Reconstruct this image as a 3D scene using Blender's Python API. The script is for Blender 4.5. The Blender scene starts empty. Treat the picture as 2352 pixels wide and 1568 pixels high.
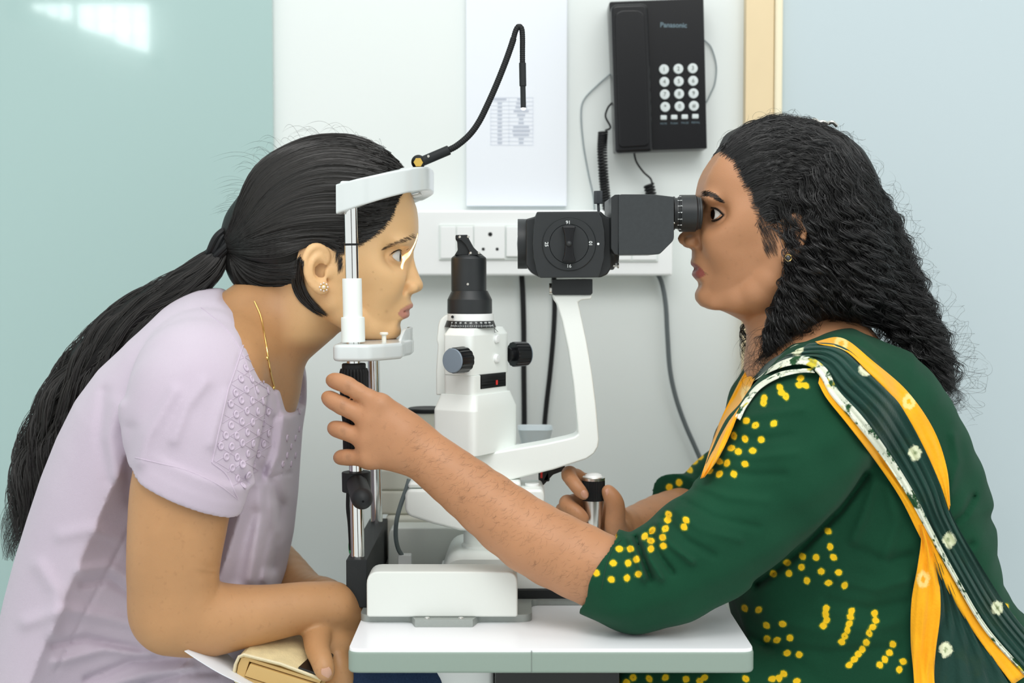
import bpy, bmesh, math, random
import numpy as np
from mathutils import Vector, Matrix

random.seed(7)
rng = np.random.default_rng(7)
SC = bpy.context.scene
COL = SC.collection
PI = math.pi

# ------------------------------------------------------------------ camera
F = 3267.0                                   # focal length in pixels of the 2352 x 1568 frame
CAM = Vector((0.0, -1.70, 1.12))
PITCH = math.atan(164.0 / F)                 # the horizon lies 164 px above the centre
cam_d = bpy.data.cameras.new('camera')
cam = bpy.data.objects.new('camera', cam_d)
COL.objects.link(cam)
cam.location = CAM
cam.rotation_euler = (PI / 2 - PITCH, 0, 0)
cam_d.sensor_width = 36.0
cam_d.lens = F / 2352 * 36.0
cam_d.clip_start = 0.05
cam_d.dof.use_dof = True
cam_d.dof.focus_distance = 1.56
cam_d.dof.aperture_fstop = 5.6
SC.camera = cam

# ------------------------------------------------------------------ view, world, lights
SC.view_settings.view_transform = 'Standard'
SC.view_settings.look = 'None'
SC.view_settings.gamma = 1.0
SC.view_settings.use_curve_mapping = False
SC.view_settings.exposure = -0.20
SC.cycles.use_denoising = True
SC.cycles.diffuse_bounces = 7
world = bpy.data.worlds.new('world')
SC.world = world
world.use_nodes = True
world.node_tree.nodes['Background'].inputs[0].default_value = (0.965, 1.0, 0.99, 1)
world.node_tree.nodes['Background'].inputs[1].default_value = 1.16

def area(name, loc, target, sx, sy, power, color=(1, 1, 1)):
    d = bpy.data.lights.new(name, 'AREA')
    d.shape = 'RECTANGLE'; d.size = sx; d.size_y = sy; d.energy = power; d.color = color
    o = bpy.data.objects.new(name, d); COL.objects.link(o)
    o.location = loc
    o.rotation_euler = (Vector(target) - Vector(loc)).to_track_quat('-Z', 'Y').to_euler()
    return o

area('overhead_fill_a', (-0.15, -1.35, 2.62), (-0.15, -1.0, 0), 1.2, 0.8, 18, (1.0, 0.99, 0.97))  # unseen overhead light, placed to reach the wall between the heads
area('overhead_fill_b', (0.15, -0.30, 2.62), (0.15, -0.30, 0), 1.6, 0.5, 3, (1.0, 0.99, 0.97))  # added overhead fill along the wall, no ceiling panel is built there
area('key_light_front_right', (0.95, -2.7, 2.95), (0.0, 0, 1.0), 2.0, 1.2, 29, (1.0, 1.0, 0.98))  # unseen source: soft key from the upper front right, no window there

# ------------------------------------------------------------------ pixel <-> world
_cp, _sp = math.cos(PITCH), math.sin(PITCH)
def P(px, py, Y):
    """point of the plane y = Y seen at photo pixel (px, py)"""
    u = (px - 1176.0) / F; v = -(py - 784.0) / F
    dy = _cp + v * _sp; dz = -_sp + v * _cp
    t = (Y - CAM.y) / dy
    return Vector((CAM.x + t * u, Y, CAM.z + t * dz))
def PZ(px, py, z):
    """point of the height z seen at photo pixel (px, py)"""
    u = (px - 1176.0) / F; v = -(py - 784.0) / F
    dy = _cp + v * _sp; dz = -_sp + v * _cp
    t = (z - CAM.z) / dz
    return Vector((CAM.x + t * u, CAM.y + t * dy, z))
def S(Y):
    return (Y - CAM.y) / F                   # metres per pixel at depth Y
def PP(pts, Y):
    return [P(a, b, Y) for a, b in pts]
def proj(co):
    """array of points -> pixel coordinates"""
    x = co[:, 0] - CAM.x; y = co[:, 1] - CAM.y; z = co[:, 2] - CAM.z
    fw = y * _cp - z * _sp; up = y * _sp + z * _cp
    return 1176.0 + F * x / fw, 784.0 - F * up / fw

YM = -0.035                                  # plane of symmetry of the instrument and both heads
YN, YF = -0.145, 0.075                       # near and far upright of the head rest
YW = 0.42                                    # the wall behind

# ------------------------------------------------------------------ materials
MATS = {}
def mat(name, color, rough=0.5, metal=0.0, spec=0.5, bump=0.0, bscale=200.0, var=0.0, vscale=8.0,
        coat=0.0, sss=0.0, emit=None, estr=0.0, trans=0.0, alpha=1.0, sheen=0.0, aniso=0.0):
    m = bpy.data.materials.new(name); m.use_nodes = True
    nt = m.node_tree; N = nt.nodes; L = nt.links
    b = N['Principled BSDF']
    c = tuple(color) + (1.0,) if len(color) == 3 else tuple(color)
    b.inputs['Base Color'].default_value = c
    b.inputs['Roughness'].default_value = rough
    b.inputs['Metallic'].default_value = metal
    b.inputs['Specular IOR Level'].default_value = spec
    b.inputs['Coat Weight'].default_value = coat
    b.inputs['Sheen Weight'].default_value = sheen
    b.inputs['Anisotropic'].default_value = aniso
    b.inputs['Transmission Weight'].default_value = trans
    b.inputs['Alpha'].default_value = alpha
    if sss:
        b.inputs['Subsurface Weight'].default_value = sss
        b.inputs['Subsurface Radius'].default_value = (0.012, 0.004, 0.002)
        b.inputs['Subsurface Scale'].default_value = 0.35
    if emit:
        b.inputs['Emission Color'].default_value = tuple(emit) + (1,)
        b.inputs['Emission Strength'].default_value = estr
    tc = N.new('ShaderNodeTexCoord')
    if var:
        n = N.new('ShaderNodeTexNoise'); n.inputs['Scale'].default_value = vscale; n.inputs['Detail'].default_value = 4
        mx = N.new('ShaderNodeMix'); mx.data_type = 'RGBA'
        L.new(tc.outputs['Object'], n.inputs['Vector'])
        mx.inputs['A'].default_value = tuple(v * (1 - var) for v in c[:3]) + (1,)
        mx.inputs['B'].default_value = tuple(min(1, v * (1 + var)) for v in c[:3]) + (1,)
        L.new(n.outputs['Fac'], mx.inputs['Factor']); L.new(mx.outputs['Result'], b.inputs['Base Color'])
    if bump:
        n2 = N.new('ShaderNodeTexNoise'); n2.inputs['Scale'].default_value = bscale; n2.inputs['Detail'].default_value = 3
        bp = N.new('ShaderNodeBump'); bp.inputs['Strength'].default_value = bump; bp.inputs['Distance'].default_value = 0.001
        L.new(tc.outputs['Object'], n2.inputs['Vector']); L.new(n2.outputs['Fac'], bp.inputs['Height'])
        L.new(bp.outputs['Normal'], b.inputs['Normal'])
    MATS[name] = m
    return m

def srgb(r, g, b):
    def f(v):
        v /= 255.0
        return v / 12.92 if v <= 0.04045 else ((v + 0.055) / 1.055) ** 2.4
    return (f(r), f(g), f(b))

M_wall = mat('wall_paint', srgb(226, 232, 230), 0.55, var=0.015, vscale=3, bump=0.05, bscale=120)
M_teal = mat('teal_back_painted_glass', srgb(163, 191, 188), 0.10, spec=0.5, var=0.02, vscale=1.5, coat=0.6)
M_pale = mat('pale_blue_back_painted_glass', srgb(192, 206, 211), 0.08, spec=0.4, var=0.015, vscale=1.5)
M_tan = mat('tan_laminate', srgb(226, 205, 165), 0.45, var=0.04, vscale=20)
M_cream = mat('cream_edge', srgb(240, 230, 200), 0.45, var=0.02)
M_floor = mat('floor_tile', srgb(222, 224, 220), 0.35, var=0.05)
M_ceil = mat('ceiling_paint', srgb(235, 238, 236), 0.7, var=0.01)
M_whiteplast = mat('white_plastic', srgb(240, 243, 243), 0.28, spec=0.45, bump=0.02, bscale=600, var=0.01)
M_gloss = mat('glossy_white_plastic', srgb(208, 214, 214), 0.16, spec=0.5, var=0.008)
M_cover = mat('white_rail_cover', srgb(220, 224, 219), 0.38, spec=0.4, bump=0.05, bscale=900, var=0.012)
M_enamel = mat('white_enamel', srgb(241, 246, 243), 0.35, spec=0.45, bump=0.06, bscale=900, var=0.012)
M_collar = mat('matt_white_collar', srgb(234, 240, 236), 0.5, bump=0.03, bscale=700, var=0.015)
M_black = mat('satin_black', (0.019, 0.022, 0.024), 0.42, spec=0.40, bump=0.08, bscale=2200, var=0.15, vscale=60)
M_blackm = mat('matt_black', (0.016, 0.0185, 0.020), 0.55, spec=0.3, bump=0.15, bscale=1800, var=0.15, vscale=80)
M_blackg = mat('gloss_black_phone', (0.008, 0.0085, 0.010), 0.24, spec=0.32, var=0.1)
M_rubber = mat('black_rubber', (0.012, 0.013, 0.014), 0.5, spec=0.25, var=0.1)
M_leather = mat('textured_black_housing', (0.028, 0.033, 0.036), 0.36, spec=0.45, bump=0.16, bscale=2600, var=0.2, vscale=200)
M_chrome = mat('polished_chrome', (0.80, 0.81, 0.80), 0.10, metal=1.0, var=0.03, vscale=30)
M_steel = mat('dull_steel', (0.62, 0.61, 0.57), 0.28, metal=1.0, var=0.05, vscale=40)
M_alu = mat('brushed_aluminium', (0.78, 0.78, 0.76), 0.30, metal=1.0, bump=0.05, bscale=900, var=0.03)
M_plate = mat('cast_aluminium_plate', srgb(158, 164, 160), 0.45, metal=0.35, bump=0.2, bscale=1500, var=0.05, vscale=300)
M_table = mat('white_laminate', srgb(243, 245, 248), 0.30, spec=0.5, var=0.008)
M_edge = mat('grey_green_edge_band', srgb(138, 154, 144), 0.5, bump=0.05, bscale=1500, var=0.02, vscale=300)
M_line = mat('seam_grey', srgb(110, 118, 112), 0.6, var=0.05)
M_knobcap = mat('blue_grey_knob_cap', srgb(120, 133, 146), 0.5, bump=0.08, bscale=1500, var=0.03)
M_white = mat('printed_white', srgb(236, 240, 240), 0.5, var=0.01)
M_red = mat('red_mark', srgb(225, 50, 45), 0.5, var=0.02)
M_key = mat('phone_key_grey', srgb(206, 214, 214), 0.4, var=0.02)
M_grey_cable = mat('grey_cable', srgb(112, 124, 126), 0.5, var=0.03)
M_beige = mat('beige_plastic', srgb(222, 222, 210), 0.45, var=0.015)
M_tray = mat('frosted_tray', srgb(226, 236, 240), 0.3, alpha=0.75, var=0.01)
M_brass = mat('polished_brass', (0.75, 0.50, 0.12), 0.12, metal=1.0, var=0.03)
M_paper = mat('paper', srgb(230, 235, 242), 0.6, var=0.01)
M_ink = mat('grey_print', srgb(186, 193, 206), 0.7, var=0.03)
M_peg = mat('translucent_peg', srgb(236, 232, 222), 0.3, sss=0.3, var=0.01)
M_led = mat('led_tip', (1, 1, 1), 0.3, emit=(1, 1, 1), estr=14.0, var=0.001)
M_lens = mat('coated_lens', (0.004, 0.005, 0.008), 0.03, spec=0.9, var=0.01)
M_green = mat('green_wire', srgb(70, 160, 110), 0.5, var=0.02)
M_legblack = mat('table_lift_black', (0.010, 0.011, 0.012), 0.4, var=0.1)

# ------------------------------------------------------------------ objects
def link(name, mesh, m, parent=None, smooth=False):
    o = bpy.data.objects.new(name, mesh); COL.objects.link(o)
    if m is not None and not mesh.materials:
        mesh.materials.append(m)
    if parent is not None:
        o.parent = parent
        o.matrix_parent_inverse = Matrix.Translation(-parent.location) if parent.type == 'EMPTY' else Matrix.Identity(4)
    if smooth:
        mesh.polygons.foreach_set('use_smooth', np.ones(len(mesh.polygons), dtype=bool))
    return o
def tag(o, label, cat, group=None, kind=None):
    if label: o['label'] = label
    if cat: o['category'] = cat
    if group: o['group'] = group
    if kind: o['kind'] = kind
    return o
def thing(name, label, cat, loc, group=None):
    o = bpy.data.objects.new(name, None); COL.objects.link(o)
    o.empty_display_size = 0.05; o.location = loc
    return tag(o, label, cat, group)
def obj(name, bm, m, parent=None, smooth=True, angle=35):
    me = bpy.data.meshes.new(name)
    bmesh.ops.recalc_face_normals(bm, faces=bm.faces[:])
    if smooth:
        ca = math.radians(angle)
        for f in bm.faces: f.smooth = True
        for e in bm.edges:
            if len(e.link_faces) == 2 and e.calc_face_angle(0) > ca: e.smooth = False
    bm.to_mesh(me); bm.free()
    o = link(name, me, m, parent)
    if smooth:
        w = o.modifiers.new('weighted_normals', 'WEIGHTED_NORMAL'); w.keep_sharp = True; w.weight = 80
    return o
def struct(name, bm, m, label, cat=None):
    o = obj(name, bm, m); tag(o, label, cat, kind='structure'); return o

# shapes -> bmesh
def BM(): return bmesh.new()
def join(*bms):
    out = bms[0]
    for b in bms[1:]:
        me = bpy.data.meshes.new('tmp'); b.to_mesh(me); b.free()
        out.from_mesh(me); bpy.data.meshes.remove(me)
    return out
def bevel(bm, w, seg=2, ang=30, edges=None):
    if w <= 0: return bm
    bmesh.ops.recalc_face_normals(bm, faces=bm.faces[:])
    es = edges if edges is not None else [e for e in bm.edges if len(e.link_faces) == 2 and e.calc_face_angle(0) > math.radians(ang)]
    bmesh.ops.bevel(bm, geom=es, offset=w, segments=seg, profile=0.5, affect='EDGES', clamp_overlap=True)
    return bm
def box(c, s, bw=0.0, seg=2, rz=0.0, ry=0.0, rx=0.0):
    bm = BM()
    M = Matrix.Translation(Vector(c)) @ Matrix.Rotation(rz, 4, 'Z') @ Matrix.Rotation(ry, 4, 'Y') @ Matrix.Rotation(rx, 4, 'X') @ Matrix.Diagonal((s[0], s[1], s[2], 1))
    bmesh.ops.create_cube(bm, size=1.0, matrix=M)
    return bevel(bm, bw, seg)
def box2(a, b, bw=0.0, seg=2):
    return box([(a[i] + b[i]) / 2 for i in range(3)], [abs(b[i] - a[i]) for i in range(3)], bw, seg)
def prism(pts, vec, bw=0.0, seg=2, ang=30):
    """closed polygon of 3D points swept by the vector vec"""
    bm = BM(); v = Vector(vec)
    a = [bm.verts.new(p) for p in pts]; b = [bm.verts.new(Vector(p) + v) for p in pts]
    n = len(pts)
    bm.faces.new(a); bm.faces.new(b[::-1])
    for i in range(n):
        bm.faces.new((a[i], a[(i + 1) % n], b[(i + 1) % n], b[i]))
    return bevel(bm, bw, seg, ang)
def frame_of(axis):
    a = Vector(axis).normalized()
    t = Vector((0, 0, 1)) if abs(a.z) < 0.9 else Vector((1, 0, 0))
    u = a.cross(t).normalized(); w = a.cross(u).normalized()
    return a, u, w
def lathe(profile, origin, axis, seg=40, flute=0, fd=0.0, frange=None):
    """profile: (radius, height along the axis); optional flutes on part of it"""
    bm = BM(); a, u, w = frame_of(axis); o = Vector(origin)
    rings = []
    for i, (r, h) in enumerate(profile):
        if r < 1e-6:
            rings.append([bm.verts.new(o + a * h)]); continue
        ring = []
        for k in range(seg):
            t = 2 * PI * k / seg
            rr = r
            if flute and (frange is None or frange[0] <= i <= frange[1]):
                rr = r - fd * (0.5 + 0.5 * math.cos(flute * t)) ** 2
            ring.append(bm.verts.new(o + a * h + (u * math.cos(t) + w * math.sin(t)) * rr))
        rings.append(ring)
    for r0, r1 in zip(rings, rings[1:]):
        if len(r0) == 1 and len(r1) == 1: continue
        for k in range(seg):
            k2 = (k + 1) % seg
            if len(r0) == 1: bm.faces.new((r0[0], r1[k2], r1[k]))
            elif len(r1) == 1: bm.faces.new((r0[k], r0[k2], r1[0]))
            else: bm.faces.new((r0[k], r0[k2], r1[k2], r1[k]))
    for r in (rings[0], rings[-1]):
        if len(r) > 2: bm.faces.new(r)
    return bm
def cyl(a, b, r, seg=32, bw=0.0008, r2=None):
    a = Vector(a); b = Vector(b); h = (b - a).length
    r2 = r if r2 is None else r2
    bw = min(bw, h * 0.3, r * 0.4)
    return lathe([(r - bw, 0), (r, bw), (r2, h - bw), (r2 - bw, h)], a, b - a, seg)
def spline(pts, n=8, closed=False):
    p = np.array([tuple(q) for q in pts], float); out = []
    m = len(p); rngi = range(m if closed else m - 1)
    for i in rngi:
        p0 = p[(i - 1) % m] if closed or i > 0 else 2 * p[0] - p[1]
        p1 = p[i]; p2 = p[(i + 1) % m]
        p3 = p[(i + 2) % m] if closed or i + 2 < m else 2 * p[-1] - p[-2]
        for k in range(n):
            t = k / n
            out.append(0.5 * ((2 * p1) + (-p0 + p2) * t + (2 * p0 - 5 * p1 + 4 * p2 - p3) * t * t + (-p0 + 3 * p1 - 3 * p2 + p3) * t ** 3))
    if not closed: out.append(p[-1])
    return np.array(out)
def tube(pts, r, seg=10, cap=True):
    """tube along a polyline; r a number or one radius per point"""
    p = [Vector(tuple(q)) for q in pts]; n = len(p)
    rr = [r] * n if not hasattr(r, '__len__') else r
    bm = BM(); rings = []
    t0 = (p[1] - p[0]).normalized(); _, u, w = frame_of(t0)
    for i in range(n):
        t = (p[min(i + 1, n - 1)] - p[max(i - 1, 0)])
        t = t.normalized() if t.length > 1e-9 else t0
        u = (u - t * u.dot(t)).normalized(); w = t.cross(u)
        rings.append([bm.verts.new(p[i] + (u * math.cos(2 * PI * k / seg) + w * math.sin(2 * PI * k / seg)) * rr[i]) for k in range(seg)])
    for a, b in zip(rings, rings[1:]):
        for k in range(seg): bm.faces.new((a[k], a[(k + 1) % seg], b[(k + 1) % seg], b[k]))
    if cap: bm.faces.new(rings[0]); bm.faces.new(rings[-1])
    return bm
def sphere(c, r, seg=24, sc=(1, 1, 1)):
    bm = BM()
    bmesh.ops.create_uvsphere(bm, u_segments=seg, v_segments=max(8, seg // 2), radius=r,
                              matrix=Matrix.Translation(Vector(c)) @ Matrix.Diagonal((sc[0], sc[1], sc[2], 1)))
    return bm
def text(name, s, center, size, m, parent, normal=(0, -1, 0), rot=0.0, depth=0.0002, bold=0.0):
    """flat lettering standing on a surface whose outward normal is given"""
    c = bpy.data.curves.new(name, 'FONT'); c.body = s; c.size = size; c.align_x = 'CENTER'; c.align_y = 'CENTER'
    c.extrude = depth; c.offset = bold; c.resolution_u = 3
    t = bpy.data.objects.new('tmp', c); COL.objects.link(t)
    me = bpy.data.meshes.new_from_object(t.evaluated_get(bpy.context.evaluated_depsgraph_get()))
    bpy.data.objects.remove(t); bpy.data.curves.remove(c)
    n = Vector(normal).normalized(); up = Vector((0, 0, 1)); x = up.cross(n).normalized(); y = n.cross(x)
    R = Matrix((x, y, n)).transposed().to_4x4()
    me.transform(Matrix.Translation(Vector(center)) @ R @ Matrix.Rotation(rot, 4, 'Z'))
    me.name = name
    me.materials.clear()
    return link(name, me, m, parent)
def rounded(pts, r, n=5):
    """round the corners of a 2D polygon; r one radius or one per corner"""
    out = []; m = len(pts)
    for i in range(m):
        p0 = np.array(pts[i - 1], float); p1 = np.array(pts[i], float); p2 = np.array(pts[(i + 1) % m], float)
        rad = r[i] if hasattr(r, '__len__') else r
        a = p0 - p1; b = p2 - p1; la = np.linalg.norm(a); lb = np.linalg.norm(b)
        if rad <= 0: out.append(tuple(p1)); continue
        k = min(rad, la * 0.49, lb * 0.49)
        s = p1 + a / la * k; e = p1 + b / lb * k
        for j in range(n + 1):
            t = j / n
            out.append(tuple((1 - t) ** 2 * s + 2 * t * (1 - t) * p1 + t * t * e))
    return out
# ------------------------------------------------------------------ the room
struct('floor', box2((-3.2, -4.2, -0.06), (3.2, YW + 0.1, 0)), M_floor, 'grey tiled floor of the clinic room')
struct('wall_back', box2((-3.2, YW, 0), (3.2, YW + 0.1, 2.9)), M_wall, 'white painted wall behind the instrument')

xt = P(630, 300, YW).x
struct('wall_left', box2((-3.1, YW - 0.012, 0), (xt, YW, 2.9), 0.001), M_teal, 'glossy teal glass wall panel behind the seated patient')
x0, x1, x2 = P(1706, 300, YW).x, P(1771, 300, YW).x, P(1790, 300, YW).x
struct('trim_1', box2((x0, YW - 0.02, 0), (x1, YW, 2.9), 0.002), M_tan, 'tan laminate upright strip beside the phone')
struct('trim_2', box2((x1 + 0.0004, YW - 0.024, 0), (x2, YW, 2.9), 0.004, 3), M_cream, 'rounded cream edge of the tan strip')
struct('wall_right', box2((x2 + 0.0005, YW - 0.012, 0), (3.1, YW, 2.9), 0.001), M_pale, 'pale blue glass wall panel behind the examiner')

M_dark_panel = mat('dark_brown_panel', srgb(58, 44, 36), 0.4, var=0.15, vscale=12)
struct('dark_panel_1', box2((0.35, -4.05, 0), (1.25, -4.0, 2.1), 0.004), M_dark_panel, 'unseen dark panel added behind the camera')  # added so that the chrome posts have something dark to reflect
# window behind the camera, mirrored in the teal glass
WY = -4.0
def mirror_px(px, py):                       # where the ray to the pixel, mirrored at the teal glass, meets the rear wall
    q = P(px, py, YW - 0.012); d = q - CAM
    t = (q.y - WY) / d.y
    return Vector((q.x + d.x * t, WY, q.z + d.z * t))
wa, wb, wc, wd = mirror_px(40, 8), mirror_px(343, 8), mirror_px(345, 126), mirror_px(172, 8)
M_winlight = mat('daylit_window_pane', (0.9, 1, 1), 0.3, emit=(0.93, 1.0, 1.0), estr=17.0, var=0.001)
M_winframe = mat('window_frame', srgb(150, 170, 168), 0.4, var=0.02)
win = thing('window_1', 'bright daylight window high up behind the camera', None, (wb.x, WY, wb.z)); win['kind'] = 'structure'
def zdiag(x):
    return wa.z + (wc.z - wa.z) * (x - wa.x) / (wc.x - wa.x)
def pane(xa, xb):
    nx = 4; m = 0.012
    for i in range(nx):
        u0 = xa + (xb - xa) * i / nx + m / 2; u1 = xa + (xb - xa) * (i + 1) / nx - m / 2
        zt = wb.z; k = 0
        while True:
            zb = zt - 0.075
            l0, l1 = max(zb, zdiag(u0)), max(zb, zdiag(u1))
            if zt - max(l0, l1) < 0.004: break
            obj('pane', prism([(u0, WY, zt - m / 4), (u1, WY, zt - m / 4), (u1, WY, l1 + m / 4), (u0, WY, l0 + m / 4)], (0, -0.01, 0)), M_winlight, win)
            zt = zb
            if l0 > zb and l1 > zb: break
sgn = 1 if wb.x > wa.x else -1
pane(wa.x, wd.x - 0.012 * sgn); pane(wd.x + 0.012 * sgn, wb.x)
obj('window_frame', join(box2((wa.x - 0.05, WY - 0.03, wb.z), (wb.x + 0.05, WY - 0.012, wb.z + 0.05)),
    box2((wb.x, WY - 0.03, wc.z - 0.05), (wb.x + 0.05, WY - 0.012, wb.z)),
    prism([(wa.x - 0.05, WY - 0.03, wa.z), (wc.x + 0.05, WY - 0.03, wc.z), (wc.x + 0.05, WY - 0.03, wc.z - 0.06), (wa.x - 0.05, WY - 0.03, wa.z - 0.06)], (0, 0.018, 0))), M_winframe, win)

# ------------------------------------------------------------------ things on the wall
def wbox(pa, pb, depth, y=YW, bw=0.001, seg=2):
    a = P(pa[0], pa[1], y - depth); b = P(pb[0], pb[1], y - depth)
    return box2((a.x, y - depth, a.z), (b.x, y, b.z), bw, seg)

# notice sheet with a printed table
ns = thing('notice_board', 'pale white notice board with a small printed table, hung left of the black phone', 'notice board', P(1186, 474, YW))
a = P(1070, -110, YW - 0.012); b = P(1302, 473, YW - 0.012)
obj('board', box2((a.x, YW - 0.012, a.z), (b.x, YW - 0.0005, b.z), 0.001), M_paper, ns)
yb = YW - 0.0122
rows = np.linspace(228, 328, 12)
grid_bm = []
for py in list(rows - 4) + [333]:
    grid_bm.append(box2(P(1127, py - 0.4, yb), P(1224, py + 0.4, yb - 0.0003) ))
for px in (1127, 1169, 1224):
    grid_bm.append(box2(P(px - 0.4, 224, yb), P(px + 0.4, 333, yb - 0.0003)))
obj('table_rule', join(*grid_bm), mat('faint_rule', srgb(208, 214, 226), 0.7, var=0.01), ns, smooth=False)
for i, py in enumerate(rows):
    wl = 30 if i == 0 else 10
    wr = [18, 22, 26, 34, 18, 10, 12, 36, 40, 36, 12, 10][i]
    obj('printed_line', box2(P(1148 - wl / 2, py - 2.2, yb), P(1148 + wl / 2, py + 2.2, yb - 0.0003)), M_ink, ns, smooth=False)
    obj('printed_line', box2(P(1197 - wr / 2, py - 2.2, yb), P(1197 + wr / 2, py + 2.2, yb - 0.0003)), M_ink, ns, smooth=False)

# socket trunking
DT = 0.045
tr = thing('socket_panel', 'long white wall panel with switches and a round-pin power socket', 'socket panel', P(1250, 632, YW))
obj('housing', wbox((806, 482), (1545, 633), DT, bw=0.004, seg=3), M_whiteplast, tr)
yd = YW - DT
def plate(name, pa, pb, d, parent, m=M_whiteplast, bw=0.0012):
    a = P(pa[0], pa[1], yd - d); b = P(pb[0], pb[1], yd - d)
    return obj(name, box2((a.x, yd - d, a.z), (b.x, yd, b.z), bw), m, parent)
M_switch = mat('switch_white', srgb(226, 233, 230), 0.35, var=0.01)
fr = plate('switch_frame', (1008, 515), (1205, 597), 0.003, tr, M_switch)
yd2 = yd
yd = yd - 0.003
plate('switch', (1012, 520), (1047, 593), 0.002, fr); plate('switch', (1049, 520), (1087, 593), 0.002, fr)
so = plate('socket', (1089, 518), (1160, 594), 0.0025, fr)
plate('switch', (1163, 520), (1200, 589), 0.005, fr)
for (hx, hy, r) in ((1126, 538, 5.2), (1110, 572, 3.9), (1142, 572, 3.9)):
    c = P(hx, hy, yd - 0.0026)
    obj('pin_hole', cyl(c, c + Vector((0, 0.002, 0)), r * S(YW - DT), 20, 0.0002), M_rubber, so)
yd = yd2
fr2 = plate('switch_frame', (1395, 530), (1512, 601), 0.003, tr, M_switch)
yd = yd - 0.003
plate('switch', (1400, 535), (1450, 597), 0.002, fr2); plate('switch', (1453, 535), (1508, 597), 0.002, fr2)
yd = yd2

# ------------------------------------------------------------------ wall phone
ph = thing('wall_phone', 'black corded push-button phone hung on the white wall', 'phone', P(1512, 345, YW))
PD = 0.045; yp = YW - PD
tilt = math.radians(1.5)
def ptilt(px, py):                            # the phone leans a little clockwise
    return px, py
body = [(1399, 6), (1616, -2), (1624, 341), (1413, 348)]
body = rounded([(1399, 4), (1616, -4), (1624, 341), (1413, 348)], [6, 3, 2, 4])
obj('phone_body', prism(PP(body, yp), (0, PD - 0.004, 0), 0.002, 2), M_blackg, ph)
hs = rounded([(1403, 10), (1488, 7), (1500, 348), (1414, 352)], [16, 16, 10, 10], 6)
bm = prism(PP(hs, yp - 0.022), (0, 0.0215, 0), 0.006, 4)
hset = obj('handset', bm, M_blackg, ph)
hin = rounded([(1412, 24), (1480, 22), (1491, 335), (1422, 339)], [22, 22, 12, 12], 6)
obj('handset_grip', prism(PP(hin, yp - 0.0245), (0, 0.004, 0), 0.0018, 2), M_blackg, hset)
M_phonetext = mat('phone_lettering', srgb(96, 118, 128), 0.5, var=0.01)
yk = yp - 0.0003
text('lettering', 'Panasonic', P(1547, 58, yk), 15.5 * S(yp), M_phonetext, ph, bold=0.0002, rot=-0.02)
keys = '1 2 3 4 5 6 7 8 9 * 0 #'.split()
for i, kx in enumerate(keys):
    r, c = divmod(i, 3)
    px = 1524.5 + 33 * c + 0.9 * r; py = 160 + 28.7 * r - 1.2 * c
    k = P(px, py, yp)
    kb = obj('key', lathe([(11.6 * S(yp), 0), (11.6 * S(yp), 0.003), (10.6 * S(yp), 0.0042), (0, 0.0046)], k, (0, -1, 0), 24), M_key, ph)
    text('key_digit', kx, k + Vector((0, -0.0048, 0)), 13 * S(yp), M_line, kb)
for i, nm in enumerate(('MUTE', 'FLASH', 'PAUSE', 'REDIAL')):
    k = P(1524 + 24.3 * i, 270 - 0.9 * i, yp)
    obj('function_key', box(k, (15 * S(yp), 0.004, 11 * S(yp)), 0.0015, 3), M_key, ph)
    text('lettering', nm, P(1524 + 24.6 * i, 284 - 0.9 * i, yk), 6.0 * S(yp), M_phonetext, ph)
# the phone's leads
def coil(path, R, r, turns, seg=6, per=14):
    pts = spline(path, 40); n = len(pts)
    out = []; N = turns * per
    u0 = np.array([0, 1.0, 0])
    for i in range(N + 1):
        f = i / N * (n - 1); k = min(int(f), n - 2); q = pts[k] + (pts[k + 1] - pts[k]) * (f - k)
        t = pts[min(k + 1, n - 1)] - pts[max(k - 1, 0)]; t /= np.linalg.norm(t)
        u = np.cross(t, u0); u /= np.linalg.norm(u); w = np.cross(t, u)
        a = 2 * PI * i / per
        out.append(q + (u * math.cos(a) + w * math.sin(a)) * R)
    return tube(out, r, seg)
yc = YW - 0.02
lead = np.vstack([spline(PP([(1406, 236), (1396, 248), (1391, 268), (1402, 292), (1390, 300)], yc), 8)])
obj('cord_lead', tube(lead, 2.2 * S(yc), 8), M_rubber, ph)
obj('coiled_cord', coil(PP([(1385, 303), (1383, 345), (1386, 400), (1391, 450), (1398, 500), (1400, 560)], yc - 0.02), 9.3 * S(yc), 2.7 * S(yc), 40), M_rubber, ph)
obj('cord_lead', tube(spline(PP([(1456, 350), (1462, 372), (1478, 395), (1494, 410), (1497, 424), (1490, 436)], yc), 8), 2.2 * S(yc), 8), M_rubber, ph)
obj('coiled_cord', coil(PP([(1490, 424), (1498, 460), (1506, 500)], yc), 10.5 * S(yc), 3.0 * S(yc), 10), M_rubber, ph)
M_thin = mat('thin_grey_wire', srgb(140, 152, 156), 0.5, var=0.03)
o = obj('phone_wire', tube(spline(PP([(1404, 168), (1372, 196), (1342, 228), (1335, 262), (1340, 330), (1352, 400), (1362, 446), (1366, 486)], YW - 0.004), 8), 1.6 * S(YW), 8), M_thin)
tag(o, 'thin grey wire looping down the wall on the left of the phone', 'wire')
o = obj('phone_wire', tube(spline(PP([(1618, 92), (1634, 110), (1645, 150), (1642, 190), (1632, 215), (1622, 236)], YW - 0.004), 8), 1.6 * S(YW), 8), M_thin)
tag(o, 'thin grey wire looping out on the right edge of the phone', 'wire')

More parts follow.
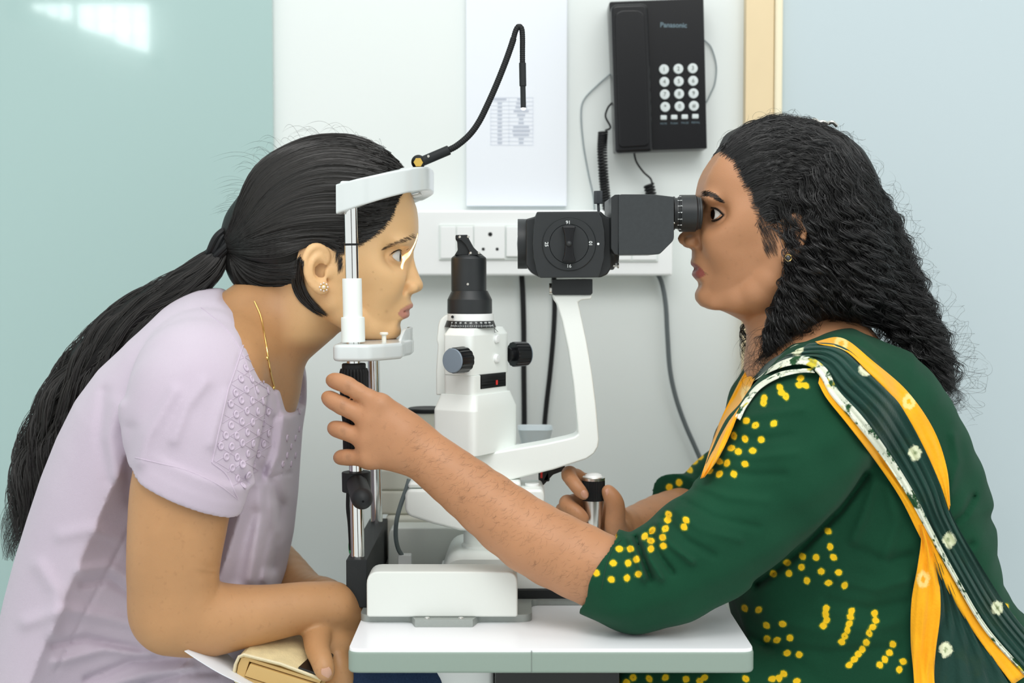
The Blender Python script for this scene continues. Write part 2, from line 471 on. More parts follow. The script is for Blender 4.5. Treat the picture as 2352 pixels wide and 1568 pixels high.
# cables on the wall
def cable(pts, y, wpx, m, label):
    o = obj('cable', tube(spline([P(a, b, y) for a, b in pts], 8), wpx / 2 * S(y), 10), m)
    return tag(o, label, 'cable')
cable([(1198, 628), (1201, 680), (1203, 760), (1203, 850), (1204, 940), (1204, 1010), (1203, 1090)], YW - 0.012, 13, M_rubber, 'black cable hanging straight down behind the tower knob')
cable([(1272, 628), (1274, 700), (1271, 770), (1264, 850), (1256, 920), (1250, 985), (1246, 1060), (1244, 1090)], YW - 0.012, 12, M_rubber, 'black cable hanging down in the opening of the microscope arm')
cable([(1494, 588), (1505, 618), (1520, 650), (1529, 700), (1533, 770), (1539, 850), (1553, 915), (1574, 975), (1596, 1025), (1612, 1062), (1630, 1110)], YW - 0.012, 11, mat('dark_grey_cable', srgb(92, 100, 102), 0.5, var=0.03), 'dark grey cable curving down the wall towards the examiner')
# ------------------------------------------------------------------ instrument table
ZT = PZ(1176, 1490, 0).z
YT = -0.30
ZT = P(1176, 1490, YT).z                       # table top height
TTH = 58 * S(YT)
xl, xr = P(797, 1490, YT).x, P(1735, 1490, YT).x
tb = thing('instrument_table', 'white topped instrument table with a grey-green edge, between the two women', 'table', ((xl + xr) / 2, -0.05, 0))
YB = 0.20
def plan(x0, y0, x1, y1, r, z, n=6):
    return [Vector((a, b, z)) for a, b in rounded([(x0, y0), (x1, y0), (x1, y1), (x0, y1)], r, n)]
obj('table_top', prism(plan(xl + 0.001, YT + 0.001, xr - 0.001, YB, 0.012, ZT - 0.012), (0, 0, 0.012), 0.0012, 2), M_table, tb)
eb = obj('edge_band', prism(plan(xl, YT, xr, YB + 0.001, 0.013, ZT - TTH), (0, 0, TTH - 0.0025), 0.003, 3), M_edge, tb)
a = P(1221, 1494, YT); b = P(1221, 1544, YT)
obj('seam', box2((a.x - 0.0003, YT - 0.0003, b.z), (a.x + 0.0003, YT + 0.002, a.z)), M_line, eb)
q = P(1010, 1560, -0.10)
obj('column', box2((P(885, 1560, -0.1).x, -0.16, 0.05), (P(1136, 1560, -0.1).x, 0.06, ZT - TTH - 0.0003), 0.006, 3), M_whiteplast, tb)
obj('lift_unit', box2((P(1138, 1560, -0.1).x, -0.18, 0.05), (P(1412, 1560, -0.1).x, 0.08, ZT - TTH - 0.0003), 0.004), M_legblack, tb)
obj('foot', box2((xl, -0.22, 0), (xr, 0.12, 0.05), 0.01, 3), M_legblack, tb)

# ------------------------------------------------------------------ head rest stand on its base plate
hr = thing('head_rest_stand', 'chin and forehead rest on two chrome posts and a grey metal base plate', 'head rest', (-0.06, -0.05, ZT))
ZP = ZT + 0.008                                # top of the base plate
# base plate outline: front part traced on the table top, the rest goes straight back
xtab = PZ(785, 1400, ZT).x
fl = PZ(828, 1424, ZT); fr_ = PZ(1222, 1424, ZT)
yfront = PZ(1000, 1428, ZT).y
yclip = PZ(1000, 1440, ZT).y
ytab0, ytab1 = PZ(800, 1404, ZT).y, 0.10
xc0, xc1 = PZ(953, 1440, ZT).x, PZ(1086, 1440, ZT).x
yr = PZ(1230, 1390, ZT).y
xrr = PZ(1440, 1390, ZT).x
outl = rounded([(fl.x, ytab0), (fl.x, yfront), (xc0 - 0.006, yfront), (xc0, yclip), (xc1, yclip), (xc1 + 0.006, yfront), (fr_.x, yfront), (fr_.x, yr), (xrr, yr),
                (xrr, ytab1), (xtab, ytab1), (xtab, ytab0)],
               [0.010, 0.012, 0.006, 0.0005, 0.0005, 0.006, 0.012, 0.012, 0.004, 0.01, 0.01, 0.010], 5)
obj('base_plate', prism([Vector((a, b, ZT)) for a, b in outl], (0, 0, 0.008), 0.0008, 2), M_plate, hr)
for px in (980, 1058):
    c = PZ(px, 1424, ZP); c.y = yclip + 0.006
    obj('screw', cyl(c - Vector((0, 0, 0.001)), c + Vector((0, 0, 0.0012)), 0.0028, 16, 0.0005), M_alu, hr)
# rail cover, near and far
yf = PZ(1000, 1417, ZP).y
xa, xb = P(842, 1400, yf).x, P(1189, 1400, yf).x
zt = P(1000, 1312, yf).z
def cover(y0, y1):
    prof = rounded([(xa, ZP), (xb, ZP), (xb, zt), (xa, zt)], [0.003, 0.003, 0.012, 0.014], 6)
    return prism([Vector((x, y0, z)) for x, z in prof], (0, y1 - y0, 0), 0.004, 3)
yb_ = yf + 0.040
obj('rail_cover', cover(yf, yb_), M_cover, hr)
obj('rail_cover', cover(0.055, 0.095), M_cover, hr)
# black cross beam and posts
ybm = -0.16
xb0, xb1 = P(795, 1330, ybm).x, P(843, 1330, ybm).x
zb1 = P(815, 1285, ybm).z
obj('cross_beam', box2((xb0, ybm, ZP), (xb1, YF + 0.025, zb1), 0.0012), M_blackm, hr)
XPn = P(822, 1240, YN).x
def post(y, z0, z1, name='post', r=None):
    r = r or 16.2 * S(YN)
    return obj(name, cyl((XPn, y, z0), (XPn, y, z1), r, 40), M_chrome, hr)
ztop = P(806, 470, YN).z
# near post leans: its upper half stands a little further back, as the photograph shows
lean = P(806, 560, YN).x
pn0 = Vector((P(822, 1285, YN).x, YN, zb1 - 0.001)); pn1 = Vector((P(805, 478, YN).x, YN, ztop))
def on_post(py, side=0):
    t = (P(815, py, YN).z - pn0.z) / (pn1.z - pn0.z)
    q = pn0.lerp(pn1, t)
    if side: q.y = YF
    return q
rp = 15.8 * S(YN)
for sd in (0, 1):
    obj('post', cyl(on_post(1286, sd), on_post(470, sd), rp, 40), M_chrome, hr)
    if sd == 0:
        g = on_post(561, sd)
        obj('post_ring', cyl(on_post(564, sd), on_post(559, sd), rp * 1.04, 40, 0.0003), M_rubber, hr)
    obj('collar', lathe([(rp, 0), (22.0 * S(YN), 0), (22.3 * S(YN), 0.001), (22.3 * S(YN), 0.0425), (21.5 * S(YN), 0.0432), (rp, 0.0432)], on_post(730, sd), (pn1 - pn0), 40), M_collar, hr)
    obj('collar', lathe([(rp, 0), (26.6 * S(YN), 0), (27.2 * S(YN), 0.001), (27.2 * S(YN), 0.0262), (26.0 * S(YN), 0.0272), (rp, 0.0272)], on_post(785, sd), (pn1 - pn0), 40), M_collar, hr)
    if sd == 1: continue
    ax = (pn1 - pn0)
    g0 = on_post(1040, sd)
    L_ = (on_post(846, sd) - g0).length
    obj('height_grip', lathe([(rp, 0), (27 * S(YN), 0), (29 * S(YN), 0.003), (29 * S(YN), 0.035), (33 * S(YN), 0.05), (33.5 * S(YN), L_ - 0.004), (31 * S(YN), L_)], g0, ax, 144, flute=24, fd=0.0016, frange=(3, 5)), M_rubber, hr)
    obj('grip_cap', cyl(on_post(848, sd), on_post(834, sd), 27.5 * S(YN), 40, 0.001), M_blackm, hr)
cl = obj('clamp', cyl(on_post(1128), on_post(1083), 33 * S(YN), 48, 0.0006), M_blackm, hr)
h0 = on_post(1106); h1 = P(832, 1146, YN - 0.075)
hd = (h1 - h0).normalized()
obj('clamp_handle', lathe([(0.0115, 0.012), (0.0115, (h1 - h0).length - 0.004), (0.0112, (h1 - h0).length), (0.0095, (h1 - h0).length + 0.005), (0.006, (h1 - h0).length + 0.0085), (0.0012, (h1 - h0).length + 0.0097), (0.0012, (h1 - h0).length + 0.0080), (0, (h1 - h0).length + 0.0080)], h0, hd, 40), M_rubber, cl)
# thin black lead behind the near post
obj('lead', tube(spline([P(800, 1120, -0.115), P(799, 1165, -0.115), P(803, 1205, -0.115), P(806, 1262, -0.11)], 8), 0.0022, 8), M_rubber, hr)
obj('earth_wire', tube(spline([P(806, 1236, -0.10), P(803, 1250, -0.10), P(804, 1266, -0.10), P(808, 1278, -0.10)], 8), 0.0014, 8), M_green, hr)

# chin tray: rounded plan between the posts, a lip standing up at the front
XP = on_post(810).x
zt0, zt1 = P(800, 829, YN - 0.015).z, P(800, 790, YN - 0.015).z
xfr = P(949, 800, YM).x
half = [(XP - 0.0205, 0.0), (XP - 0.0205, 0.128), (XP - 0.0150, 0.135), (XP + 0.006, 0.136), (XP + 0.020, 0.133), (XP + 0.034, 0.118), (XP + 0.052, 0.088), (xfr - 0.006, 0.052), (xfr, 0.018)]
out2 = [(x, YM - y) for x, y in half] + [(x, YM + y) for x, y in half[::-1][0:-1]]
out2s = [tuple(p) for p in spline([(a, b, 0) for a, b in rounded(out2, 0.004, 3)], 1, True)[:, :2]]
tray = obj('chin_tray', prism([Vector((a, b, zt0)) for a, b in out2s], (0, 0, zt1 - zt0), 0.004, 4), M_gloss, hr)
# lip
zl = P(947, 752, YM).z
lip_o, lip_i = [], []
for k in range(-12, 13):
    t = k / 12.0
    y = YM + t * 0.046; xo = xfr - 0.0005 - 0.011 * t * t
    lip_o.append((xo, y)); lip_i.append((xo - 0.0035 , y))
bm = BM()
v = []
for k, ((xo, y), (xi, _)) in enumerate(zip(lip_o, lip_i)):
    t = abs(k - 12) / 12.0
    h = zt1 - 0.004 + (zl - zt1 + 0.004) * (1 - max(0, (t - 0.62) / 0.38) ** 2)
    zb_ = zt0 + 0.006
    v.append([bm.verts.new(c) for c in ((xo, y, zb_), (xo, y, h), (xi, y, h), (xi, y, zb_))])
for p0, p1 in zip(v, v[1:]):
    for j in range(4): bm.faces.new((p0[j], p0[(j + 1) % 4], p1[(j + 1) % 4], p1[j]))
bm.faces.new(v[0]); bm.faces.new(v[-1])
obj('tray_lip', bevel(bm, 0.0008, 2, 50), M_gloss, tray)
pg = P(882, 775, -0.118)
obj('paper_peg', join(cyl(P(882, 792, -0.118), P(882, 768, -0.118), 0.0026, 16, 0.0004), cyl(P(882, 769, -0.118), P(882, 762.5, -0.118), 0.0048, 20, 0.0008)), M_peg, tray)

# forehead band: a strip swept along a U in plan, rising to the front
c0 = on_post(455)
plan_u = [(c0.x - 0.0125, -0.112, 0), (c0.x + 0.0, -0.1145, 0), (c0.x + 0.02, -0.114, 0), (c0.x + 0.045, -0.103, 0), (c0.x + 0.062, -0.082, 0), (P(974, 417, YM).x, -0.045, 0), (P(978, 417, YM).x, 0, 0)]
pu = spline(plan_u, 6)
pu = np.vstack([pu, (pu * np.array([1, -1, 1]))[::-1][1:]])
zc_near, zc_front = P(795, 458, YN).z, P(975, 415, YM).z
xs0, xs1 = pu[:, 0].min(), pu[:, 0].max()
bm = BM(); rings = []
th = 0.0085
for i in range(len(pu)):
    t = pu[min(i + 1, len(pu) - 1)] - pu[max(i - 1, 0)]; t /= np.linalg.norm(t)
    n = np.array([-t[1], t[0], 0])
    f = (pu[i, 0] - xs0) / (xs1 - xs0)
    zc = zc_near + (zc_front - zc_near) * f
    hh = (34 - 8 * f) * S(YN if f < 0.8 else YM) * (0.99)
    c = np.array([pu[i, 0], YM + pu[i, 1], zc])
    ring = []
    for (a, bz) in rounded([(-th, -hh), (th, -hh), (th, hh), (-th, hh)], 0.0025, 3):
        ring.append(bm.verts.new(c + n * a + np.array([0, 0, bz])))
    rings.append(ring)
for r0, r1 in zip(rings, rings[1:]):
    m_ = len(r0)
    for k in range(m_): bm.faces.new((r0[k], r0[(k + 1) % m_], r1[(k + 1) % m_], r1[k]))
bm.faces.new(rings[0]); bm.faces.new(rings[-1])
fb = obj('forehead_band', bm, M_gloss, hr)
for sd in (0, 1):
    c = on_post(440, sd)
    obj('band_cap', box2((c.x - 0.0105, c.y - 0.009, P(800, 455, YN).z), (c.x + 0.0085, c.y + 0.009, P(800, 416, YN).z), 0.003, 3), M_gloss, fb)
sx_ = P(958, 449, YM)
obj('band_clip', box(sx_ + Vector((0, 0, 0.0005)), (0.010, 0.02, 0.003), 0.0006, ry=-0.25), M_steel, fb)

# fixation lamp on its bendy stalk
yl = YM
fx = obj('lamp_joint', join(cyl(P(965, 394, yl), P(963, 384, yl), 11 * S(yl), 24, 0.0008),
                            sphere(P(961, 372, yl), 16.5 * S(yl), 28)), M_rubber, hr)
c = P(961, 373, yl - 0.0062)
obj('brass_screw', lathe([(11.5 * S(yl), -0.002), (11.5 * S(yl), 0.0022), (10.5 * S(yl), 0.0030), (0, 0.0030)], c, (0, -1, 0), 6), M_brass, fx)
fs = obj('stalk_sleeve', cyl(P(971, 370, yl), P(1032, 344, yl), 11.2 * S(yl), 28, 0.0008), M_blackm, hr)
c = P(984, 359, yl - 0.0052)
obj('screw', cyl(c, c + Vector((0, -0.0012, 0)), 0.0016, 14, 0.0003), M_steel, fs)
sp = spline(PP([(1028, 346), (1050, 334), (1078, 310), (1100, 280), (1120, 240), (1140, 195), (1160, 145), (1176, 100), (1184, 72), (1191, 61), (1198, 66), (1200, 85), (1200, 115), (1200, 146)], yl), 10)
dens = [sp[0]]
acc = 0
step = 0.0008
for a_, b_ in zip(sp, sp[1:]):
    L_ = np.linalg.norm(b_ - a_)
    while acc + L_ >= step:
        a_ = a_ + (b_ - a_) * ((step - acc) / L_); L_ = np.linalg.norm(b_ - a_); acc = 0; dens.append(a_)
    acc += L_
rad = [(7.5 if i % 3 else 6.8) * S(yl) * (1.0 if i < len(dens) * 0.72 else 0.86) for i in range(len(dens))]
obj('gooseneck', tube(dens, rad, 14), M_rubber, hr)
fh = obj('fixation_lamp', join(cyl(P(1200, 144, yl), P(1201, 198, yl), 7.9 * S(yl), 24, 0.0004), cyl(P(1201, 197, yl), P(1202, 248, yl), 6.2 * S(yl), 24, 0.0003)), M_blackm, hr)
obj('lamp_tip', sphere(P(1202, 249, yl), 5.6 * S(yl), 16, (1, 1, 0.7)), M_led, fh)
# ------------------------------------------------------------------ slit lamp
sl = thing('slit_lamp', 'white and black slit lamp microscope standing on the grey base plate', 'slit lamp', (0.02, YM, ZP))
# sliding base
yb0, yb1 = YM - 0.075, YM + 0.075
def side(pts, y0, y1, bw, seg=3, ang=25, near=False):
    """side view polygon (pixels, drawn in its middle plane or on its near face) swept across the width"""
    ymid = y0 if near else (y0 + y1) / 2
    return prism([Vector((p.x, y0, p.z)) for p in PP(pts, ymid)], (0, y1 - y0, 0), bw, seg, ang)
xbase0, xbase1 = P(1008, 1300, YM).x, P(1432, 1300, YM).x
zbase = P(1090, 1262, YM).z
obj('slide_strip', box2((xbase0 + 0.012, -0.118, ZP), (xrr - 0.002, 0.048, ZP + 0.010), 0.001), M_blackm, sl)
zsl = ZP + 0.0103
yq = -0.112
base_prof = rounded([(xbase0, zsl), (xbase1, zsl), (xbase1, zsl + 0.04), (xbase1 - 0.02, zbase + 0.004), (xbase0 + 0.014, zbase + 0.004), (xbase0, zbase - 0.036)], [0.003, 0.004, 0.02, 0.02, 0.016, 0.02], 5)
obj('slide_base', prism([Vector((a, yq, b)) for a, b in base_prof], (0, 0.045 - yq, 0), 0.008, 4), M_enamel, sl)
# pivot neck and disc body
cx = P(1098, 1200, YM).x
zn0, zn1 = zbase + 0.003, P(1098, 1195, YM).z
obj('pivot_neck', lathe([(0.0, 0), (0.0195, 0), (0.0195, 0.004), (0.0172, 0.006), (0.0172, zn1 - zn0), (0, zn1 - zn0)], (cx, YM, zn0), (0, 0, 1), 48), M_enamel, sl)
lowb = [(936, 1125), (936, 1160), (945, 1172), (1000, 1190), (1060, 1205), (1140, 1206), (1215, 1195), (1247, 1180), (1249, 1125), (1244, 1112), (942, 1112)]
obj('swing_body', side(lowb, YM - 0.040, YM + 0.040, 0.006, 4), M_enamel, sl)
obj('swing_plate', side([(940, 1110.5), (1196, 1110.5), (1196, 1096), (944, 1096)], YM - 0.036, YM + 0.036, 0.004), M_enamel, sl)
c = P(1222, 1112, YM - 0.012)
obj('cap_screw', cyl(c - Vector((0, 0, 0.002)), c + Vector((0, 0, 0.0015)), 0.0085, 28, 0.0006), M_whiteplast, sl)
obj('swing_lock', box2(P(1237, 1106, YM + 0.045), P(1262, 1060, YM + 0.06), 0.002), M_black, sl)
obj('swing_lock', side([(1262, 1072), (1297, 1066), (1297, 1078), (1270, 1088), (1248, 1112), (1240, 1112)], YM + 0.045, YM + 0.06, 0.001), M_black, sl)
obj('indicator', box2(P(1241, 1098, YM + 0.0445), P(1246, 1080, YM + 0.05), 0.0005), M_red, sl)
# microscope arm
arm_o = [(1268, 675), (1358, 675), (1357, 686), (1334, 688), (1326, 693), (1329, 705), (1345, 780), (1357, 850), (1366, 920), (1371, 975), (1373.5, 1005), (1371, 1022), (1362, 1037), (1345, 1049), (1320, 1057), (1270, 1073), (1180, 1095), (1120, 1104), (1010, 1104),
         (1000, 1048), (1100, 1040), (1180, 1026), (1250, 1014), (1300, 1003), (1318, 998), (1326, 992), (1325, 970), (1316, 880), (1304, 800), (1290, 735), (1278, 697), (1272, 689)]
obj('microscope_arm', side(arm_o, YM - 0.020, YM + 0.020, 0.0035, 3, 22), M_enamel, sl)
# microscope mounting block, drum, eyepiece housing
blk = obj('mount_block', side(rounded([(1268, 642), (1361, 641), (1361, 673), (1357, 677), (1272, 677), (1268, 673)], 1), YM - 0.024, YM + 0.024, 0.0012, near=True), M_black, sl)
obj('mount_screw', cyl(P(1270, 664, YM - 0.008), P(1261, 664, YM - 0.008), 0.0070, 20, 0.0005), M_steel, blk)
yd0, yd1 = YM - 0.050, YM + 0.050
def drum_outline(g=0.0):
    return [(1233 + g, 486), (1374 - g, 485), (1383, 500), (1389, 530), (1390, 560), (1387, 595), (1380, 622), (1374 - g, 637), (1240 + g, 638), (1232, 620), (1225, 590), (1223, 560), (1225, 525), (1229, 500)]
dr = obj('magnification_drum', side(drum_outline(), yd0, yd1, 0.0015, 2, 30, True), M_black, sl)
# rounded shoulders of the drum behind its flat face
obj('drum_shell', side(rounded([(1208, 503), (1229, 497), (1238, 486), (1380, 485), (1392, 497), (1403, 500), (1404, 615), (1395, 630), (1380, 637), (1240, 637), (1222, 627), (1208, 610)], 4), yd0 + 0.014, yd1 - 0.014, 0.006, 4, near=True), M_black, dr)
ax_y = P(1200, 560, YM).z
def xcyl(px0, px1, py, rpx, y=YM, bw=0.0008, seg=48):
    return cyl(P(px0, py, y), P(px1, py, y), rpx * S(y), seg, bw)
for yy in (YM,):
    obj('objective_ring', join(lathe([(29 * S(YM), 0), (56.5 * S(YM), 0), (57 * S(YM), 0.0006), (57 * S(YM), 0.0108), (56 * S(YM), 0.0114), (52 * S(YM), 0.0114), (52 * S(YM), 0.018), (29 * S(YM), 0.018)], P(1189, 560, YM), (1, 0, 0), 64)), M_black, dr)
    obj('objective_lens', lathe([(0, -0.002), (20 * S(YM), -0.001), (30 * S(YM), 0.002), (30 * S(YM), 0.006)], P(1191, 560, YM), (1, 0, 0), 48), M_lens, dr)
# dial on the near face
dc = P(1307, 560, yd0)
sd_ = S(yd0)
dial = obj('dial', lathe([(62 * sd_, 0.0), (62 * sd_, 0.0008), (60.8 * sd_, 0.0014), (60 * sd_, 0.0010), (45.5 * sd_, 0.0010), (45 * sd_, 0.0003), (44 * sd_, 0.0014), (20 * sd_, 0.0018), (0, 0.0018)], dc, (0, -1, 0), 72), M_black, dr)
gp = [(1291, 519), (1323, 519), (1318, 535), (1315.5, 560), (1318, 585), (1323, 600.5), (1291, 600.5), (1296, 585), (1298.5, 560), (1296, 535)]
grip = obj('dial_grip', prism(PP(gp, yd0 - 0.0115), (0, 0.0105, 0), 0.0016, 3, 40), M_blackg, dial)
obj('grip_pin', sphere(P(1307, 560, yd0 - 0.0105), 7.5 * sd_, 20), M_black, grip)
yt_ = yd0 - 0.0011
for s_, (px, py), rot in (('16', (1305, 510), PI), ('16', (1307, 611), 0), ('25', (1255, 561), -PI / 2), ('10', (1357, 559), PI / 2)):
    text('dial_number', s_, P(px, py, yt_), 11.0 * sd_, M_white, dial, rot=rot, bold=0.00004)
c = P(1374, 560, yd0)
obj('index_dot', cyl(c, c + Vector((0, -0.0006, 0)), 2.8 * sd_, 16, 0.0001), M_white, dr)
# knob on the drum top
kn = obj('filter_knob', join(cyl(P(1375, 486, YM), P(1374, 466, YM), 3.2 * S(YM), 16), lathe([(9 * S(YM), 0), (10 * S(YM), 0.0006), (10 * S(YM), 0.0145), (9 * S(YM), 0.015), (0, 0.015)], P(1374, 468, YM), (0, 0, 1), 72, flute=18, fd=0.0006, frange=(0, 3))), mat('grey_black_knob', (0.045, 0.052, 0.06), 0.5, var=0.1), dr)
# flange and binocular housing
obj('flange', lathe([(0, 0), (58 * S(YM), 0), (60.5 * S(YM), 0.001), (60.5 * S(YM), 0.007), (58 * S(YM), 0.0085), (47 * S(YM), 0.0085), (47 * S(YM), 0.013), (0, 0.013)], P(1394, 559, YM), (1, 0, 0), 64), M_black, dr)
obj('flange_screw', join(cyl(P(1407, 610, YM - 0.03), P(1421, 610, YM - 0.03), 3.0 * S(YM), 16), cyl(P(1418, 610, YM - 0.03), P(1421.5, 610, YM - 0.03), 6 * S(YM), 16, 0.0004)), M_steel, dr)
yh0, yh1 = YM - 0.060, YM + 0.060
hb = obj('binocular_housing', side(rounded([(1425, 446), (1500, 446), (1548, 452), (1548, 551), (1515, 584), (1421, 585), (1421, 450)], [3, 20, 3, 8, 6, 4, 4], 4), yh0, yh1, 0.009, 5, near=True), M_leather, sl)
obj('housing_flange', side(rounded([(1404, 453), (1412, 447), (1424, 446.5), (1419.5, 585), (1411, 582), (1404, 570)], 2), yh0 + 0.002, yh1 - 0.002, 0.003, 3, near=True), M_black, hb)
for yy in (YM - 0.031, YM + 0.031):
    e0 = P(1546, 490, yy); se = S(yy)
    ep = obj('eyepiece', lathe([(0, 0), (38.5 * se, 0), (38.5 * se, 0.0015), (35.5 * se, 0.002), (35.5 * se, 0.0055), (38.5 * se, 0.0060), (38.5 * se, 0.0072), (42 * se, 0.0076), (42.3 * se, 0.0250), (40 * se, 0.0262), (38.5 * se, 0.0268), (38.5 * se, 0.0282), (36 * se, 0.0290), (36.5 * se, 0.0312), (35 * se, 0.0318), (26 * se, 0.0318), (24 * se, 0.026), (0, 0.025)], e0, (1, 0, 0), 64), M_black, hb)
    if yy < YM:
        obj('eyepiece_pin', sphere(P(1548, 512, yy - 0.0165), 2.6 * se, 12), M_steel, ep)
        for k, lab in enumerate('1234567'):
            ang = math.radians(62 - 20.5 * k)
            rr = 42.3 * se + 0.00005
            n = Vector((0, -math.cos(ang), math.sin(ang)))
            c = Vector((P(1560.5, 490, yy).x, yy, e0.z)) + n * rr
            text('scale_number', lab, c, 6.5 * se, M_white, ep, normal=n, rot=PI / 2)
            tk = Vector((P(1554.5, 490, yy).x, yy, e0.z)) + n * rr
            obj('scale_tick', box(tk, (4.5 * se, 0.0003, 0.8 * se), 0, rx=-ang), M_white, ep, smooth=False)
# ------------------------------------------------------------------ illumination tower
tx = P(1094, 800, YM).x
def rot_foot(pxs, yoff):
    """corners left, near, right, back of the turned housing, from its outline in pixels"""
    l, c_, r = pxs
    L_ = Vector((P(l, 800, YM - yoff[0]).x, YM - yoff[0], 0)); C_ = Vector((P(c_, 800, YM - yoff[1]).x, YM - yoff[1], 0)); R_ = Vector((P(r, 800, YM + yoff[2]).x, YM + yoff[2], 0))
    return [L_, C_, R_, L_ + R_ - C_]
def housing(pxs, yoff, py0, py1, rad, bw, cham=None):
    ft = rot_foot(pxs, yoff)
    o2 = rounded([(p.x, p.y) for p in ft], rad, 5)
    z0, z1 = P(1090, py1, YM - yoff[1] * 0.5).z, P(1090, py0, YM - yoff[1] * 0.5).z
    bm = BM(); n = len(o2)
    cx_ = sum(p[0] for p in o2) / n; cy_ = sum(p[1] for p in o2) / n
    lv = [(z0, 1.0), (z1 - (cham or 0), 1.0)] + ([(z1, 0.84)] if cham else [])
    rings = [[bm.verts.new((cx_ + (x - cx_) * s_, cy_ + (y - cy_) * s_, z)) for x, y in o2] for z, s_ in lv]
    for a_, b_ in zip(rings, rings[1:]):
        for k in range(n): bm.faces.new((a_[k], a_[(k + 1) % n], b_[(k + 1) % n], b_[k]))
    bm.faces.new(rings[0]); bm.faces.new(rings[-1])
    bmesh.ops.recalc_face_normals(bm, faces=bm.faces[:])
    es = [e for e in bm.edges if len(e.link_faces) == 2 and e.calc_face_angle(0) > 0.35]
    bmesh.ops.bevel(bm, geom=es, offset=bw, segments=3, profile=0.5, affect='EDGES', clamp_overlap=True)
    return bm
obj('tower_foot', housing((993, 1090, 1196), (0.026, 0.056, 0.030), 905, 1042, [0.006, 0.010, 0.016, 0.01], 0.003, 0.018), M_enamel, sl)
obj('tower_waist', housing((1017, 1086, 1174), (0.022, 0.045, 0.024), 860, 905, [0.006, 0.008, 0.014, 0.01], 0.0012), M_enamel, sl)
tw = obj('tower_body', housing((1016, 1080, 1175), (0.022, 0.046, 0.024), 753, 860, [0.006, 0.009, 0.014, 0.01], 0.003, 0.008), M_enamel, sl)
# slit window on the right face
ft = rot_foot((1017, 1086, 1174), (0.022, 0.045, 0.024))
dv = (ft[2] - ft[1]).normalized(); nv = Vector((dv.y, -dv.x, 0))
def on_face(px, py, off):
    q0 = ft[1] + nv * off
    # ray to pixel meets the vertical plane through q0 with normal nv
    u = P(px, py, 0.0) - CAM
    t = nv.dot(q0 - Vector((CAM.x, CAM.y, 0))) / nv.dot(Vector((u.x, u.y, 0)))
    return CAM + u * t
def face_box(pa, pb, off, depth, bw=0.0):
    a_, b_ = on_face(pa[0], pa[1], off), on_face(pb[0], pb[1], off)
    q = [Vector((a_.x, a_.y, a_.z)), Vector((b_.x, b_.y, a_.z)), Vector((b_.x, b_.y, b_.z)), Vector((a_.x, a_.y, b_.z))]
    return prism(q, -nv * depth, bw)
sw = obj('slit_window', face_box((1104, 861), (1162, 886), 0.0004, 0.004), M_rubber, sl)
for py in (864, 871, 878, 883):
    obj('slit_ring', face_box((1106, py), (1161, py + 2.6), 0.0008, 0.0014, 0.0002), M_blackg, sw)
obj('slit_mark', face_box((1140, 873), (1143.5, 883), 0.0014, 0.001), M_red, sw)
for py in (778, 823):
    c = on_face(1142, py, 0.0012)
    obj('button', lathe([(0.0052, -0.002), (0.0052, 0.0006), (0.004, 0.0018), (0, 0.0022)], c, nv, 24), M_whiteplast, sl)
tri = [on_face(1135, 753, 0.0016), on_face(1144, 762, 0.0016), on_face(1136, 763, 0.0016)]
obj('index_mark', tube([tri[0], tri[1], tri[2], tri[0]], 0.00032, 6, False), M_blackg, sl)
# knobs
def knob(p0, axis, r, L_, name):
    k = obj(name, lathe([(r * 0.55, -0.006), (r * 0.55, 0), (r, 0.0), (r * 1.02, 0.002), (r * 0.98, L_ - 0.001), (r * 0.94, L_), (0, L_)], p0, axis, 120, flute=14, fd=0.0006, frange=(2, 4)), M_blackg, sl)
    obj('knob_cap', lathe([(r * 0.93, L_ - 0.001), (r * 0.93, L_ + 0.0008), (r * 0.88, L_ + 0.0016), (0, L_ + 0.0016)], p0, axis, 64), M_knobcap, k)
axk = Vector((-0.57, -0.82, 0.0)).normalized()
k1 = P(1040, 828, YM - 0.068)
knob(k1 - axk * 0.021, axk, 30.5 * S(YM - 0.06), 0.021, 'tower_knob')
axk2 = Vector((0.86, 0.51, 0.0)).normalized()
k2 = P(1178, 813.5, YM + 0.028)
knob(k2, axk2, 29 * S(YM), 0.0185, 'tower_knob')
# rear spine of the tower
obj('tower_spine', side([(1003, 905), (1003, 850), (1007, 790), (1004, 780), (1008, 745), (1012, 733), (1024, 722), (1060, 720), (1060, 905)], YM - 0.004, YM + 0.022, 0.002), M_enamel, sl)
# scale ring, white ring, black barrel
def tl(prof, m, name, parent=sl, seg=72):
    return obj(name, lathe([(r * S(YM), (P(1094, py, YM).z - 0)) for r, py in prof], (0, 0, 0), (0, 0, 1), seg), m, parent)
def tlathe(prof, m, name, cxp, parent=sl, seg=72):
    cxx = P(cxp, 800, YM).x
    return obj(name, lathe([(r * S(YM), P(cxp, py, YM).z) for r, py in prof], (cxx, YM, 0), (0, 0, 1), seg), m, parent)
ring = tlathe([(0, 750), (59.5, 750), (58.5, 748), (54, 735.5), (0, 735.5)], M_black, 'scale_ring', 1080)
tlathe([(0, 735.6), (53.5, 735.6), (54, 733), (53, 719.5), (0, 719.5)], M_whiteplast, 'white_ring', 1081)
tlathe([(0, 719.6), (51, 719.6), (51.5, 717), (51.2, 688), (50.5, 686), (42, 669), (41, 667.5), (0, 667.5)], M_black, 'lamp_barrel', 1079)
tlathe([(0, 668), (40.2, 668), (40.5, 666), (40.6, 595), (39.5, 591.5), (32, 585.5), (0, 585.5)], M_black, 'lamp_barrel', 1077)
c = P(1074.5, 652.5, YM - 0.0205)
obj('screw', cyl(c + Vector((0, 0.001, 0)), c - Vector((0, 0.0003, 0)), 0.0016, 14, 0.0003), M_steel, sl)
c = P(1039, 727.5, YM - 0.0222)
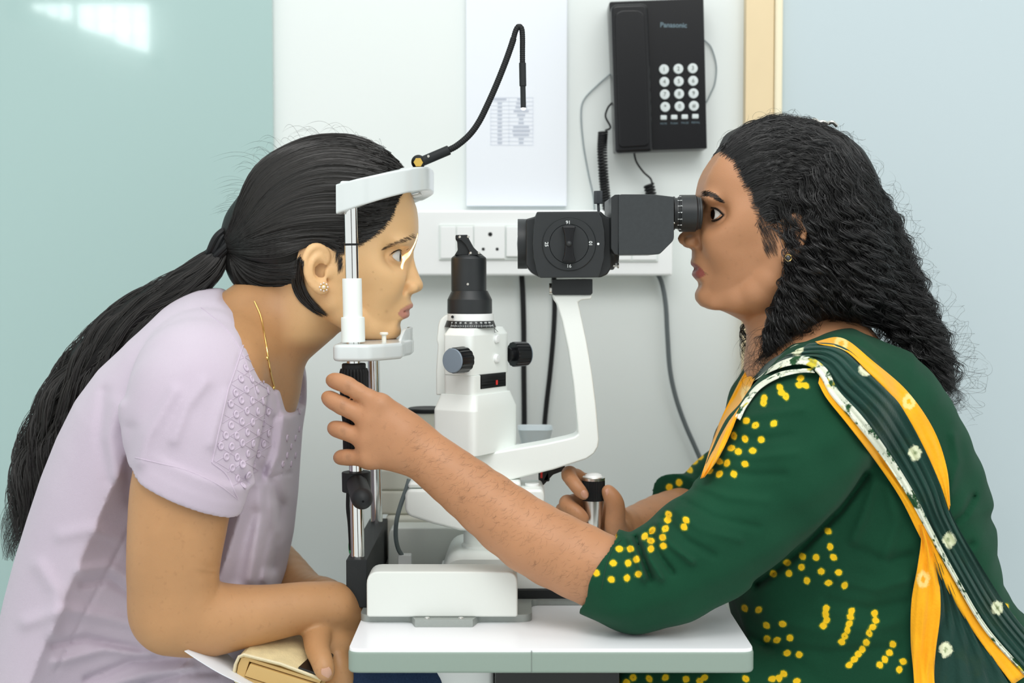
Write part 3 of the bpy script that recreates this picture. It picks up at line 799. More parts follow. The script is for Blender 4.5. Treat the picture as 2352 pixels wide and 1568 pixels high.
obj('screw', cyl(c + Vector((0, 0.003, 0)), c - Vector((0, 0.0004, 0)), 0.0016, 14, 0.0003), M_rubber, sl)
rc = Vector((P(1080, 800, YM).x, YM, 0))
zr = P(1080, 741, YM).z
for k in range(0, 28):
    ang = math.radians(-46 + 4.1 * k)
    n = Vector((math.sin(ang), -math.cos(ang), 0))
    zt_ = P(1080, 746.5, YM).z
    rr = 58.3 * S(YM)
    c = rc + n * rr + Vector((0, 0, zt_))
    obj('scale_tick', box(c, (0.0003, 0.0005, (0.0030 if k % 3 == 0 else 0.0018)), 0, rz=ang, rx=-0.33), M_white, ring, smooth=False)
for k, lab in enumerate(('0', '15', '30', '45', '60', '75', '90', '105', '120')):
    ang = math.radians(-46 + 12.3 * k)
    n = Vector((math.sin(ang), -math.cos(ang), 0.33)).normalized()
    rr = 56.2 * S(YM)
    c = rc + Vector((math.sin(ang), -math.cos(ang), 0)) * rr + Vector((0, 0, P(1080, 739.6, YM).z))
    text('scale_number', lab, c, 5.6 * S(YM), M_white, ring, normal=n)
# mirror head
mh = obj('mirror_head', side([(1045, 586), (1052, 575), (1051, 556), (1047, 550), (1047, 541), (1060, 541), (1075, 560), (1079, 572), (1076, 586)], YM - 0.013, YM + 0.013, 0.0008), M_blackm, sl)
obj('mirror_plate', side([(1047, 539.5), (1073, 539), (1077, 548), (1088, 568), (1100, 580), (1109, 585), (1078, 586), (1077, 575), (1070, 562), (1060, 552), (1049, 549)], YM - 0.0165, YM - 0.0125, 0.0004), M_blackm, mh)
for px, py in ((1056, 544), (1075.5, 543.5), (1081, 581), (1100, 580.5)):
    c = P(px, py, YM - 0.0166)
    obj('screw', cyl(c + Vector((0, 0.001, 0)), c - Vector((0, 0.0007, 0)), 0.0015, 14, 0.0003), M_steel, mh)
# joystick
jx = P(1363, 1150, YM)
def tj(prof, m, name, parent, seg=48, **k):
    return obj(name, lathe([(r * S(YM), P(1363, py, YM).z) for r, py in prof], (jx.x, YM, 0), (0, 0, 1), seg, **k), m, parent)
js = tj([(0, 1262), (15, 1262), (17, 1215), (25.2, 1152), (25.6, 1148), (0, 1148)], M_alu, 'joystick', sl)
tj([(0, 1148.5), (25, 1148.5), (26.4, 1147), (26.6, 1110), (26.4, 1102), (0, 1102)], M_rubber, 'joystick_ring', js, 160, flute=40, fd=0.0007, frange=(2, 4))
tj([(0, 1102), (26.6, 1102), (26.8, 1096), (25, 1094), (0, 1094)], M_alu, 'joystick_collar', js)
tj([(0, 1094.2), (21, 1094), (19, 1090), (12, 1086.5), (0, 1085.5)], M_whiteplast, 'joystick_button', js)
# grey lead of the slit lamp
obj('lead', tube(spline([P(940, 1100, YM - 0.01), P(934, 1120, YM - 0.01), P(920, 1160, YM - 0.01), P(911, 1195, YM - 0.01), P(909, 1230, YM), P(914, 1258, YM + 0.01), P(924, 1276, YM + 0.02)], 8), 5.2 * S(YM), 12), M_grey_cable, sl)

c = P(926, 1280, YM + 0.02)
obj('lead_plug', box2((c.x - 0.006, c.y - 0.006, ZP), (c.x + 0.010, c.y + 0.008, c.z + 0.004), 0.0015), M_whiteplast, sl)
# ------------------------------------------------------------------ beige device and tray at the back of the table
bd = thing('desktop_device', 'beige desktop device with a black lidded column, at the back of the table', 'device', (P(985, 1270, 0.13).x, 0.14, ZT))
y0 = 0.115
xq0, xq1 = P(884, 1200, y0).x, P(1062, 1200, y0).x
obj('device_base', box2((xq0 - 0.01, y0 - 0.01, ZT), (xq1, 0.19, ZT + 0.006), 0.001), M_rubber, bd)
zd = P(980, 1186, y0).z
obj('device_body', box2((xq0, y0 + 0.003, ZT + 0.0062), (xq1, 0.195, zd), 0.006, 3), M_beige, bd)
obj('device_top', box2((P(868, 1180, y0).x, y0 + 0.012, zd + 0.0003), (P(1000, 1180, y0).x, 0.195, P(980, 1130, y0).z), 0.004, 3), M_beige, bd)
obj('device_top', box2((P(868, 1180, y0).x, y0 + 0.012, P(980, 1129.5, y0).z), (P(1000, 1180, y0).x, 0.195, P(980, 1080, y0).z), 0.004, 3), M_beige, bd)
cxd = P(983, 1000, 0.15).x
obj('device_column', lathe([(0.0245, P(983, 1079.5, 0.15).z), (0.0245, P(983, 946, 0.15).z), (0.0235, P(983, 945, 0.15).z)], (cxd, 0.15, 0), (0, 0, 1), 48), M_beige, bd)
obj('column_lid', lathe([(0, P(983, 945.5, 0.15).z), (0.0262, P(983, 945.5, 0.15).z), (0.0262, P(983, 938, 0.15).z), (0.025, P(983, 936, 0.15).z), (0.021, P(983, 937, 0.15).z), (0, P(983, 937, 0.15).z)], (cxd, 0.15, 0), (0, 0, 1), 48), M_rubber, bd)
for k in range(12):
    px = 955 + k * 5.6
    c = P(px, 1262, y0)
    obj('vent_slot', box((c.x, y0 + 0.0032, c.z + 0.001), (0.0011, 0.001, 0.006), 0), M_rubber, bd, smooth=False)
ty = 0.18
t0 = P(1190, 984, ty); t1 = P(1268, 1020, ty)
bm = BM()
o_ = rounded([(t0.x, ty - 0.03), (t1.x, ty - 0.03), (t1.x, ty + 0.04), (t0.x, ty + 0.04)], 0.012, 5)
cxx, cyy = (t0.x + t1.x) / 2, ty + 0.005
lv = [(t1.z, 0.0), (t1.z, 0.78), (t0.z, 1.0), (t0.z + 0.001, 1.03), (t0.z, 0.97), (t1.z + 0.003, 0.74), (t1.z + 0.003, 0.0)]
rg = [[bm.verts.new((cxx + (x - cxx) * max(s_, 0.01), cyy + (y - cyy) * max(s_, 0.01), z)) for x, y in o_] for z, s_ in lv]
for a_, b_ in zip(rg, rg[1:]):
    for k in range(len(o_)): bm.faces.new((a_[k], a_[(k + 1) % len(o_)], b_[(k + 1) % len(o_)], b_[k]))
bm.faces.new(rg[0]); bm.faces.new(rg[-1])
tray_o = obj('tray', bm, M_tray)
tag(tray_o, 'small frosted plastic tray seen through the microscope arm', 'tray')
# the tray stands on a low white rest at the back of the table
rest = obj('box', box2((t0.x - 0.005, ty - 0.02, ZT + 0.0), (t1.x - 0.01, YB - 0.002, t1.z - 0.0003), 0.004, 3), M_whiteplast)
tag(rest, 'white box at the back of the table under the frosted tray', 'box')
# ------------------------------------------------------------------ soft shapes: distance fields meshed with OpenVDB
import openvdb as vdb
from mathutils.bvhtree import BVHTree

def A3(p): return np.array((p[0], p[1], p[2]), np.float32)
class Prim:
    __slots__ = ('f', 'c', 'r', 'fld')
    def __init__(s, f, c, r, fld=None): s.f = f; s.c = np.array(c, np.float32); s.r = float(r); s.fld = fld
def cone(a, b, ra, rb):
    a = A3(a); b = A3(b); ab = b - a; L2 = float(ab @ ab) + 1e-12
    def f(X):
        t = ((X - a) @ ab) / L2
        np.clip(t, 0, 1, out=t)
        q = X - a - t[:, None] * ab
        return np.sqrt(np.einsum('ij,ij->i', q, q)) - (ra + (rb - ra) * t)
    return Prim(f, (a + b) / 2, math.sqrt(L2) / 2 + max(ra, rb))
def ball(c, r): return ell(c, (r, r, r))
def rotm(rx=0, ry=0, rz=0):
    return np.array((Matrix.Rotation(rz, 3, 'Z') @ Matrix.Rotation(ry, 3, 'Y') @ Matrix.Rotation(rx, 3, 'X')), np.float32)
def ell(c, r, rot=None):
    c = A3(c); r = np.array(r, np.float32); R = None if rot is None else rot
    def f(X):
        q = X - c
        if R is not None: q = q @ R
        q = q / r; k0 = np.sqrt(np.einsum('ij,ij->i', q, q)); q = q / r; k1 = np.sqrt(np.einsum('ij,ij->i', q, q)) + 1e-9
        return k0 * (k0 - 1.0) / k1
    return Prim(f, c, float(r.max()))
def rbox(c, h, rad, rot=None):
    c = A3(c); h = np.array(h, np.float32) - rad
    def f(X):
        q = X - c
        if rot is not None: q = q @ rot
        q = np.abs(q) - h
        return np.sqrt((np.maximum(q, 0) ** 2).sum(1)) + np.minimum(q.max(1), 0) - rad
    return Prim(f, c, float(np.linalg.norm(h)) + rad)
def capcyl(a, b, ra, rb, rad):
    """cylinder (cone) with flat, rounded ends"""
    a = A3(a); b = A3(b); ab = b - a; L = float(np.linalg.norm(ab)); d = ab / L
    def f(X):
        q = X - a; h = q @ d
        w = q - h[:, None] * d
        rr = np.sqrt((w ** 2).sum(1)); R_ = ra + (rb - ra) * np.clip(h / L, 0, 1)
        e0 = rr - R_ + rad; e1 = np.abs(h - L / 2) - L / 2 + rad
        return np.sqrt(np.maximum(e0, 0) ** 2 + np.maximum(e1, 0) ** 2) + np.minimum(np.maximum(e0, e1), 0) - rad
    return Prim(f, (a + b) / 2, math.hypot(L / 2, max(ra, rb)))
def sd_poly(px, pz, poly):
    """signed distance to a closed 2D polygon (vectorised)"""
    v = np.array(poly, np.float32); n = len(v)
    d = np.full(px.shape, 1e9, np.float32); s = np.ones(px.shape, np.float32)
    j = n - 1
    for i in range(n):
        ex, ez = v[j] - v[i]; wx = px - v[i, 0]; wz = pz - v[i, 1]
        t = np.clip((wx * ex + wz * ez) / (ex * ex + ez * ez + 1e-12), 0, 1)
        bx = wx - ex * t; bz = wz - ez * t
        d = np.minimum(d, bx * bx + bz * bz)
        c1 = pz >= v[i, 1]; c2 = pz < v[j, 1]; c3 = ex * wz > ez * wx
        s = np.where((c1 & c2 & c3) | (~c1 & ~c2 & ~c3), -s, s)
        j = i
    return s * np.sqrt(d)
class Poly:
    """polygon distance looked up in a table (1 mm grid, bilinear)"""
    def __init__(s, poly, pad=0.10, step=0.001):
        v = np.array(poly, np.float32); s.poly = poly; s.step = step
        s.lo = v.min(0) - pad; hi = v.max(0) + pad
        n = np.ceil((hi - s.lo) / step).astype(int) + 1
        cs = 4                                   # coarse distance first, exact near the edge is not needed beyond interpolation
        gx = s.lo[0] + np.arange(0, n[0] + cs, cs) * step; gz = s.lo[1] + np.arange(0, n[1] + cs, cs) * step
        X, Z = np.meshgrid(gx.astype(np.float32), gz.astype(np.float32), indexing='ij')
        s.t = sd_poly(X.ravel(), Z.ravel(), poly).reshape(X.shape); s.step = step * cs
        s.n = np.array(s.t.shape)
    def __call__(s, x, z):
        u = np.clip((x - s.lo[0]) / s.step, 0, s.n[0] - 1.001); w = np.clip((z - s.lo[1]) / s.step, 0, s.n[1] - 1.001)
        i = u.astype(np.int32); j = w.astype(np.int32); u = u - i; w = w - j
        t = s.t
        return ((t[i, j] * (1 - u) + t[i + 1, j] * u) * (1 - w) + (t[i, j + 1] * (1 - u) + t[i + 1, j + 1] * u) * w).astype(np.float32)
def extr(poly, yc, hw, R, pad=0.0):
    """side outline (x, z) swept across y with a generous rounding"""
    v = np.array(poly, np.float32); c = (v.min(0) + v.max(0)) / 2; rad = float(np.linalg.norm(v.max(0) - v.min(0)) / 2); tb = Poly(poly)
    def f(X):
        d2 = tb(X[:, 0], X[:, 2]) + R; dy = np.abs(X[:, 1] - yc) - hw + R
        return np.sqrt(np.maximum(d2, 0) ** 2 + np.maximum(dy, 0) ** 2) + np.minimum(np.maximum(d2, dy), 0) - R
    return Prim(f, (c[0], yc, c[1]), math.hypot(rad, hw) + pad)
def smin(a, b, k):
    if k <= 0: return np.minimum(a, b)
    h = np.maximum(k - np.abs(a - b), 0) * (1.0 / k)
    return np.minimum(a, b) - h * h * k * 0.25
def smax(a, b, k): return -smin(-a, -b, k)
class Field:
    def __init__(s): s.ops = []
    def add(s, p, k=0.0): s.ops.append(('+', p, k)); return s
    def chain(s, pts, rads, k=0.0, n=0):
        pts = np.array([tuple(p) for p in pts], float); rads = list(rads)
        if n:
            q = spline([tuple(p) + (0,) if len(p) == 2 else p for p in pts], n)
            rr = spline([(r, 0, 0) for r in rads], n)[:, 0]
            pts, rads = q, rr
        for i in range(len(pts) - 1):
            s.add(cone(pts[i], pts[i + 1], rads[i], rads[i + 1]), k if i == 0 or not n else min(k, 0.004))
        return s
    def sub(s, p, k=0.0): s.ops.append(('-', p, k)); return s
    def cut(s, p, k=0.0): s.ops.append(('&', p, k)); return s
    def disp(s, f): s.ops.append(('d', f, 0)); return s
    def __call__(s, X, c=None, r=None):
        d = np.full(len(X), 1.0, np.float32)
        for op, p, k in s.ops:
            if op == 'd':
                d = d + p(X).astype(np.float32); continue
            if c is not None and op in '+-':
                q = p.c - c
                if math.sqrt(q[0] * q[0] + q[1] * q[1] + q[2] * q[2]) > r + p.r + k + 0.003: continue
            v = p.f(X) if p.fld is None else p.fld(X, c, r)
            if op == '+': d = smin(d, v, k)
            elif op == '-': d = smax(d, -v, k)
            else: d = smax(d, v, k)
        return d
def mesh_field(fld, lo, hi, vox, name):
    """sparse evaluation in blocks of 16 voxels around the surface, then quads"""
    lo = np.array(lo, np.float32); hi = np.array(hi, np.float32); B = 16
    nb = np.ceil((hi - lo) / (vox * B)).astype(int)
    I = np.stack(np.meshgrid(*[np.arange(n) for n in nb], indexing='ij'), -1).reshape(-1, 3)
    C = lo + (I + 0.5) * B * vox
    dc = np.concatenate([fld(C[i:i + 200000].astype(np.float32)) for i in range(0, len(C), 200000)])
    rad = B * vox * 0.87
    g = vdb.FloatGrid(background=0.02)
    act = np.abs(dc) < rad * 1.12 + 0.003
    for i in np.nonzero((dc < 0) & ~act)[0]:
        o = I[i] * B; g.fill(tuple(int(v) for v in o), tuple(int(v) for v in o + B - 1), -0.02)
    loc = np.stack(np.meshgrid(*[np.arange(B)] * 3, indexing='ij'), -1).reshape(-1, 3).astype(np.float32) * vox
    def work(i):
        o = I[i] * B
        X = loc + (lo + o * vox).astype(np.float32)
        v = fld(X, C[i], rad)
        return o, np.clip(v, -0.02, 0.02).reshape(B, B, B).astype(np.float32)
    for o, v in map(work, np.nonzero(act)[0]):
        g.copyFromArray(v, ijk=tuple(int(q) for q in o))
    pts, quads = g.convertToQuads(isovalue=0.0)
    pts = pts * vox + lo
    return pts.astype(np.float32), quads
def np_mesh(name, pts, quads, attrs=None):
    me = bpy.data.meshes.new(name)
    nq = len(quads); w = quads.shape[1]
    me.vertices.add(len(pts)); me.vertices.foreach_set('co', np.ascontiguousarray(pts, np.float32).ravel())
    me.loops.add(nq * w); me.loops.foreach_set('vertex_index', np.ascontiguousarray(quads, np.int32).ravel())
    me.polygons.add(nq); me.polygons.foreach_set('loop_start', np.arange(0, nq * w, w, dtype=np.int32))
    me.polygons.foreach_set('use_smooth', np.ones(nq, bool))
    me.update(calc_edges=True)
    for k, a in (attrs or {}).items():
        at = me.attributes.new(k, 'FLOAT', 'POINT'); at.data.foreach_set('value', np.ascontiguousarray(a, np.float32))
    return me
def flip_check(pts, quads):
    """make the faces look outwards (positive volume)"""
    a, b, c = pts[quads[:, 0]], pts[quads[:, 1]], pts[quads[:, 2]]
    vol = np.einsum('ij,ij->i', a, np.cross(b, c)).sum()
    if quads.shape[1] == 4:
        d = pts[quads[:, 3]]; vol += np.einsum('ij,ij->i', a, np.cross(c, d)).sum()
    return quads[:, ::-1] if vol < 0 else quads
def relax(pts, quads, it=1, f=0.5):
    """a little smoothing of the voxel mesh"""
    n = len(pts)
    for _ in range(it):
        acc = np.zeros_like(pts, np.float64); cnt = np.zeros(n)
        for i, j in ((0, 1), (1, 2), (2, 3), (3, 0)):
            for u, v in ((i, j), (j, i)):
                for ax in range(3):
                    acc[:, ax] += np.bincount(quads[:, u], pts[quads[:, v], ax], n)
                cnt += np.bincount(quads[:, u], minlength=n)
        cnt = np.maximum(cnt, 1)
        pts = (pts * (1 - f) + (acc / cnt[:, None]) * f).astype(np.float32)
    return pts
def seg_dist(px, py, line):
    """distance in pixels to a polyline, and the place along it (0..1)"""
    d = np.full(px.shape, 1e9, np.float32)
    for (x0, y0), (x1, y1) in zip(line, line[1:]):
        ex, ey = x1 - x0, y1 - y0
        t = np.clip(((px - x0) * ex + (py - y0) * ey) / (ex * ex + ey * ey + 1e-9), 0, 1)
        d = np.minimum(d, np.hypot(px - x0 - ex * t, py - y0 - ey * t))
    return d
def folds(strokes, ymax=0.0):
    """cloth folds: (polyline in photo pixels, width px, height m) raised (or sunk, if negative) on the near side"""
    def f(X):
        px, py = proj(X)
        out = np.zeros(len(X), np.float32)
        for line, w, h in strokes:
            l = np.array(line)
            m = (px > l[:, 0].min() - 3 * w) & (px < l[:, 0].max() + 3 * w) & (py > l[:, 1].min() - 3 * w) & (py < l[:, 1].max() + 3 * w) & (X[:, 1] < ymax)
            if not m.any(): continue
            out[m] -= h * np.exp(-(seg_dist(px[m], py[m], line) / w) ** 2)
        return out
    return f
def strands(name, paths, radius, m, parent, taper=True):
    """many thin flat hairs as one mesh: paths (n, k, 3); each hair is a narrow band turned by a random angle"""
    P_ = np.asarray(paths, np.float64); n, k, _ = P_.shape
    T = np.gradient(P_, axis=1); T /= np.linalg.norm(T, axis=2, keepdims=True) + 1e-12
    tw = rng.normal(0, 0.5, n)
    ref = np.stack([0.25 + np.sin(tw), -np.cos(tw), 0.25 + 0.6 * np.sin(tw * 1.7)], -1)[:, None, :]
    U = np.cross(T, ref); U /= np.linalg.norm(U, axis=2, keepdims=True) + 1e-12
    rad = np.asarray(radius, float); rad = np.broadcast_to(rad[:, None] if rad.ndim == 1 else rad, (n, k)).copy()
    if taper: rad *= np.clip(np.linspace(0, 1, k)[::-1] * 4, 0.25, 1)[None, :]
    V = np.stack([P_ - rad[:, :, None] * U, P_ + rad[:, :, None] * U], 2)
    idx = np.arange(n * k * 2).reshape(n, k, 2)
    q = np.stack([idx[:, :-1, 0], idx[:, :-1, 1], idx[:, 1:, 1], idx[:, 1:, 0]], -1).reshape(-1, 4)
    me = np_mesh(name, V.reshape(-1, 3), q, {'strand': np.repeat(rng.random(n), k * 2)})
    o = link(name, me, m, parent); o['kind'] = 'stuff'
    return o
def bvh_of(pts, quads, keep=None):
    """search tree of a mesh; keep = mask of the points that matter"""
    if keep is not None:
        quads = quads[keep[quads].all(1)]; ids = np.unique(quads); mp = np.full(len(pts), -1); mp[ids] = np.arange(len(ids))
        pts = pts[ids]; quads = mp[quads]
    return BVHTree.FromPolygons(pts.tolist(), quads.tolist())

def attr_mat(name, build, rough=0.5, spec=0.4, sss=0.0, bump=0.0, bscale=400, sheen=0.0, bump2=None):
    m = bpy.data.materials.new(name); m.use_nodes = True; nt = m.node_tree; b = nt.nodes['Principled BSDF']
    b.inputs['Roughness'].default_value = rough; b.inputs['Specular IOR Level'].default_value = spec
    b.inputs['Sheen Weight'].default_value = sheen
    if sss:
        b.inputs['Subsurface Weight'].default_value = sss
        b.inputs['Subsurface Radius'].default_value = (0.010, 0.0035, 0.0018)
        b.inputs['Subsurface Scale'].default_value = 0.4
    out = build(nt)
    nt.links.new(out, b.inputs['Base Color'])
    tc = nt.nodes.new('ShaderNodeTexCoord')
    if bump:
        n = nt.nodes.new('ShaderNodeTexNoise'); n.inputs['Scale'].default_value = bscale; n.inputs['Detail'].default_value = 4
        bp = nt.nodes.new('ShaderNodeBump'); bp.inputs['Strength'].default_value = bump; bp.inputs['Distance'].default_value = 0.001
        nt.links.new(tc.outputs['Object'], n.inputs['Vector']); nt.links.new(n.outputs['Fac'], bp.inputs['Height']); nt.links.new(bp.outputs['Normal'], b.inputs['Normal'])
    return m
class NT:
    """small helper to write node graphs"""
    def __init__(s, nt): s.nt = nt; s.N = nt.nodes; s.L = nt.links
    def attr(s, n): a = s.N.new('ShaderNodeAttribute'); a.attribute_name = n; return a.outputs['Fac']
    def noise(s, scale, detail=3, rough=0.5, vec=None):
        n = s.N.new('ShaderNodeTexNoise'); n.inputs['Scale'].default_value = scale; n.inputs['Detail'].default_value = detail; n.inputs['Roughness'].default_value = rough
        if vec is None:
            t = s.N.new('ShaderNodeTexCoord'); vec = t.outputs['Object']
        s.L.new(vec, n.inputs['Vector']); return n.outputs['Fac']
    def math(s, op, a, b=None, c=None):
        n = s.N.new('ShaderNodeMath'); n.operation = op
        for i, v in enumerate((a, b, c)):
            if v is None: continue
            if isinstance(v, (int, float)): n.inputs[i].default_value = v
            else: s.L.new(v, n.inputs[i])
        return n.outputs[0]
    def step(s, v, a, b):
        n = s.N.new('ShaderNodeMapRange'); n.interpolation_type = 'SMOOTHSTEP'
        s.L.new(v, n.inputs['Value']); n.inputs['From Min'].default_value = a; n.inputs['From Max'].default_value = b
        return n.outputs['Result']
    def mix(s, f, a, b):
        n = s.N.new('ShaderNodeMix'); n.data_type = 'RGBA'
        for nm, v in (('Factor', f), ('A', a), ('B', b)):
            if isinstance(v, (int, float)): n.inputs[nm].default_value = v
            elif isinstance(v, tuple): n.inputs[nm].default_value = tuple(v) + (1,)
            else: s.L.new(v, n.inputs[nm])
        return n.outputs['Result']
def side_xz(pts, Y):
    return [(p.x, p.z) for p in PP(pts, Y)]
# ------------------------------------------------------------------ the patient
def skin_mat(name, base, dark, lip, extra=None):
    def build(nt):
        g = NT(nt)
        n1 = g.noise(14, 5, 0.6); n2 = g.noise(160, 3)
        c = g.mix(g.step(n1, 0.3, 0.75), tuple(v * 0.93 for v in base), tuple(min(1, v * 1.05) for v in base))
        c = g.mix(g.math('MULTIPLY', g.step(n2, 0.58, 0.8), 0.18), c, dark)
        c = g.mix(g.math('MULTIPLY', g.attr('shade'), 1.0), c, dark)
        c = g.mix(g.attr('lip'), c, lip)
        c = g.mix(g.attr('second'), c, extra or base)
        return c
    m = attr_mat(name, build, 0.46, 0.38, sss=0.14, bump=0.20, bscale=900)
    return m
def mir(p, yc=YM):
    return Vector((p[0], 2 * yc - p[1], p[2]))

def eye_parts(hp, c, fwd, parent, r=0.0118, tilt=0.0, iris=(0.02, 0.012, 0.008)):
    """an eyeball with iris, pupil and clear bulge, looking along fwd"""
    f = Vector(fwd).normalized()
    e = obj('eyeball', sphere(c, r, 32), mat(hp + '_sclera', srgb(214, 212, 206), 0.12, spec=0.5, var=0.03, vscale=300), parent)
    ang = math.radians(29)
    pr = [(r * math.sin(a) * 1.004, r * math.cos(a) * 1.004) for a in np.linspace(ang, 0.0, 8)]
    obj('iris', lathe([(max(q, 0), h) for q, h in pr], c, f, 32), mat(hp + '_iris', iris, 0.15, spec=0.5, var=0.4, vscale=400), e)
    pr = [(r * math.sin(a) * 1.008, r * math.cos(a) * 1.008) for a in np.linspace(math.radians(13), 0.0, 5)]
    obj('pupil', lathe([(max(q, 0), h) for q, h in pr], c, f, 24), mat(hp + '_pupil', (0.002, 0.002, 0.002), 0.1, var=0.01), e)
    return e

def lid_opening(c, fwd_sign, az_lat, az_med, e_top, e_bot, yc, R=0.0160):
    """the gap between the lids as a solid to subtract; azimuth grows away from the nose"""
    c = A3(c); out = -1.0 if c[1] < yc else 1.0
    def f(X):
        q = X - c; rr = np.sqrt((q ** 2).sum(1)) + 1e-9
        az = np.arctan2(out * q[:, 1], fwd_sign * q[:, 0]); el = np.arcsin(np.clip(q[:, 2] / rr, -1, 1))
        a0 = (az_lat - az_med) / 2; hw = (az_lat + az_med) / 2
        t = np.clip(1 - ((az - a0) / hw) ** 2, -1, 1)
        # almond: the upper edge arches more towards the nose side
        d = np.maximum(el - e_top * t - 0.02, e_bot * t - el) * 0.0125
        d = np.maximum(d, (np.abs(az - a0) - hw) * 0.0125)
        return np.maximum(d, rr - R).astype(np.float32)
    return Prim(f, c, R)

Yn = -0.105                                    # near cheek plane
ph_prof = [(925, 380), (938, 430), (947, 455), (955, 476), (959, 501), (960.5, 523), (961, 540), (956, 557), (949.5, 576), (950, 592), (955, 612), (963, 633), (971, 649), (972.5, 657), (970, 667), (960, 674), (947, 676.5), (944, 686), (949, 695), (951.5, 702), (947.5, 709), (941, 712.5),
           (942, 720), (941, 728), (934, 734.5), (921, 739), (918.5, 747), (920.5, 758), (918.5, 769), (910, 777), (890, 781), (850, 781), (800, 776), (782, 773)]
hd = Field(); EAR_P = []
sk_out = [(926, 395), (905, 375), (872, 350), (820, 332), (766, 328), (712, 333), (668, 348), (634, 368), (605, 395), (585, 425), (572, 455), (562, 490), (560, 540), (580, 600), (620, 640), (700, 690), (800, 700), (900, 640), (945, 560), (950, 480)]
hd.add(extr(side_xz(sk_out, YM), YM, 0.071, 0.064))
hd.add(ell(P(850, 575, YM), (0.048, 0.064, 0.075)), 0.02)
hd.add(ell(P(880, 500, YM), (0.041, 0.059, 0.048)), 0.02)
hd.add(ell(P(852, 690, YM), (0.036, 0.050, 0.050)), 0.02)
for s in (-1, 1):
    def Q(px, py, off): return P(px, py, YM - off) if s < 0 else mir(P(px, py, YM - off))
    hd.chain([Q(765, 640, 0.056), Q(770, 690, 0.053), Q(815, 735, 0.040), Q(880, 758, 0.016)], [0.016, 0.017, 0.017, 0.016], 0.02, 2)
    hd.add(ell(Q(872, 637, 0.035), (0.026, 0.022, 0.027)), 0.018)        # cheek
    hd.add(ell(Q(832, 605, 0.052), (0.030, 0.014, 0.018)), 0.02)         # cheekbone
hd.add(ball(P(903, 757, YM), 0.0165), 0.012)
hd.add(ell(P(912, 705, YM), (0.0175, 0.0245, 0.027)), 0.015)
hd.chain(PP([(944, 560), (946, 590), (954, 620), (962, 645)], YM), [0.0085, 0.0062, 0.0066, 0.0080], 0.010, 3)   # nose
hd.add(ell(P(962, 655, YM), (0.0080, 0.0090, 0.0080)), 0.006)
hd.chain(PP([(928, 600), (936, 640), (938, 662)], YM), [0.0095, 0.0115, 0.0110], 0.006)
for s in (-1, 1):
    def Q(px, py, off): return P(px, py, YM - off) if s < 0 else mir(P(px, py, YM - off))
    hd.add(ell(Q(945, 661, 0.0120), (0.0082, 0.0058, 0.0070)), 0.004)    # nostril wing
    hd.sub(ell(Q(926, 660, 0.0215), (0.0036, 0.0060, 0.0085), rotm(0, 0.2, 0)), 0.005)      # crease behind the wing
    hd.sub(ell(Q(953, 676, 0.0062), (0.0058, 0.0030, 0.0052)), 0.002)    # nostril
    # eye: socket, lids, brow
    ec = Q(897, 588, 0.031)
    hd.sub(ell(Q(926, 589, 0.048), (0.0190, 0.022, 0.0120), rotm(0, 0, s * 0.45)), 0.020)
    hd.add(ell(ec, (0.0142, 0.0165, 0.0138), rotm(0, 0, s * -0.35)), 0.005)
    hd.add(ell(Q(918, 556, 0.036), (0.010, 0.022, 0.006)), 0.012)
    # mouth
    hd.chain([Q(912, 717, 0.0215), Q(930, 708, 0.014), Q(943, 703, 0.0)], [0.0020, 0.0036, 0.0046], 0.004, 3)
    hd.chain([Q(911, 720, 0.0215), Q(925, 724, 0.014), Q(935, 725, 0.0)], [0.0020, 0.0044, 0.0056], 0.004, 3)
    hd.chain([Q(908, 719, 0.0225), Q(909, 722, 0.0225)], [0.002, 0.002], 0.003)
hd.sub(ell(P(936, 742, YM), (0.010, 0.020, 0.0045)), 0.008)
for s in (-1, 1):
    def Q(px, py, off): return P(px, py, YM - off) if s < 0 else mir(P(px, py, YM - off))
    for a_, b_ in (((909, 719, 0.0245), (928, 714, 0.0185)), ((928, 714, 0.0185), (948, 712.5, 0.0))):
        hd.sub(cone(Q(*a_), Q(*b_), 0.0010, 0.0012), 0.0022)
prof_poly = side_xz(ph_prof + [(760, 900), (300, 900), (300, 200), (900, 200)], YM)
PROF = Poly(prof_poly, 0.05, 0.00025)
def profcut(X): return PROF(X[:, 0], X[:, 2])
hd.cut(Prim(profcut, (0, 0, 0), 1), 0.005)
for s in (-1, 1):
    def Q(px, py, off): return P(px, py, YM - off) if s < 0 else mir(P(px, py, YM - off))
    hd.sub(lid_opening(Q(897, 588, 0.031), 1.0, math.radians(80), math.radians(26), math.radians(28), math.radians(-29), YM, 0.022), 0.0012)
    # ear
    n_ear = len(hd.ops)
    def E(px, py, o=0.0): return Q(px, py, 0.0735 + 0.014 * (757 - px) / 60 + o)
    hd.add(ell(E(724, 612), (0.0135, 0.0035, 0.0265), rotm(0, -0.10, s * -0.25)), 0.003)
    hd.chain([E(751, 604, 0.0), E(753, 586), E(744, 572), E(728, 566), (E(713, 573)), E(703, 588), E(700, 604), E(703, 622), E(712, 645), E(725, 662)], [0.0022, 0.0030, 0.0034, 0.0036, 0.0036, 0.0034, 0.0032, 0.0031, 0.0030, 0.0032], 0.002, 3)
    hd.chain([E(736, 585, 0.001), E(722, 594, 0.001), E(715, 610, 0.001), E(721, 632, 0.001), E(733, 646, 0.001)], [0.0022, 0.0028, 0.0032, 0.0032, 0.0026], 0.003, 3)
    hd.add(ell(E(739, 661), (0.0085, 0.0038, 0.0082)), 0.005)
    hd.sub(ell(E(738, 621, 0.006), (0.0088, 0.0075, 0.0115)), 0.003)
    hd.add(ell(E(756, 627, -0.001), (0.0048, 0.0044, 0.0062)), 0.004)
    EAR_P = EAR_P + list(range(n_ear, len(hd.ops)))
hc = P(800, 560, YM)
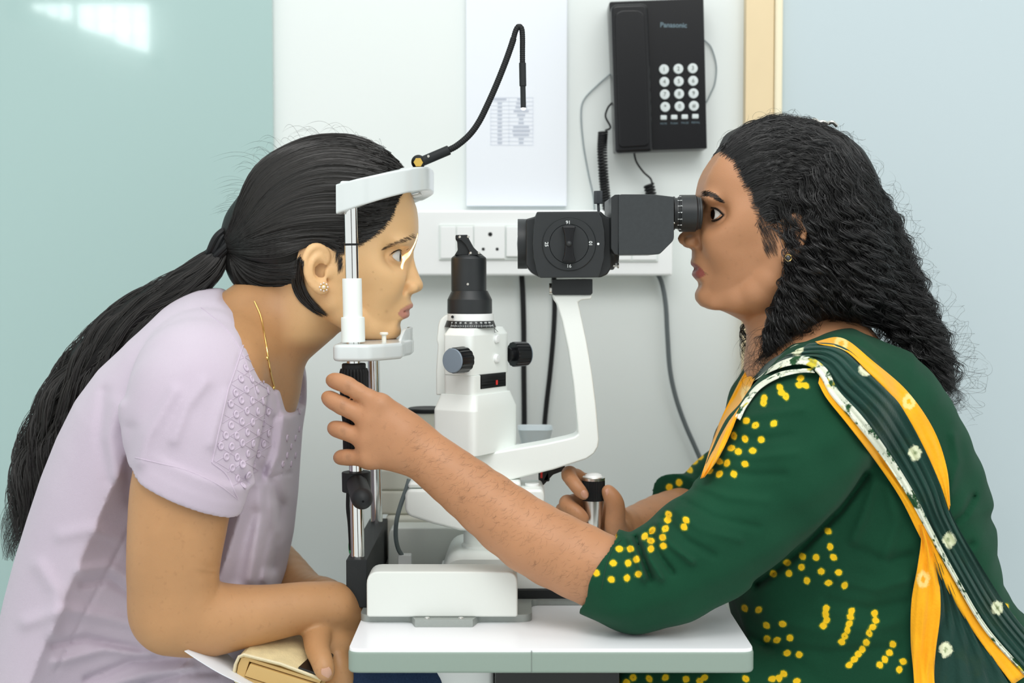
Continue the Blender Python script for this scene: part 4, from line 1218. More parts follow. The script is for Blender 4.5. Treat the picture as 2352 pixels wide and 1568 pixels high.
hd0 = Field(); hd0.ops = [o_ for k_, o_ in enumerate(hd.ops) if k_ not in EAR_P]      # the head without ears, for the hair
HEAD = Prim(None, hc, 0.17, hd)

pb = Field()
pb.add(HEAD)
# neck and trunk under the shirt
pb.chain([P(742, 660, YM), P(700, 705, YM), P(640, 752, YM), P(590, 800, YM), P(545, 850, YM)], [0.046, 0.048, 0.050, 0.054, 0.064], 0.022, 2)
pb.chain([P(690, 690, YM), P(600, 735, YM), P(540, 785, YM)], [0.036, 0.047, 0.055], 0.02)
pb.add(ell(P(565, 905, YM), (0.055, 0.105, 0.062)), 0.03)
pb.chain([P(540, 880, YM), P(450, 1060, YM)], [0.07, 0.07], 0.02)
for s in (-1, 1):
    def Q(px, py, off): return P(px, py, YM - off) if s < 0 else mir(P(px, py, YM - off))
    pb.chain([Q(560, 800, 0.03), Q(500, 850, 0.12)], [0.050, 0.052], 0.03)
# near arm
sh = P(470, 900, -0.19); el_ = P(399, 1402, -0.225); wr = P(735, 1392, -0.172)
pb.chain([sh, P(425, 1080, -0.215), P(411, 1180, -0.222), P(398, 1300, -0.226), P(399, 1398, -0.224)], [0.052, 0.0515, 0.0508, 0.0468, 0.0450], 0.01, 3)
pb.chain([P(402, 1404, -0.224), P(470, 1420, -0.215), P(540, 1417, -0.205), P(620, 1407, -0.192), P(700, 1394, -0.176), P(765, 1390, -0.160)], [0.0440, 0.0395, 0.0335, 0.0290, 0.0262, 0.0245], 0.012, 3)
pb.sub(ell(P(492, 1334, -0.270), (0.011, 0.020, 0.0025), rotm(0, 0.55, 0)), 0.010)
# near hand goes on behind the table corner
pb.chain([P(765, 1390, -0.160), P(796, 1412, -0.146), P(820, 1440, -0.128)], [0.0235, 0.0205, 0.0190], 0.008, 3)
for dx, dy, L_ in ((0, 0, 0), (5, 13, 0.006), (5, 27, 0.010), (2, 40, 0.02)):
    pb.chain([P(812 + dx, 1432 + dy, -0.125), P(826 + dx, 1460 + dy, -0.100), P(822 + dx, 1492 + dy, -0.085 - L_)], [0.0090, 0.0082, 0.0072], 0.004)
# far arm
pb.chain([P(470, 900, 0.12), P(480, 1080, 0.15), P(520, 1240, 0.16), P(575, 1262, 0.15)], [0.052, 0.048, 0.044, 0.042], 0.01, 3)
pb.chain([P(575, 1262, 0.15), P(640, 1318, 0.09), P(700, 1366, 0.02), P(750, 1372, -0.05), P(778, 1405, -0.105)], [0.040, 0.035, 0.028, 0.0215, 0.0200], 0.012, 4)
# far hand, holding the wallet: thumb on top, fingers round the far side
pb.chain([P(778, 1405, -0.105), P(776, 1450, -0.140), P(768, 1480, -0.158)], [0.0200, 0.0215, 0.0210], 0.008, 3)
pb.add(ell(P(750, 1474, -0.166), (0.0185, 0.016, 0.026), rotm(0, 0.2, 0)), 0.010)
pb.chain([P(728, 1452, -0.178), P(729, 1488, -0.208), P(739, 1518, -0.230), P(748, 1544, -0.240)], [0.0150, 0.0122, 0.0104, 0.0092], 0.007, 3)
for dx, dy in ((0, 0), (11, 16), (20, 34)):
    pb.chain([P(768 + dx * 0.5, 1492 + dy * 0.6, -0.165), P(780 + dx * .5, 1528 + dy, -0.180), P(776 + dx * .3, 1560 + dy, -0.185), P(752, 1574 + dy, -0.185)], [0.0115, 0.0100, 0.0088, 0.0075], 0.004, 3)

lo = np.array((-0.56, -0.30, 0.55)); hi = np.array((-0.07, 0.23, 1.30))
pts, quads = mesh_field(pb, lo, hi, 0.0018, 'patient')
quads = flip_check(pts, quads); pts = relax(pts, quads, 1, 0.4)
px, py = proj(pts)
nearhead = np.linalg.norm(pts - A3(hc), axis=1) < 0.16
lip_poly = [(910, 718), (922, 709), (936, 700), (949, 695), (953, 702), (948, 709), (945, 716), (944, 727), (936, 734), (926, 732), (918, 726)]
dl = sd_poly(px, py, lip_poly)
lip = np.clip(0.5 - dl / 3.0, 0, 1) * (np.abs(pts[:, 1] - YM) < 0.027) * nearhead
shade = np.zeros(len(pts), np.float32)
dE = np.hypot((px - 902) / 1.5, (py - 592))
shade += 0.40 * np.exp(-(np.hypot((px - 908) / 24, (py - 600) / 9)) ** 2) * nearhead           # darker skin under the eye
lid_line = seg_dist(px, py, [(895, 586), (903, 579), (914, 575), (923, 577)])
shade += 0.85 * np.clip(1 - lid_line / 2.6, 0, 1) * nearhead                                    # dark upper lash line
low_line = seg_dist(px, py, [(897, 588), (907, 597), (919, 599)])
shade += 0.40 * np.clip(1 - low_line / 2.0, 0, 1) * nearhead
for (sx, sy, r, a) in ((857, 624, 1.6, .5), (786 + 90, 665, 3, .25), (888, 715, 4, .3), (870, 722, 2, .3), (846, 700, 2, .3), (899, 648, 1.4, .3), (862, 640, 1.2, .4), (920, 600, 1.3, .6)):
    shade += a * np.exp(-((px - sx) ** 2 + (py - sy) ** 2) / (r * r)) * nearhead                # small marks
shade = np.clip(shade, 0, 0.9)
facem = nearhead * np.clip((px - 640) / 60, 0, 1) * np.clip((800 - py) / 30, 0, 1)
M_skinP = skin_mat('patient_skin', srgb(184, 138, 95), srgb(110, 68, 44), srgb(194, 136, 118), srgb(226, 184, 134))
me = np_mesh('person', pts, quads, {'lip': lip, 'shade': shade, 'second': facem * (1 - lip) * (1 - shade)})
patient = link('person', me, M_skinP)
tag(patient, 'woman in a lilac T-shirt leaning forward into the chin rest, long black ponytail', 'person')
SKIN_P = (pts, quads)
for s in (-1, 1):
    c = P(897, 588, YM - 0.031)
    if s > 0: c = mir(c)
    eye_parts('patient_eye', c, (1.0, -0.06, -0.05), patient, 0.0130, iris=(0.03, 0.018, 0.011))
# nails
M_nail = mat('fingernail', srgb(206, 160, 136), 0.25, spec=0.5, var=0.03)
def nail(c, along, normal, L_, W_, parent, m=None):
    a = Vector(along).normalized(); n = Vector(normal); n = (n - a * n.dot(a)).normalized(); w = a.cross(n)
    bm = BM(); g = []
    for i in range(7):
        u = -1 + 2 * i / 6; row = []
        for j in range(7):
            v = -1 + 2 * j / 6
            half = W_ / 2 * (1 - 0.28 * max(0, u) ** 3 - 0.25 * max(0, -u) ** 3)
            row.append(bm.verts.new(Vector(c) + a * (u * L_ / 2 * (1 - 0.12 * v * v)) + w * (v * half) + n * (0.0011 - 0.0022 * v * v - 0.0008 * u * u)))
        g.append(row)
    top = [bm.faces.new((g[i][j], g[i + 1][j], g[i + 1][j + 1], g[i][j + 1])) for i in range(6) for j in range(6)]
    r = bmesh.ops.extrude_face_region(bm, geom=top)
    for v in [e for e in r['geom'] if isinstance(e, bmesh.types.BMVert)]: v.co -= n * 0.0012
    return obj('fingernail', bm, m or M_nail, parent)
nail(P(750, 1546, -0.2493), P(754, 1562, -0.2425) - P(746, 1530, -0.2485), (0.05, -0.92, 0.30), 0.0120, 0.0105, patient)
# ------------------------------------------------------------------ lilac T-shirt
back = [(470, 700), (400, 728), (330, 775), (262, 838), (212, 905), (172, 985), (138, 1070), (108, 1160), (80, 1250), (56, 1340), (34, 1440), (14, 1560), (0, 1660), (10, 1720)]
front = [(540, 1720), (570, 1660), (592, 1580), (600, 1500), (612, 1420), (640, 1330), (658, 1240), (668, 1150), (674, 1060), (680, 980), (684, 900), (676, 850), (640, 820), (600, 770), (560, 730), (520, 705)]
ts = Field()
ts.add(extr(side_xz(back + front, YM), YM, 0.165, 0.115))
ts.chain([P(500, 820, YM), P(460, 885, -0.165), P(438, 1000, -0.200)], [0.070, 0.072, 0.070], 0.035, 3)
ts.chain([mir(P(500, 820, YM)), mir(P(460, 885, -0.165)), mir(P(438, 1000, -0.200))], [0.070, 0.070, 0.066], 0.035, 3)
# far shoulder seen past the neck
ts.add(ell(P(640, 905, 0.075), (0.030, 0.045, 0.045)), 0.03)
# lap of the shirt spreading over the thighs
ts.chain([P(250, 1560, -0.12), P(420, 1562, -0.15), P(520, 1578, -0.15)], [0.06, 0.040, 0.022], 0.04, 3)
# sleeves
ca, cb = P(441, 985, -0.198), P(421, 1120, -0.222)
dirn = (cb - ca).normalized()
cuff_n = (P(552, 1178, -0.20) - P(296, 1078, -0.225)); 
ts.add(cone(P(450, 930, -0.185), P(426, 1120, -0.219), 0.066, 0.0622), 0.012)
SHN = Field()
hd_s = P(424, 1108, -0.218)
ax_c = Vector((0.34, -0.02, -0.94)).normalized()
ax_c = Vector((-cuff_n.z, 0, cuff_n.x)).normalized()
if ax_c.z > 0: ax_c = -ax_c
# cut the sleeve square to the cuff, then add the turned-up cuff
cc = P(424, 1128, -0.220)
def below_cuff(X):
    q = X - A3(cc); h = q @ A3(ax_c)
    w = q - h[:, None] * A3(ax_c)
    return np.maximum(-h, np.sqrt((w ** 2).sum(1)) - 0.078)
ts.sub(Prim(below_cuff, cc, 0.35), 0.0)
ts.add(capcyl(cc - ax_c * 0.034, cc - ax_c * 0.012, 0.0605, 0.0612, 0.003), 0.004)
ts.add(capcyl(cc - ax_c * 0.0185, cc + ax_c * 0.001, 0.0622, 0.0632, 0.003), 0.0005)
ts.sub(capcyl(cc - ax_c * 0.024, cc + ax_c * 0.05, 0.0560, 0.0585, 0.002), 0.001)
# far sleeve cut
cf = mir(cc)
def below_f(X):
    q = X - A3(cf); h = q @ A3(ax_c); w = q - h[:, None] * A3(ax_c)
    return np.maximum(-h, np.sqrt((w ** 2).sum(1)) - 0.075)
ts.sub(Prim(below_f, cf, 0.3), 0.0)
# neckline
neck_poly = side_xz([(452, 640), (486, 690), (528, 722), (562, 758), (586, 800), (606, 852), (622, 905), (632, 962), (652, 966), (668, 962), (672, 900), (664, 850), (720, 700), (700, 600), (500, 600)], -0.135)
nc = (sum(p[0] for p in neck_poly) / len(neck_poly), sum(p[1] for p in neck_poly) / len(neck_poly))
NKT = Poly(neck_poly, 0.3)
def neckcut(X):
    d = NKT(X[:, 0], X[:, 2])
    return np.maximum(d, X[:, 1] - (YM + 0.082))
ts.sub(Prim(neckcut, (nc[0], YM - 0.05, nc[1]), 0.30), 0.003)
FS = [
    ([(520, 905), (500, 960), (485, 1020)], 12, 0.004), ([(400, 900), (340, 1000), (322, 1060)], 16, 0.006), ([(470, 880), (430, 930), (400, 1010)], 14, 0.005),
    ([(302, 985), (294, 1060), (302, 1150)], 16, -0.004), ([(270, 930), (250, 1010), (262, 1090)], 18, 0.006),
    ([(240, 900), (230, 1000), (250, 1100)], 14, -0.004),
    ([(560, 1070), (600, 1120), (590, 1230), (575, 1330)], 14, 0.006), ([(600, 1080), (640, 1160), (620, 1300)], 16, -0.007), ([(585, 1180), (560, 1240), (540, 1330)], 16, -0.006),
    ([(620, 1120), (630, 1220), (605, 1330)], 10, 0.005),
    ([(300, 1210), (260, 1290), (200, 1400), (130, 1540)], 4, -0.0022),
    ([(140, 1230), (210, 1215), (280, 1240)], 16, 0.004), ([(190, 1310), (250, 1300), (300, 1330)], 14, 0.005), ([(190, 1340), (250, 1330), (300, 1365)], 10, -0.005),
    ([(60, 1430), (150, 1400), (260, 1420), (330, 1440)], 16, 0.006), ([(120, 1480), (200, 1465), (320, 1490)], 9, -0.007), ([(130, 1520), (240, 1490), (340, 1500)], 12, 0.006),
    ([(200, 1560), (300, 1520), (420, 1510)], 9, -0.007), ([(230, 1580), (340, 1545), (440, 1535)], 12, 0.006), ([(330, 1575), (420, 1545), (500, 1545)], 7, -0.005),
    ([(90, 1300), (130, 1360), (120, 1450)], 18, 0.005), ([(330, 1200), (310, 1260), (320, 1340)], 12, -0.006),
    ([(640, 900), (652, 960), (640, 1040), (610, 1110)], 8, 0.004), ([(628, 960), (622, 1030), (600, 1100)], 6, -0.004),
    ([(612, 1100), (640, 1090), (668, 1085)], 3, -0.002),
    ([(562, 782), (540, 850), (515, 960), (487, 1060)], 2.5, -0.0016),
]
ts.disp(folds(FS, YM + 0.02))
lo = np.array((-0.66, -0.32, 0.52)); hi = np.array((-0.16, 0.25, 1.14))
tp, tq = mesh_field(ts, lo, hi, 0.0027, 'shirt')
tq = flip_check(tp, tq); tp = relax(tp, tq, 1, 0.5)
tx_, ty_ = proj(tp)
def trim_body(o, fld, depth):
    """rebuild a body mesh without the skin deep inside the clothes"""
    me = o.data; n = len(me.vertices); co = np.empty(n * 3, np.float32); me.vertices.foreach_get('co', co); co = co.reshape(-1, 3)
    vi = np.empty(len(me.loops), np.int32); me.loops.foreach_get('vertex_index', vi); q = vi.reshape(-1, 4)
    at = {}
    for k in ('lip', 'shade', 'second'):
        b = np.empty(n, np.float32); me.attributes[k].data.foreach_get('value', b); at[k] = b
    d = np.concatenate([fld(co[i:i + 100000]) for i in range(0, n, 100000)])
    q = q[(d[q] > -depth).any(1)]; ids = np.unique(q); mp = np.full(n, -1); mp[ids] = np.arange(len(ids))
    m = me.materials[0]; nm = np_mesh('person', co[ids], mp[q], {k: v[ids] for k, v in at.items()}); nm.materials.append(m)
    o.data = nm; bpy.data.meshes.remove(me)
trim_body(patient, ts, 0.012)
def build_lilac(nt):
    g = NT(nt)
    n = g.noise(5, 4); w = g.noise(900, 2)
    c = g.mix(g.step(n, 0.3, 0.7), srgb(191, 178, 193), srgb(201, 190, 203))
    return g.mix(g.math('MULTIPLY', w, 0.25), c, srgb(178, 164, 180))
M_lilac = attr_mat('lilac_jersey', build_lilac, 0.85, 0.2, bump=0.35, bscale=1600, sheen=0.25)
me = np_mesh('t_shirt', tp, tq)
shirt = link('t_shirt', me, M_lilac, patient)
shirt['label'] = 'lilac cotton T-shirt with rolled cuffs and an eyelet yoke'
BV_shirt = bvh_of(tp, tq, (tp[:, 1] < 0.12) & (tx_ > 280))
def hit(bv, px, py, y0=-0.5, off=0.0):
    """first point of a mesh on the line of sight through a pixel"""
    o = P(px, py, y0); d = (o - CAM).normalized()
    p, n, i, _ = bv.ray_cast(o, d, 1.0)
    if p is None: return None, None
    if n.dot(d) > 0: n = -n
    return p + n * off, n
# eyelet yoke: embroidered rings on the near front panel, and a strip past the neck
def ring_mesh():
    bm = lathe([(0.0016, 0.0002), (0.0020, 0.0012), (0.0028, 0.0016), (0.0036, 0.0011), (0.0040, 0.0)], (0, 0, 0), (0, 0, 1), 12)
    me = bpy.data.meshes.new('eyelet'); bmesh.ops.recalc_face_normals(bm, faces=bm.faces[:])
    for f in bm.faces: f.smooth = True
    bm.to_mesh(me); bm.free(); me.materials.append(M_lilac_d); return me
M_lilac_d = mat('lilac_thread', srgb(200, 186, 202), 0.8, spec=0.2, bump=0.3, bscale=2500, var=0.06, vscale=300)
rm = ring_mesh()
yoke = [(562, 782), (590, 815), (612, 860), (632, 905), (634, 960), (626, 1030), (600, 1080), (585, 1105), (545, 1142), (520, 1090), (487, 1062), (500, 1000), (525, 890)]
yk = np.array(yoke, float)
def inside(poly, x, y, m=0):
    return sd_poly(np.array([x], np.float32), np.array([y], np.float32), poly)[0] < -m
cnt = 0
for r_ in range(16):
    for c_ in range(9):
        px_ = 478 + c_ * 24.5 + (r_ % 2) * 12 + r_ * 0.5; py_ = 778 + r_ * 24.5 + (c_ % 3) * 3 - c_ * 2
        if not inside(yoke, px_, py_, 7): continue
        p_, n_ = hit(BV_shirt, px_, py_)
        if p_ is None: continue
        o = link('eyelet', rm, None, shirt)
        o.matrix_local = Matrix.Translation(p_) @ n_.to_track_quat('Z', 'Y').to_matrix().to_4x4() @ Matrix.Diagonal((0.95, 1.15, 1, 1))
strip = [(672, 838), (694, 832), (697, 900), (690, 1010), (676, 1080), (640, 1085), (652, 990), (676, 985), (678, 920)]
for r_ in range(14):
    for c_ in range(4):
        px_ = 640 + c_ * 19 + (r_ % 2) * 9; py_ = 845 + r_ * 20
        if not inside(strip, px_, py_, 3): continue
        p_, n_ = hit(BV_shirt, px_, py_)
        if p_ is None: continue
        o = link('eyelet', rm, None, shirt)
        o.matrix_local = Matrix.Translation(p_) @ n_.to_track_quat('Z', 'Y').to_matrix().to_4x4()
# raised threads of the yoke and its seams, lying on the cloth
def on_cloth(bv, line, off, n=10):
    out = []
    for q in spline([(a, b, 0) for a, b in line], n):
        p_, n_ = hit(bv, q[0], q[1], off=off)
        if p_ is not None: out.append(p_)
    return out
thr = []
for k in range(-2, 12):
    for dr in (1, -1):
        seg = []
        for i in range(60):
            x = 480 + i * 2.8; y = (770 + k * 40 + (x - 480) * 0.62 * dr + (60 if dr < 0 else 0))
            if inside(yoke, x, y, 3): seg.append((x, y))
            elif len(seg) > 4: break
            else: seg = []
        if len(seg) > 4:
            q = on_cloth(BV_shirt, seg[::3], 0.0002, 2)
            if len(q) > 2: thr.append(tube(q, 0.00040, 5))
for line in (yoke[-1:] + [(540, 850), (562, 782)], [(487, 1062), (500, 1000), (525, 890)], [(487, 1062), (520, 1090), (545, 1142)]):
    q = on_cloth(BV_shirt, line, 0.0002, 10)
    if len(q) > 2: thr.append(tube(q, 0.0008, 6))
o = obj('embroidery_thread', join(*thr), M_lilac_d, shirt); o['kind'] = 'stuff'
hems = []
for line in ([(462, 706), (508, 744), (538, 780), (558, 815), (576, 865), (590, 915)], [(310, 1050), (360, 1062), (430, 1080), (500, 1112), (546, 1146)]):
    q = on_cloth(BV_shirt, line, 0.0001, 8)
    if len(q) > 2: obj('stitch_line', tube(q, 0.0006, 6), M_lilac_d, shirt)

# ------------------------------------------------------------------ jeans
def build_denim(nt):
    g = NT(nt); return g.mix(g.noise(700, 3), srgb(22, 38, 66), srgb(48, 70, 104))
M_denim = attr_mat('dark_denim', build_denim, 0.8, 0.2, bump=0.4, bscale=1500)
jn = Field()
zk = P(860, 1600, -0.13).z
for yy, kx in ((-0.135, 0), (0.065, 30)):
    hip = P(300, 1720, yy); knee = P(905 - kx, 1592, yy)
    jn.chain([hip, hip.lerp(knee, 0.5), knee], [0.070, 0.064, 0.056], 0.03, 3)
    jn.chain([knee, Vector((knee.x + 0.0, yy, 0.30)), Vector((knee.x - 0.03, yy, 0.07))], [0.056, 0.052, 0.045], 0.03, 3)
hipc = P(180, 1650, YM)
jn.add(ell(P(250, 1760, YM), (0.10, 0.140, 0.08)), 0.05)
jp, jq = mesh_field(jn, (-0.75, -0.26, 0.01), (0.0, 0.20, 0.75), 0.007, 'jeans')
jq = flip_check(jp, jq)
link('jeans', np_mesh('jeans', jp, jq), M_denim, patient)['label'] = 'dark blue jeans'
for yy, kx in ((-0.135, 0), (0.065, 30)):
    knee = P(905 - kx, 1592, yy)
    c = Vector((knee.x - 0.03, yy, 0))
    obj('shoe', prism([c + Vector(v) for v in ((-0.06, -0.04, 0), (0.10, -0.045, 0), (0.17, -0.03, 0), (0.19, 0, 0), (0.17, 0.03, 0), (0.10, 0.045, 0), (-0.06, 0.04, 0))], (0, 0, 0.055), 0.015, 3), M_rubber, patient)

# ------------------------------------------------------------------ patient's hair
def hair_mat(name, a, b, rough=0.32):
    def build(nt):
        g = NT(nt); return g.mix(g.attr('strand'), a, b)
    m = attr_mat(name, build, rough, 0.42)
    return m
M_hairP = hair_mat('black_hair', (0.006, 0.0055, 0.005), (0.019, 0.016, 0.014), 0.40)
M_cap = mat('hair_base', (0.006, 0.0055, 0.005), 0.5, spec=0.3, bump=0.3, bscale=500, var=0.2, vscale=80)
hairline = [(940, 388), (946, 420), (925, 452), (911, 462), (904, 480), (893, 503), (873, 527), (838, 551), (800, 566), (788, 572), (776, 570), (764, 566), (757, 562), (738, 556), (716, 556), (697, 570), (688, 600), (694, 640), (705, 668), (690, 668), (668, 655), (640, 668), (600, 690), (560, 692), (520, 660), (500, 560), (500, 300), (900, 280)]
HL = side_xz(hairline, YM - 0.066)
HLT = Poly(HL, 0.1, 0.0005)
def cap_d(X):
    d = hd0(X)
    dl_ = -HLT(X[:, 0], X[:, 2])
    return d - np.clip(dl_ * 0.42 - 0.0015, -0.003, 0.0092)
cp = Field(); cp.add(Prim(cap_d, hc, 0.3))
# hair gathering into the tie
tie = P(517, 563, YM)
cp.chain([P(612, 520, YM), P(566, 540, YM), P(532, 558, YM), P(517, 563, YM)], [0.050, 0.028, 0.0165, 0.0145], 0.02, 3)
cp.chain([P(640, 600, YM), P(588, 615, YM), P(545, 590, YM)], [0.046, 0.032, 0.016], 0.02, 3)
lo = np.array((-0.37, -0.14, 1.02)); hi = np.array((-0.10, 0.07, 1.30))
cpts, cq = mesh_field(cp, lo, hi, 0.0024, 'cap')
cq = flip_check(cpts, cq); cpts = relax(cpts, cq, 1, 0.5)
cap = link('hair', np_mesh('hair', cpts, cq), M_cap, patient)
cap['label'] = 'sleek black hair pulled back into a ponytail'
BV_cap = bvh_of(cpts, cq, cpts[:, 1] < 0.0)

def resample(line, n):
    a = np.array(line, float); s_ = np.r_[0, np.cumsum(np.hypot(*np.diff(a, axis=0).T))]; t = np.linspace(0, s_[-1], n)
    return np.stack([np.interp(t, s_, a[:, 0]), np.interp(t, s_, a[:, 1])], 1)
def smooth_line(line, n): 
    q = spline([(a, b, 0) for a, b in line], 8)[:, :2]
    return resample(q, n)
def surf_y(bv, px, py, default, off=0.0):
    o = P(px, py, -0.4); d = (o - CAM).normalized()
    p_, n_, i_, _ = bv.ray_cast(o, d, 1.0)
    if p_ is None: return default
    if off: p_ = p_ + (n_ if n_.dot(d) < 0 else -n_) * off
    return p_
K = 18
def fan(bv, curves, count, lift, jit, seedk, t0max=0.25, rise=0.0, flip=True, yc=YM):
    """strands between guide curves (photo pixels) laid on the surface of the hair base; both sides of the head"""
    G = np.stack([smooth_line(c, 60) for c in curves])
    out = []
    r = np.random.default_rng(seedk)
    for i in range(count):
        v = r.random() * (len(curves) - 1.0001); a = int(v); f = v - a
        line = G[a] * (1 - f) + G[a + 1] * f
        t0 = r.random() ** 2 * t0max; t1 = 1 - r.random() ** 2 * 0.12
        idx = (t0 + (t1 - t0) * np.linspace(0, 1, K)) * 59
        l = np.stack([np.interp(idx, np.arange(60), line[:, 0]), np.interp(idx, np.arange(60), line[:, 1])], 1)
        ph_ = r.random() * 6.28; am = jit * r.standard_normal()
        l[:, 1] += am * np.sin(np.linspace(0, 2.6, K) + ph_) + jit * 0.4 * r.standard_normal(); l[:, 0] += 0.5 * am * np.cos(np.linspace(0, 2.2, K) + ph_)
        last = None; path = []
        ok = True
        lf = lift * (0.3 + 0.7 * r.random())
        for q in l:
            p_ = surf_y(bv, q[0], q[1], None, lf)
            if p_ is None:
                if last is None:
                    p_ = P(q[0], q[1], yc)
                else:
                    p_ = P(q[0], q[1], last)
            last = p_.y
            path.append((p_.x, p_.y, p_.z))
        path = np.array(path)
        # soften depth jumps
        for _ in range(2):
            path[1:-1] = (path[:-2] + 2 * path[1:-1] + path[2:]) / 4
        out.append(path)
    out = np.array(out)
    if flip:
        m = out[::3].copy(); m[:, :, 1] = 2 * yc - m[:, :, 1]
        out = np.concatenate([out, m])
    return out
def ridge(line, count, seedk, spread=0.035, inset=9.0, K_=24):
    """hairs along the outline of the head"""
    r = np.random.default_rng(seedk); L_ = smooth_line(line, 80); out = []
    cx_, cy_ = L_.mean(0)
    for i in range(count):
        t0 = 0.6 * r.random() ** 2; t1 = min(1, t0 + 0.35 + 0.6 * r.random()); f = np.linspace(t0, t1, K_) * 79
        x = np.interp(f, np.arange(80), L_[:, 0]); y = np.interp(f, np.arange(80), L_[:, 1])
        yo = spread * (r.random() - 0.5) * 2; ins = 1.0 + inset * r.random() + 900 * yo * yo * 10
        d = np.hypot(cx_ - x, cy_ - y); wb = 2.0 * np.sin(np.linspace(0, 5, K_) + 6 * r.random())
        x = x + (cx_ - x) / d * (ins + wb); y = y + (cy_ - y) / d * (ins + wb)
        out.append([tuple(P(a, b, YM + yo)) for a, b in zip(x, y)])
    return np.array(out)
top0 = [(934, 396), (908, 362), (873, 334), (819, 312), (766, 307), (712, 312), (666, 328), (630, 348), (594, 377), (569, 412), (555, 448), (543, 484), (527, 528), (520, 545)]
top1 = [(930, 405), (900, 385), (850, 365), (780, 352), (720, 356), (660, 378), (620, 405), (590, 440), (568, 480), (545, 520), (522, 550)]
top2 = [(928, 430), (880, 415), (820, 405), (760, 400), (700, 410), (650, 435), (610, 470), (575, 510), (545, 540), (522, 556)]
top3 = [(912, 462), (870, 468), (810, 465), (750, 462), (690, 470), (640, 490), (600, 515), (560, 540), (524, 560)]
top4 = [(896, 500), (850, 512), (800, 516), (740, 518), (680, 522), (630, 535), (590, 548), (550, 560), (524, 565)]
top5 = [(850, 545), (810, 552), (770, 556), (720, 548), (680, 555), (640, 562), (590, 570), (550, 572), (524, 570)]
top6 = [(788, 600), (770, 578), (740, 555), (710, 556), (680, 575), (640, 588), (590, 590), (550, 584), (526, 576)]
nap0 = [(700, 570), (682, 600), (650, 608), (610, 608), (570, 598), (528, 580)]
nap1 = [(694, 640), (675, 635), (645, 632), (610, 630), (570, 615), (530, 585)]
nap2 = [(700, 668), (670, 655), (640, 655), (600, 655), (560, 632), (532, 592)]
nap3 = [(640, 672), (600, 690), (565, 682), (545, 650), (530, 600)]
hs1 = fan(BV_cap, [top0, top1, top2, top3, top4, top5, top6], 3600, 0.0028, 2.0, 1)
hs2 = fan(BV_cap, [nap0, nap1, nap2, nap3], 1200, 0.0016, 2.0, 2)
# soft hairline: short fine hairs reaching on to the forehead and temple
_px, _py = proj(SKIN_P[0])
BV_skin = bvh_of(*SKIN_P, (_px > 540) & (_py < 1000) & (SKIN_P[0][:, 1] < 0.0))
lock0 = [(690, 590), (688, 640), (700, 680), (725, 705), (756, 722)]
lock1 = [(698, 600), (700, 650), (715, 685), (735, 705), (748, 716)]
lock2 = [(676, 600), (672, 650), (688, 690), (715, 712), (740, 726)]
hs3 = fan(BV_skin, [lock2, lock0, lock1], 200, 0.0030, 3.0, 3, 0.3, flip=False)
allh = np.concatenate([hs1, hs2, hs3])
hr_r = 0.00018 + 0.00022 * rng.random(len(allh))
strands('hair_strands', allh, hr_r, M_hairP, cap)
# stray hairs standing off the crown
fly = []
r = np.random.default_rng(11)
for i in range(70):
    t = r.random() * 0.9; q = smooth_line(top0, 60)[int(t * 59)]
    nx, ny = (q[0] - 740) / 200, (q[1] - 520) / 200
    L_ = 12 + 36 * r.random(); cv = r.standard_normal() * 20
    ln = []
    for k in np.linspace(0, 1, K):
        ln.append(P(q[0] - 10 * nx + nx * L_ * k * 0.7 - 60 * k * r.random() ** 0 * 0.8 + cv * k * k, q[1] - 10 * ny + ny * L_ * math.sin(k * 2.2) + 14 * k * k, YM + 0.02 * math.sin(i)))
    fly.append(ln)
strands('stray_hair', np.array([[tuple(p) for p in l] for l in fly]), np.full(len(fly), 0.00011), M_hairP, cap)

# ponytail
pc = smooth_line([(517, 565), (485, 608), (440, 645), (385, 680), (322, 716), (262, 762), (206, 826), (160, 892), (112, 970), (82, 1050), (62, 1130), (42, 1210), (30, 1290)], 80)
pw = np.interp(np.linspace(0, 1, 80), [0, .06, .15, .3, .45, .6, .75, .9, 1], [20, 36, 44, 44, 48, 46, 42, 30, 10])
core = Field()
idx = np.linspace(0, 48, 14).astype(int)
core.chain([P(pc[i, 0], pc[i, 1], YM - 0.004) for i in idx], [pw[i] * S(YM) * (0.80 if i < 40 else 0.5) for i in idx], 0.01)
kp, kq = mesh_field(core, (-0.56, -0.12, 0.80), (-0.28, 0.05, 1.18), 0.003, 'pony')
kq = flip_check(kp, kq)
pony = link('ponytail', np_mesh('ponytail', kp, kq), M_cap, patient)
pony['label'] = 'long wavy black ponytail hanging down the back'
r = np.random.default_rng(21)
K2 = 46; pts_ = []
tan = np.gradient(pc, axis=0); tan /= np.linalg.norm(tan, axis=1, keepdims=True); nor = np.stack([-tan[:, 1], tan[:, 0]], 1)
